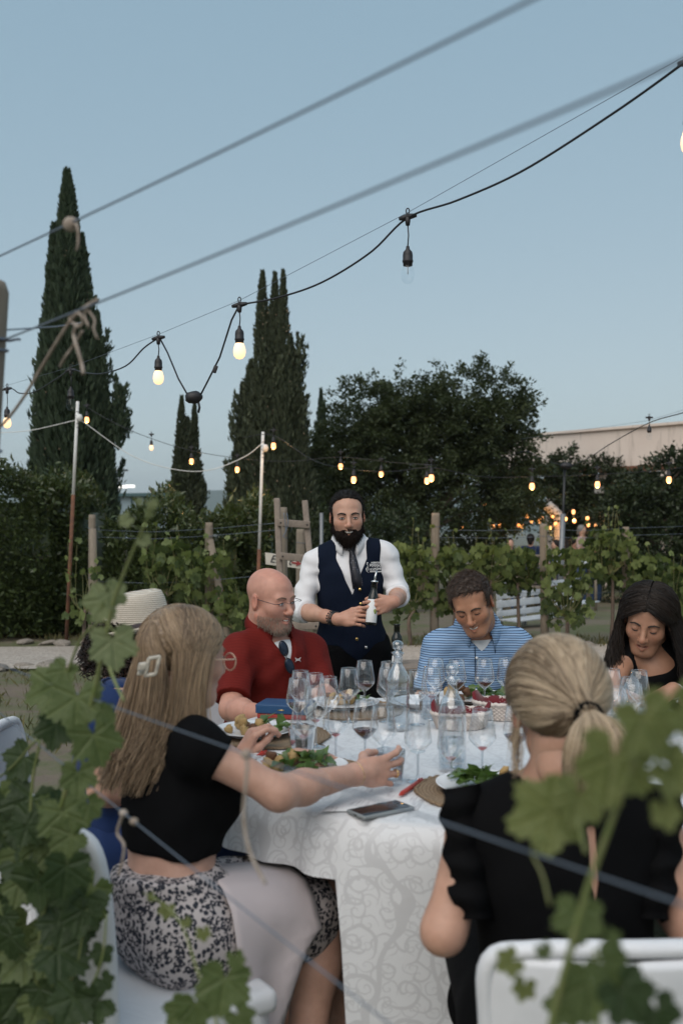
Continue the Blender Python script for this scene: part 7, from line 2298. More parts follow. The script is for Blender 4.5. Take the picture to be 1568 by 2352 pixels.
# white dish
p = PZ(968, 1628, TZ); t = empty('serving_dish', (p.x, p.y, TZ + .001), 'empty white serving dish between the two carafes', 'dish')
MB().lathe([(0, .004), (.05, .004), (.07, .016), (.098, .030), (.1, .031), (.1, .033), (.096, .0325), (.068, .019), (.048, .008), (0, .008)], (0, 0, 0), 36).build('bowl_wall', china, t, local=True)
MB().lathe([(.03, 0), (.045, 0), (.047, .005), (.03, .005)], (0, 0, 0), 28).build('foot_ring', china, t, local=True)
# books
bb = simple('blue_cover', (.012, .06, .15, 1), .5); rb = simple('red_cover', (.30, .03, .02, 1), .5); pg = simple('paper_pages', (.6, .57, .5, 1), .9); gold = gold_m
c = PZ(655, 1652, TZ); ax = V((.97, -.22, 0)).normalized(); ay = V((.22, .97, 0)); rot = Matrix((ax, ay, V((0, 0, 1)))).transposed()
def book(lab, z, mat, w, h_, th, emb):
    t = empty('notebook', (c.x, c.y + .05, z), lab, 'book', 'books beside the bald man')
    o = V((c.x, c.y + .05, z))
    MB().box(o + V((0, 0, th / 2)), (w, h_, th), rot, .004).build('cover', mat, t)
    MB().box(o + V((0, 0, th / 2)) + ax * .003, (w, h_ - .006, th - .008), rot).build('pages', pg, t)
    if emb: MB().box(o + V((0, 0, th * .45)) - ay * (h_ / 2 + .0005) + ax * .0, (.022, .001, .003), rot).build('gilt_mark', gold, t)
book('red book lying beneath the blue book', TZ + .001, rb, .17, .12, .017, False)
book('blue book with a small gilt mark lying on the red book', TZ + .0185, bb, .18, .125, .030, True)
# phone
def phone():
    a = PZ(812, 1872, TZ); b = PZ(930, 1848, TZ); ax = (b - a); ax.z = 0; ax.normalize(); ay = V((-ax.y, ax.x, 0)); rot = Matrix((ax, ay, V((0, 0, 1)))).transposed()
    c = PZ(874, 1866, TZ) + V((0, 0, .0058)); t = empty('smartphone', (c.x, c.y, TZ + .003), 'dark screened phone in a grey case on the paper menu', 'phone')
    MB().box(c, (.142, .070, .0095), rot, .0038).build('case', simple('grey_phone_case', (.22, .24, .25, 1), .5), t)
    MB().box(c + V((0, 0, .0046)), (.134, .0625, .0012), rot, .0005).build('screen', simple('dark_screen', (.012, .010, .012, 1), .06), t)
    MB().box(c - ax * .0711 + V((0, 0, -.0005)), (.001, .010, .0035), rot).build('charging_port', black_plastic, t)
phone()
def paper(lab, pts, seed):
    m = N('printed_menu_%d' % seed); uv = m.n('UVMap').outputs[0]
    s = m.n('SeparateXYZ'); m.l(uv, s.inputs[0])
    row = m.math('LESS_THAN', m.math('FRACT', m.math('MULTIPLY', s.outputs[1], 34)), .42)
    n1 = m.n('TexNoise'); n1.inputs['Scale'].default_value = 60; mp = m.n('Mapping'); mp.inputs['Scale'].default_value = (1, .12, 1); m.l(uv, mp.inputs[0]); m.l(mp.outputs[0], n1.inputs['Vector'])
    blk = m.n('TexVoronoi'); blk.inputs['Scale'].default_value = 5; m.l(uv, blk.inputs['Vector'])
    sp = m.n('SeparateColor'); m.l(blk.outputs['Color'], sp.inputs[0])
    on = m.math('MULTIPLY', m.math('MULTIPLY', row, m.math('GREATER_THAN', n1.outputs[0], .5)), m.math('GREATER_THAN', sp.outputs[0], .45))
    m.base(m.mix(m.math('MULTIPLY', on, .75), (.70, .70, .71, 1), (.16, .12, .16, 1))); m.set(Roughness=.8)
    a, b, c_, d_ = [PZ(x, y, TZ) for x, y in pts]; n = 7; vs = []; uvs = []
    for j in range(n):
        for i in range(n):
            u, w = i / (n - 1), j / (n - 1); p = a.lerp(b, u).lerp(d_.lerp(c_, u), w); vs.append(V((p.x, p.y, TZ + .0022 + .0015 * math.sin(u * 3 + w * 2 + seed)))); uvs.append((u, w))
    fs = [(j * n + i, j * n + i + 1, (j + 1) * n + i + 1, (j + 1) * n + i) for j in range(n - 1) for i in range(n - 1)]
    o = MB().add(vs, fs).build('menu_sheet', m.m); ul = o.data.uv_layers.new(name='UVMap')
    for lp in o.data.loops: ul.data[lp.index].uv = uvs[lp.vertex_index]
    md = o.modifiers.new('t', 'SOLIDIFY'); md.thickness = .0004
    tag(o, lab, 'paper', 'printed menus')
paper('printed paper menu under the phone and the red pen', [(735, 1868), (960, 1862), (1005, 1792), (850, 1788)], 1)
paper('printed paper menu by the straw hat woman\'s plate', [(590, 1752), (700, 1760), (720, 1722), (610, 1722)], 2)
def pen(lab, a, b):
    A, B = PZ(*a, TZ), PZ(*b, TZ); A.z = B.z = TZ + .0095; t = empty('red_pen', (A.x, A.y, TZ + .003), lab, 'pen', 'red pens'); d = (B - A).normalized()
    rp = simple('red_pen_plastic', (.42, .035, .022, 1), .35) if 'red_pen_plastic' not in MATS else MATS['red_pen_plastic']
    MB().tube([A, A + d * .012, A + d * .02, B], [.0012, .004, .0060, .0060], 10).build('barrel', rp, t)
    MB().box(B - d * .022 + V((0, 0, .0068)), (.004, .004, .003), None).build('clip', rp, t)
pen('red pen lying above the phone', (916, 1836), (968, 1800))
pen('red pen beside the straw hat woman\'s hand', (590, 1742), (612, 1735))
pen('red pen between the two carafes', (936, 1613), (956, 1611))

# napkin in the lap of the reaching woman
def lap_napkin():
    m = MB(); n = 14; k = 10; vs = []
    J = REACH.J
    hR, kR, hL, kL = (V(J[q]) for q in ('hR', 'kR', 'hL', 'kL'))
    up = V((0, 0, 1)); nr = V((.57, -.82, 0))
    for i in range(n):
        u = i / (n - 1); s = .16 + .62 * u
        c = hR.lerp(kR, s); far = hL.lerp(kL, s)
        rad = .106 - .016 * u
        base = [far.lerp(c, .45) + up * (rad * .98), c + up * rad * 1.03]
        for a in (28, 55, 80): base.append(c + up * rad * 1.05 * math.cos(R(a)) + nr * rad * 1.06 * math.sin(R(a)))
        drop = .03 + .25 * max(0, 1 - abs(u - .30) * 1.5)
        for q in range(1, k - 4): base.append(c + nr * (rad * 1.08 + .012 * math.sin(u * 7 + q)) - up * (drop * q / (k - 5)))
        vs += base
    w = len(base)
    o = m.add(vs, [(i * w + j, (i + 1) * w + j, (i + 1) * w + j + 1, i * w + j + 1) for i in range(n - 1) for j in range(w - 1)]).build('lap_napkin', fabric('pale_pink_linen', (.56, .49, .50), (.50, .44, .45), .8))
    md = o.modifiers.new('t', 'SOLIDIFY'); md.thickness = .0025
    tag(o, 'pale pink napkin spread over the leopard print skirt', 'napkin')
lap_napkin()

# ------------------------------------------------------------ bottle in the waiter's hands, bottle on the stand, sunglasses
dk_glass = N('dark_bottle_glass'); dk_glass.base((.006, .008, .006, 1)); dk_glass.set(Roughness=.06); dk_glass = dk_glass.m
lab_m = simple('white_label', (.72, .72, .72, 1), .6)
def bottle(lab, foot, top, r, label_z, pour):
    foot, top = V(foot), V(top); ax = (top - foot); L = ax.length; ax.normalize(); a, b = frame_of(ax); rot = Matrix((a, b, ax)).transposed()
    t = empty('bottle', foot, lab, 'bottle')
    if rot.determinant() < 0: rot = Matrix((b, a, ax)).transposed()
    MB().lathe([(0, 0), (r * .9, 0), (r, .006), (r, L * .62), (r * .92, L * .68), (r * .62, L * .76), (r * .56, L * .80), (r * .56, L * .97), (r * .64, L * .975), (r * .64, L), (0, L)], foot, 24, rot).build('glass_body', dk_glass, t)
    MB().lathe([(r + .0006, L * label_z[0]), (r + .0010, L * label_z[0] + .001), (r + .0010, L * label_z[1]), (r + .0006, L * label_z[1] + .001)], foot, 24, rot).build('paper_label', lab_m, t)
    if pour:
        MB().lathe([(r * .68, L * .985), (r * .70, L * 1.0), (r * .66, L * 1.02), (0, L * 1.025)], foot, 18, rot).build('pourer_collar', silver_m, t)
        MB().tube([top, top + ax * .025 + V((.001, 0, 0)), top + ax * .05 + V((.006, 0, 0))], [.0052, .0045, .004], 10).build('pourer_spout', silver_m, t)
        MB().ell(foot + ax * (L * .32) + V((.012, -r * .92, 0)), (.007, .003, .012), None, 10, 6).build('olive_mark', simple('olive_print', (.20, .25, .06, 1), .6), t)
bottle('dark oil bottle with white label and metal pourer held by the waiter', P(851, 1436, 4.47), P(860, 1336, 4.50), .0235, (.06, .58), True)
f_ = V((P(911, 1500, STAND_D + .12).x, STAND_D + .12, STAND_Z + .011)); bottle('dark wine bottle standing on the timber stand', f_, f_ + V((0, 0, .27)), .037, (.05, .22), False)
def sunglasses():
    c = P(655, 1500, 3.72); v = BALD_SV
    t = empty('sunglasses', c, 'dark sunglasses hooked in the red polo placket', 'sunglasses')
    fm = simple('black_frame', (.012, .012, .014, 1), .25); lm = simple('blue_dark_lens', (.012, .020, .038, 1), .06, None, Metallic=.3)
    ax = (P(668, 1538, 3.75) - P(650, 1485, 3.75)).normalized()
    for k, (px, py) in enumerate(((650, 1492), (664, 1532))):
        q = P(px, py, 3.78); q.y = front_y(v, q.x, q.z, .02) - .014
        sd2 = ax.cross(V((.35, -.93, 0))).normalized(); nn = ax.cross(sd2); rot = Matrix((ax, sd2, nn)).transposed()
        ln = MB().ell(q, (.029, .0155, .004), rot, 18, 8).build('lens', lm, t)
        MB().tube([q + ax * .030 * math.cos(a) + sd2 * .0165 * math.sin(a) for a in np.linspace(0, 6.283, 25)], .0018, 6).build('rim', fm, t)
    q = P(657, 1512, 3.78); q.y = front_y(v, q.x, q.z, .02) - .014; MB().tube([q - ax * .012, q + ax * .012], .002, 6).build('bridge', fm, t)
    q = P(648, 1478, 3.78); q.y = front_y(v, q.x, q.z, .02) - .006
    MB().tube([q, q + V((-.02, .03, -.03)), q + V((-.005, .03, -.1))], .002, 6).build('temple', fm, t)
sunglasses()

# ================================================================= STRING LIGHTS
def emis(name, col, st):
    m = N(name); m.base((.8, .7, .5, 1)); m.b.inputs['Emission Color'].default_value = (*col, 1); m.b.inputs['Emission Strength'].default_value = st; return m.m
bulb_lit = emis('lit_warm_bulb', (1.0, .34, .08), 1.6)
bulb_pale = emis('lit_pale_bulb', (1.0, .58, .30), .85)
bulb_off = glass_thin('unlit_bulb_glass', (.97, .98, .985), .015, .14)
fil_m = simple('filament_stem', (.35, .36, .36, 1), .4)
cable_m = simple('black_rubber_cable', (.010, .011, .014, 1), .5)
sock_m = simple('dark_socket', (.016, .014, .016, 1), .55)
def lamp(root, top, drop, s, lit, cable_r):
    """pendant socket with its bulb hanging below a cable joint"""
    a = V(top); b = a - V((0, 0, drop))
    sk = MB().lathe([(0, 0), (.006 * s, 0), (.008 * s, -.012 * s), (.017 * s, -.022 * s), (.019 * s, -.034 * s), (.019 * s, -.052 * s), (.0205 * s, -.053 * s), (.0205 * s, -.060 * s), (.018 * s, -.062 * s), (.0175 * s, -.074 * s), (0, -.074 * s)], b, 16).build('socket', sock_m, root)
    MB().tube([a, a.lerp(b, .5) + V((.003 * s, 0, 0)), b], cable_r * .8, 6).build('drop_cord', cable_m, root)
    c = b - V((0, 0, .072 * s)); prof = [(.0165, 0), (.021, -.010), (.0255, -.026), (.0265, -.040), (.0235, -.055), (.014, -.066), (0, -.070)]
    MB().lathe([(r * s, z * s) for r, z in prof], c, 16).build('bulb', {0: bulb_off, 1: bulb_lit, 2: bulb_pale}[lit], sk)
    if lit == 1:
        ld = bpy.data.lights.new('bulb_light', 'POINT'); ld.energy = 2.2; ld.color = (1.0, .55, .2); ld.shadow_soft_size = .03
        lo = bpy.data.objects.new('bulb_light', ld); COL.objects.link(lo); lo.location = c - V((0, 0, .11 * s)) - root.location; lo.parent = root
    if lit == 0: MB().tube([c, c - V((0, 0, .034 * s))], .0016 * s, 5).build('filament', fil_m, sk)
def joint(root, p, s, dirs):
    m = MB(); p = V(p)
    for d in dirs: m.tube([p, p + V(d).normalized() * .018 * s, p + V(d).normalized() * .034 * s], [.012 * s, .0095 * s, .0065 * s], 10)
    m.tube([p + V((0, 0, .004)), p - V((0, 0, .02 * s)), p - V((0, 0, .032 * s))], [.012 * s, .010 * s, .008 * s], 10)
    m.tube([p + V((.006 * s * math.cos(a), 0, .022 * s + .011 * s * math.sin(a))) for a in np.linspace(0, 6.283, 13)], .0025 * s, 5)
    m.build('cable_joint', sock_m, root)
def main_string():
    pole = P(445, 912, 4.75)
    pts = [(1700, 45, 2.75), (1562, 150, 3.0), (1400, 265, 3.25), (1200, 392, 3.5), (1050, 460, 3.75), (936, 500, 3.95), (850, 580, 4.05), (740, 648, 4.2), (640, 683, 4.32), (550, 700, 4.42)]
    root = empty('string_light', P(550, 700, 4.42), 'black cable string of bulbs sagging across the sky over the table', 'string light', 'string lights')
    A = [P(*p) for p in pts]; r = .0042
    MB().tube(spline(A, 60), r, 8).build('cable', cable_m, root)
    MB().tube([P(550, 700, 4.42), P(532, 735, 4.46), P(505, 820, 4.6), P(480, 870, 4.7), P(462, 905, 4.74)], r, 8).build('cable', cable_m, root)
    MB().tube([P(430, 905, 4.78), P(410, 870, 4.85), P(385, 810, 5.0), P(368, 778, 5.1)], r, 8).build('cable', cable_m, root)
    MB().tube(spline([P(364, 776, 5.1), P(330, 800, 5.3), P(290, 840, 5.6), P(235, 858, 6.0), P(195, 856, 6.3), P(163, 850, 6.5), P(130, 870, 6.8), P(80, 900, 7.1), P(45, 903, 7.3), P(17, 893, 7.5), P(-60, 930, 7.9)], 50), r, 8).build('cable', cable_m, root)
    MB().tube([P(1700, 60, 2.75), P(1568, 130, 3.0), P(936, 488, 3.95), P(550, 690, 4.42), P(364, 768, 5.1), P(163, 843, 6.5), P(20, 884, 7.5), P(-80, 915, 8)], .0011, 5).build('support_wire', wire_m, root)
    for px, py, d, lit, drop, s in ((936, 498, 3.95, 0, .085, 1.05), (550, 700, 4.42, 2, .062, 1.05), (364, 776, 5.1, 2, .060, 1.05), (163, 850, 6.5, 0, .075, 1.1), (17, 893, 7.5, 2, .10, 1.15), (1586, 140, 3.0, 2, .085, 1.15)):
        p = P(px, py, d); joint(root, p, s, ((1, -.3, .1), (-1, .3, -.15))); lamp(root, p - V((0, 0, .03 * s)), drop, s, lit, .0035)
    # taped junction where the cable dips
    m = MB(); m.ell(pole, (.042, .03, .030), Matrix.Rotation(R(-8), 3, 'Y'), 12, 8); m.v = [tuple(V(v) + (V(v) - pole) * .25 * mnoise.noise(V(v) * 40)) for v in m.v]
    m.build('taped_junction', sock_m, root)
    MB().tube([pole + V((.02, 0, -.01)), pole + V((.028, 0, -.05)), pole + V((.022, 0, -.075))], .006, 6).build('loose_tail', cable_m, root)
    MB().box(P(494, 848, 4.62), (.020, .012, .036), Matrix.Rotation(R(20), 3, 'Y'), .004).build('tape_flag', sock_m, root)
main_string()
def far_string(lab, pts, r, bulbs, mat=cable_m, sup=None, k=40, s=1.15):
    A = [P(*p) for p in pts]
    root = empty('string_light', A[0], lab, 'string light', 'string lights')
    MB().tube(spline(A, k), r, 6).build('cable', mat, root)
    if sup: MB().tube([P(*p) for p in sup], .0016, 4).build('support_wire', wire_m, root)
    for px, py, d, lit in bulbs:
        # the given pixel is the bulb's middle
        top = P(px, py, d) + V((0, 0, .145 * s)); joint(root, top + V((0, 0, .035 * s)), s, ((1, 0, 0), (-1, 0, 0))); lamp(root, top, .035, s, lit, .004)
far_string('pale cable slung between the two white and rust poles', [(-60, 995, 13.2), (60, 990, 13), (172, 966, 12.6), (190, 968, 12.6), (300, 1045, 12.7), (400, 1078, 12.75), (480, 1080, 12.8), (560, 1050, 12.8), (603, 1018, 12.8)], .0055, [], white_paint)
far_string('dark string of warm bulbs running behind the cypress trunks', [(190, 930, 15), (270, 975, 14.8), (350, 1008, 14.5), (440, 1035, 14.2), (545, 1052, 14), (660, 1060, 13.8), (780, 1050, 13.6), (900, 1062, 13.4), (1000, 1068, 13.3)], .0045, [(348, 1030, 14.5, 2), (440, 1061, 14.2, 1), (545, 1080, 14, 1), (782, 1073, 13.6, 1), (875, 1090, 13.4, 1)])
far_string('string of warm bulbs hanging in front of the wide leafy tree', [(560, 1005, 12.6), (628, 1000, 12.4), (720, 1058, 12), (812, 1078, 11.6), (900, 1083, 11.2), (990, 1074, 11), (1105, 1095, 11.2), (1221, 1095, 11.4), (1371, 1090, 11.6), (1535, 1078, 11.8), (1650, 1060, 12)], .0045, [(200, 966, 13.4, 1), (628, 1026, 12.4, 1), (812, 1104, 11.6, 1), (980, 1106, 12.6, 1), (990, 1100, 11, 1), (1221, 1119, 11.4, 1), (1371, 1115, 11.6, 1), (1535, 1104, 11.8, 1)])
far_string('black cable running down from the building roof to the grey pole', [(1720, 905, 9.2), (1568, 948, 9.8), (1488, 972, 10.5), (1400, 1020, 12), (1345, 1055, 14), (1300, 1070, 16.9), (1240, 1052, 17.2), (1200, 1037, 17.5), (1120, 1070, 18.5)], .0055, [(1490, 1004, 10.5, 0)], cable_m, [(1720, 895, 9.2), (1488, 966, 10.5), (1195, 1008, 17)])
MB().ell(P(1300, 1070, 16.95), (.11, .06, .055), None, 12, 8)
kn = MB().ell(P(1300, 1070, 16.95), (.11, .06, .055), None, 12, 8); kn.v = [tuple(V(v) + .02 * V((mnoise.noise(V(v) * 20), 0, mnoise.noise(V(v) * 21)))) for v in kn.v]
tag(kn.build('cable_knot', sock_m), 'black taped cable knot on the grey light pole', 'cable')
# the dense festoon under the portico
fest = [(1131, 1209), (1148, 1207), (1190, 1206), (1198, 1208), (1210, 1185), (1220, 1197), (1238, 1197), (1243, 1190), (1268, 1185), (1275, 1203), (1262, 1212), (1290, 1205), (1298, 1192), (1316, 1175), (1318, 1197), (1348, 1190), (1350, 1206), (1368, 1207), (1385, 1200), (1398, 1213), (1408, 1210), (1113, 1160), (1127, 1158), (1060, 1213), (1095, 1214)]
root = empty('string_light', P(1260, 1180, 24), 'dense cluster of small warm bulbs at the portico', 'string light', 'string lights')
fs_ = sorted(fest)
MB().tube(spline([P(x, y - 8, 23.5 + .4 * math.sin(i)) for i, (x, y) in enumerate(fs_)], 120), .006, 5).build('cable', cable_m, root)
for i, (x, y) in enumerate(fs_):
    c = P(x, y, 23.5 + .4 * math.sin(i)); sk = MB().lathe([(0, .08), (.02, .08), (.022, .03), (0, .03)], c, 8).build('socket', sock_m, root)
    MB().ell(c, (.042, .042, .05), None, 10, 8).build('bulb', bulb_lit, sk)
    if i % 5 == 2:
        ld = bpy.data.lights.new('bulb_light', 'POINT'); ld.energy = 5; ld.color = (1.0, .55, .2); ld.shadow_soft_size = .05
        lo = bpy.data.objects.new('bulb_light', ld); COL.objects.link(lo); lo.location = c - V((0, 0, .14)) - root.location; lo.parent = root

# ================================================================= FOREGROUND VINE ROW
def rowd(px):
    k = (px - CX) / F; t = (1.8 * k + .61) / (.615 + .789 * k); return 1.8 - .789 * t
def rowp(px, py, off=0): return P(px, py, rowd(px) + off)
def rowt(t, z): return V((-.61 + .615 * t, 1.8 - .789 * t, z))
root = empty('trellis_post', (-.785, 1.86, 0), 'thick cracked wooden post wound with wire beside the foreground wires', 'post', 'trellis posts')
c = V((-.655, 1.82, 0))
lean = lambda z: V((-.07 * (1.893 - z), .02 * (1.893 - z), z))
m = MB(); m.tube([c + lean(z) for z in (-.05, .5, 1.0, 1.5, 1.875, 1.893)], [.05, .049, .049, .048, .047, .040], 20); m.build('shaft', wood_m, root)
for z in (1.785, 1.765, 1.58):
    MB().tube([c + lean(z) + V((.051 * math.cos(a), .051 * math.sin(a), .006 * math.sin(a))) for a in np.linspace(0, 6.283, 25)], .0028, 6).build('wire_wrap', wire_m, root)
MB().tube([c + V((.05, -.01, 1.78)), c + V((.072, -.02, 1.782)), c + V((.075, -.02, 1.78))], .0026, 6).build('wire_end', wire_m, root)
for lab, z0, z1 in (('highest foreground trellis wire crossing the sky', 1.935, 1.875), ('second foreground trellis wire crossing the sky, tied with twine', 1.78, 1.78), ('foreground trellis wire crossing in front of the diners\' arms', 1.19, 1.18), ('lowest foreground trellis wire with knots', 1.10, .93)):
    pts = [rowt(t, z0 + (z1 - z0) * t / 1.4 - .004 * math.sin(t * 2)) for t in np.linspace(-.05 if z0 < 1.9 else -.6, 2.3, 14)]
    tag(MB().tube(pts, .0010 if z0 < 1.5 else .0016, 6).build('trellis_wire', wire_m), lab, 'wire', 'foreground trellis wires')
tag(MB().tube([c + V((0, -.05, 1.79)), P(28, 757, 1.85), P(130, 750, 2.3), P(190, 740, 2.6)], .0016, 5).build('trellis_wire', wire_m), 'short wire leading from the thick post past the cypress', 'wire', 'foreground trellis wires')
twine = simple('dry_tendril', (.24, .19, .15, 1), .9, (.34, .29, .25, 1), 60)
root = empty('dry_tendril', rowp(180, 730), 'twisted dry vine tendril knotted on the foreground wire', 'tendril', 'dry tendrils')
for pts, r in (([(224, 688), (200, 702), (176, 722), (160, 740), (128, 790), (95, 845), (60, 905), (20, 960), (-20, 1000)], .0027), ([(160, 742), (165, 722), (185, 722), (190, 742), (178, 750), (165, 738)], .0023), ([(205, 700), (195, 725), (202, 745), (204, 752)], .0022), ([(178, 745), (170, 768), (178, 800), (188, 835), (192, 858)], .0030), ([(190, 760), (165, 800), (150, 820), (138, 842)], .0020), ([(205, 715), (218, 735), (216, 755), (224, 778)], .0018)):
    MB().tube(spline([rowp(x, y, -.01 * i % .02) for i, (x, y) in enumerate(pts)], 24), r, 7).build('tendril_strand', twine, root)
root = empty('dry_tendril', rowp(165, 490), 'dry tuft caught on the highest foreground wire', 'tendril', 'dry tendrils')
tp = rowt((1.8 * (163 - CX) / F + .61) / (.615 + .789 * (163 - CX) / F), 0); tp.z = 1.935 - .06 * .345 / 1.4 - .004 * math.sin(.69)
m = MB(); m.ell(tp, (.013, .01, .012), None, 10, 7); m.build('tuft', twine, root)
MB().tube(spline([tp, rowp(178, 520), rowp(180, 560), rowp(176, 575)], 12), .0022, 6).build('tendril_strand', twine, root)
root = empty('dry_tendril', rowp(290, 1855), 'curled dry tendril hanging from the lowest foreground wire', 'tendril', 'dry tendrils')
def on_wire(px, z0, z1):
    k = (px - CX) / F; t = (1.8 * k + .61) / (.615 + .789 * k); return rowt(t, z0 + (z1 - z0) * t / 1.4 - .004 * math.sin(t * 2))
for px in (284, 308): MB().ell(on_wire(px, 1.10, .93), (.0065, .005, .0055), None, 8, 6).build('knot', twine, root)
MB().tube(spline([on_wire(284, 1.10, .93), rowp(275, 1890), rowp(270, 1915), rowp(285, 1940), rowp(282, 1975), rowp(272, 2010)], 20), .0022, 6).build('tendril_strand', twine, root)
root = empty('dry_tendril', rowp(575, 1735), 'pale dry tendril hanging from the middle foreground wire', 'tendril', 'dry tendrils')
MB().tube(spline([on_wire(566, 1.19, 1.18), rowp(568, 1760), rowp(565, 1800), rowp(560, 1880), rowp(575, 1960), rowp(610, 2030)], 24), .0024, 6).build('tendril_strand', twine, root)
MB().ell(on_wire(566, 1.19, 1.18), (.007, .006, .006), None, 8, 6).build('knot', twine, root)

fl_pale = leaf_mat('near_leaf_pale', (.125, .168, .085), (.205, .245, .135), .46, .55, .3, veins=True)
fl_mid = leaf_mat('near_leaf_mid', (.062, .100, .036), (.118, .158, .066), .46, .5, .3, veins=True)
fl_deep = leaf_mat('near_leaf_deep', (.016, .036, .013), (.040, .066, .026), .38, .5, .3, veins=True)
fl_lime = leaf_mat('near_leaf_lime', (.105, .138, .045), (.175, .205, .082), .48, .5, .3, veins=True)
def face_leaf(root, px, py, wpx, ang, mat, tx=0, ty=0, off=0, k=None, rg=random.Random(4)):
    """leaf seen from the table side; ang = direction of the tip in the picture (0 down, 90 right)"""
    d = rowd(px) + off; p = P(px, py, d); s = wpx * d / F / 1.12 * (.88 if px > 1000 else .94)
    a = R(ang); tip = V((math.sin(a), 0, -math.cos(a))); nn = V((tx, -1, ty)).normalized()
    tip = (tip - nn * tip.dot(nn)).normalized(); side = tip.cross(nn)
    M3 = Matrix((side, tip, nn)).transposed()
    o = bpy.data.objects.new('leaf', LEAF_NEAR[k if k is not None else rg.randrange(7)]); COL.objects.link(o); o.parent = root
    o.location = p - tip * (.55 * s) - root.location; o.rotation_euler = M3.to_euler(); o.scale = (s,) * 3
    if not o.data.materials: o.data.materials.append(mat)
    o.material_slots[0].link = 'OBJECT'; o.material_slots[0].material = mat
    return o
def stem(root, pts, r0, r1, mat=None, off=0):
    n = 20; MB().tube(spline([rowp(x, y, off) for x, y in pts], n), [r0 + (r1 - r0) * i / (n - 1) for i in range(n)], 8).build('stem', mat or stem_near, root)
stem_near = simple('near_green_stem', (.13, .17, .05, 1), .6, (.18, .19, .08, 1), 40)
rgf = random.Random(12)
L_ = empty('grape_vine', (rowp(120, 1900).x, rowp(120, 1900).y, 0), 'foreground grape vine with pale leaves growing on the near wires by the thick post', 'grape vine', 'foreground vines')
stem(L_, [(60, 2500), (90, 2200), (130, 1900), (205, 1640), (240, 1480), (262, 1380), (300, 1280), (335, 1200), (352, 1150)], .006, .0012)
stem(L_, [(240, 1500), (262, 1560), (285, 1610)], .003, .002); stem(L_, [(150, 1560), (185, 1470), (225, 1430), (240, 1425), (270, 1460)], .0025, .001)
stem(L_, [(225, 1430), (240, 1380), (252, 1350)], .0016, .0008); stem(L_, [(60, 2050), (75, 1800), (90, 1700), (30, 1760), (-20, 1800)], .003, .0015)
stem(L_, [(120, 2300), (170, 2240), (190, 2150), (200, 2090)], .002, .001); stem(L_, [(150, 2450), (200, 2300), (235, 2200), (245, 2100)], .003, .0012)
for px, py, w, a, mt, tx, ty in ((232, 1400, 120, -25, fl_pale, -.3, .1), (262, 1500, 140, 5, fl_pale, .3, .2), (270, 1370, 85, 60, fl_pale, .4, .2), (95, 1590, 150, -65, fl_mid, -.2, .4), (175, 1640, 170, 0, fl_mid, 0, .3), (225, 1720, 150, 15, fl_mid, .4, .1), (140, 1560, 100, -20, fl_mid, -.3, .4), (125, 1690, 120, -10, fl_deep, .2, .3),
                              (352, 1162, 36, 20, fl_pale, 0, .2), (340, 1180, 30, -60, fl_pale, .3, .2), (285, 1198, 48, -50, fl_pale, -.2, .3), (336, 1243, 46, 70, fl_pale, .2, .3), (322, 1150, 26, 140, fl_pale, .2, .3), (250, 1640, 60, 70, fl_mid, .5, .2),
                              (180, 1800, 110, 0, fl_mid, .3, .2), (60, 1870, 160, -15, fl_deep, 0, .3), (150, 1900, 150, 10, fl_mid, .1, .3), (40, 1760, 120, -40, fl_deep, -.3, .3), (215, 1860, 80, 40, fl_mid, .6, 0)):
    face_leaf(L_, px, py, w, a, mt, tx, ty, rgf.uniform(-.05, .05))
for i in range(84):
    px = rgf.uniform(-40, 215) * (1 if rgf.random() < .8 else .7); py = rgf.uniform(1830, 2400)
    if px > 150 and py < 2050: px -= 90
    mt = rgf.choice((fl_deep, fl_deep, fl_deep, fl_mid))
    face_leaf(L_, px, py, rgf.uniform(85, 165), rgf.uniform(-60, 60), mt, rgf.uniform(-.6, .6), rgf.uniform(-.2, .6), rgf.uniform(-.12, .14))
for px, py, w, a in ((215, 2110, 60, 30), (230, 2200, 70, -20), (245, 2260, 60, 40), (200, 2290, 80, -10), (100, 1950, 120, 10)): face_leaf(L_, px, py, w, a, fl_deep, .3, .2)
M_ = empty('grape_vine', (rowp(440, 2200).x, rowp(440, 2200).y, 0), 'thin foreground vine shoot with lime leaves in front of the leopard skirt', 'grape vine', 'foreground vines')
stem(M_, [(560, 2500), (490, 2330), (450, 2220), (420, 2130), (380, 2080), (330, 2050)], .0022, .001); stem(M_, [(560, 2500), (545, 2400), (520, 2330)], .004, .003)
for px, py, w, a, mt in ((382, 2098, 52, -10, fl_lime), (430, 2122, 34, 30, fl_lime), (468, 2150, 46, 10, fl_lime), (345, 2062, 30, -60, fl_lime), (510, 2285, 165, -10, fl_mid), (405, 2335, 100, -40, fl_mid), (560, 2345, 90, 40, fl_mid), (545, 2210, 60, 20, fl_mid), (455, 2330, 120, 10, fl_mid)):
    face_leaf(M_, px, py, w, a, mt, rgf.uniform(-.3, .3), rgf.uniform(0, .4), 0)
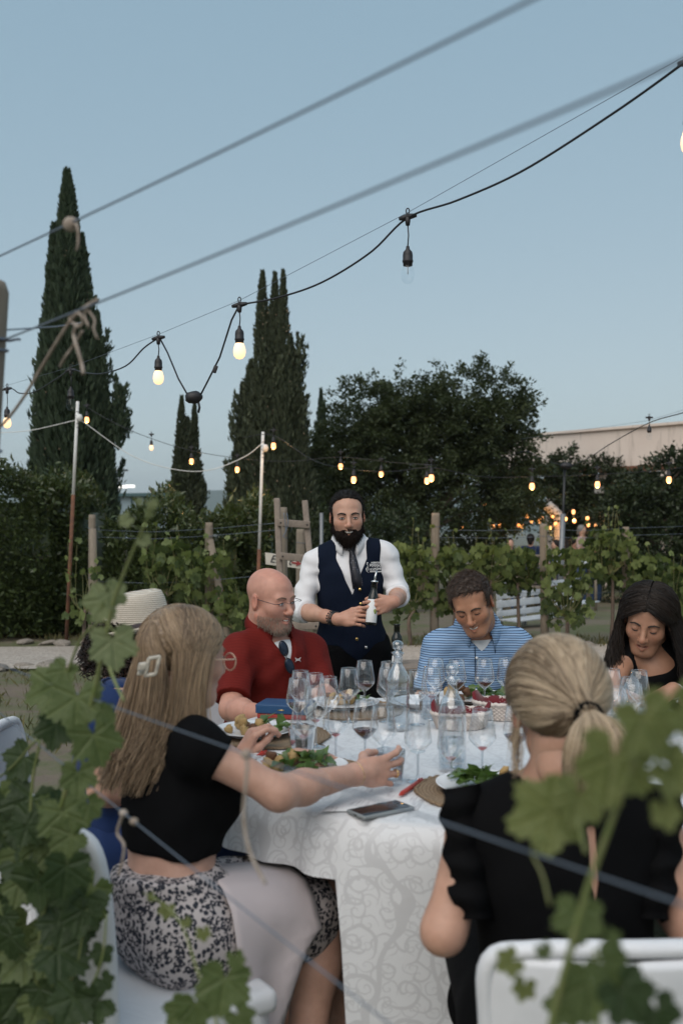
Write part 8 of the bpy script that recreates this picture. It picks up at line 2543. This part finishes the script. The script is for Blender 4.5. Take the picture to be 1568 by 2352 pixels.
R_ = empty('grape_vine', (rowp(1350, 2200).x, rowp(1350, 2200).y, 0), 'foreground vine with large lime leaves before the black ruffled top', 'grape vine', 'foreground vines')
stem(R_, [(1235, 2500), (1270, 2330), (1310, 2180), (1345, 2050), (1395, 1910), (1440, 1790), (1500, 1660), (1580, 1560)], .0034, .0018)
stem(R_, [(1262, 2080), (1245, 2010), (1222, 1960), (1235, 1925), (1260, 1930)], .0012, .0008); stem(R_, [(1365, 2500), (1370, 2350), (1378, 2250), (1365, 2180)], .0028, .0016); stem(R_, [(1345, 1960), (1330, 1900), (1325, 1880)], .0018, .0012)
for px, py, w, a, mt, tx, ty in ((1225, 1880, 235, -70, fl_lime, -.1, .3), (1320, 1860, 170, -20, fl_lime, .1, .4), (1400, 1790, 250, -15, fl_lime, .1, .3), (1500, 1690, 230, 20, fl_lime, .3, .3), (1555, 1790, 170, 40, fl_lime, .3, .2), (1530, 1880, 110, 10, fl_lime, .2, .3), (1460, 1700, 150, -60, fl_lime, -.2, .3), (1590, 1650, 160, 50, fl_lime, .2, .3),
                              (1325, 2130, 160, -5, fl_mid, -.2, .2), (1400, 2240, 170, 40, fl_mid, .5, .2), (1350, 2300, 190, -10, fl_mid, 0, .3), (1450, 2310, 190, 30, fl_deep, .2, .3), (1160, 2215, 90, -60, fl_lime, -.3, .3), (1200, 2280, 80, -20, fl_lime, .2, .3), (1285, 2330, 120, -30, fl_mid, -.4, .3), (1250, 2190, 60, 20, fl_mid, .3, .3), (1520, 2350, 150, 20, fl_deep, .2, .2), (1410, 2170, 90, 60, fl_mid, .5, .1)):
    face_leaf(R_, px, py, w, a, mt, tx, ty, rgf.uniform(-.03, .03))

# ================================================================= AIR
hz = N('thin_haze'); hz.t.nodes.remove(hz.b)
pv = hz.n('VolumePrincipled'); pv.inputs['Color'].default_value = (.80, .88, .95, 1); pv.inputs['Density'].default_value = .00022; pv.inputs['Anisotropy'].default_value = .2
hz.l(pv.outputs[0], hz.out.inputs['Volume'])
tag(MB().box((0, 2000, 60), (13000, 5200, 260)).build('haze', hz.m, smooth=False), kind='stuff')
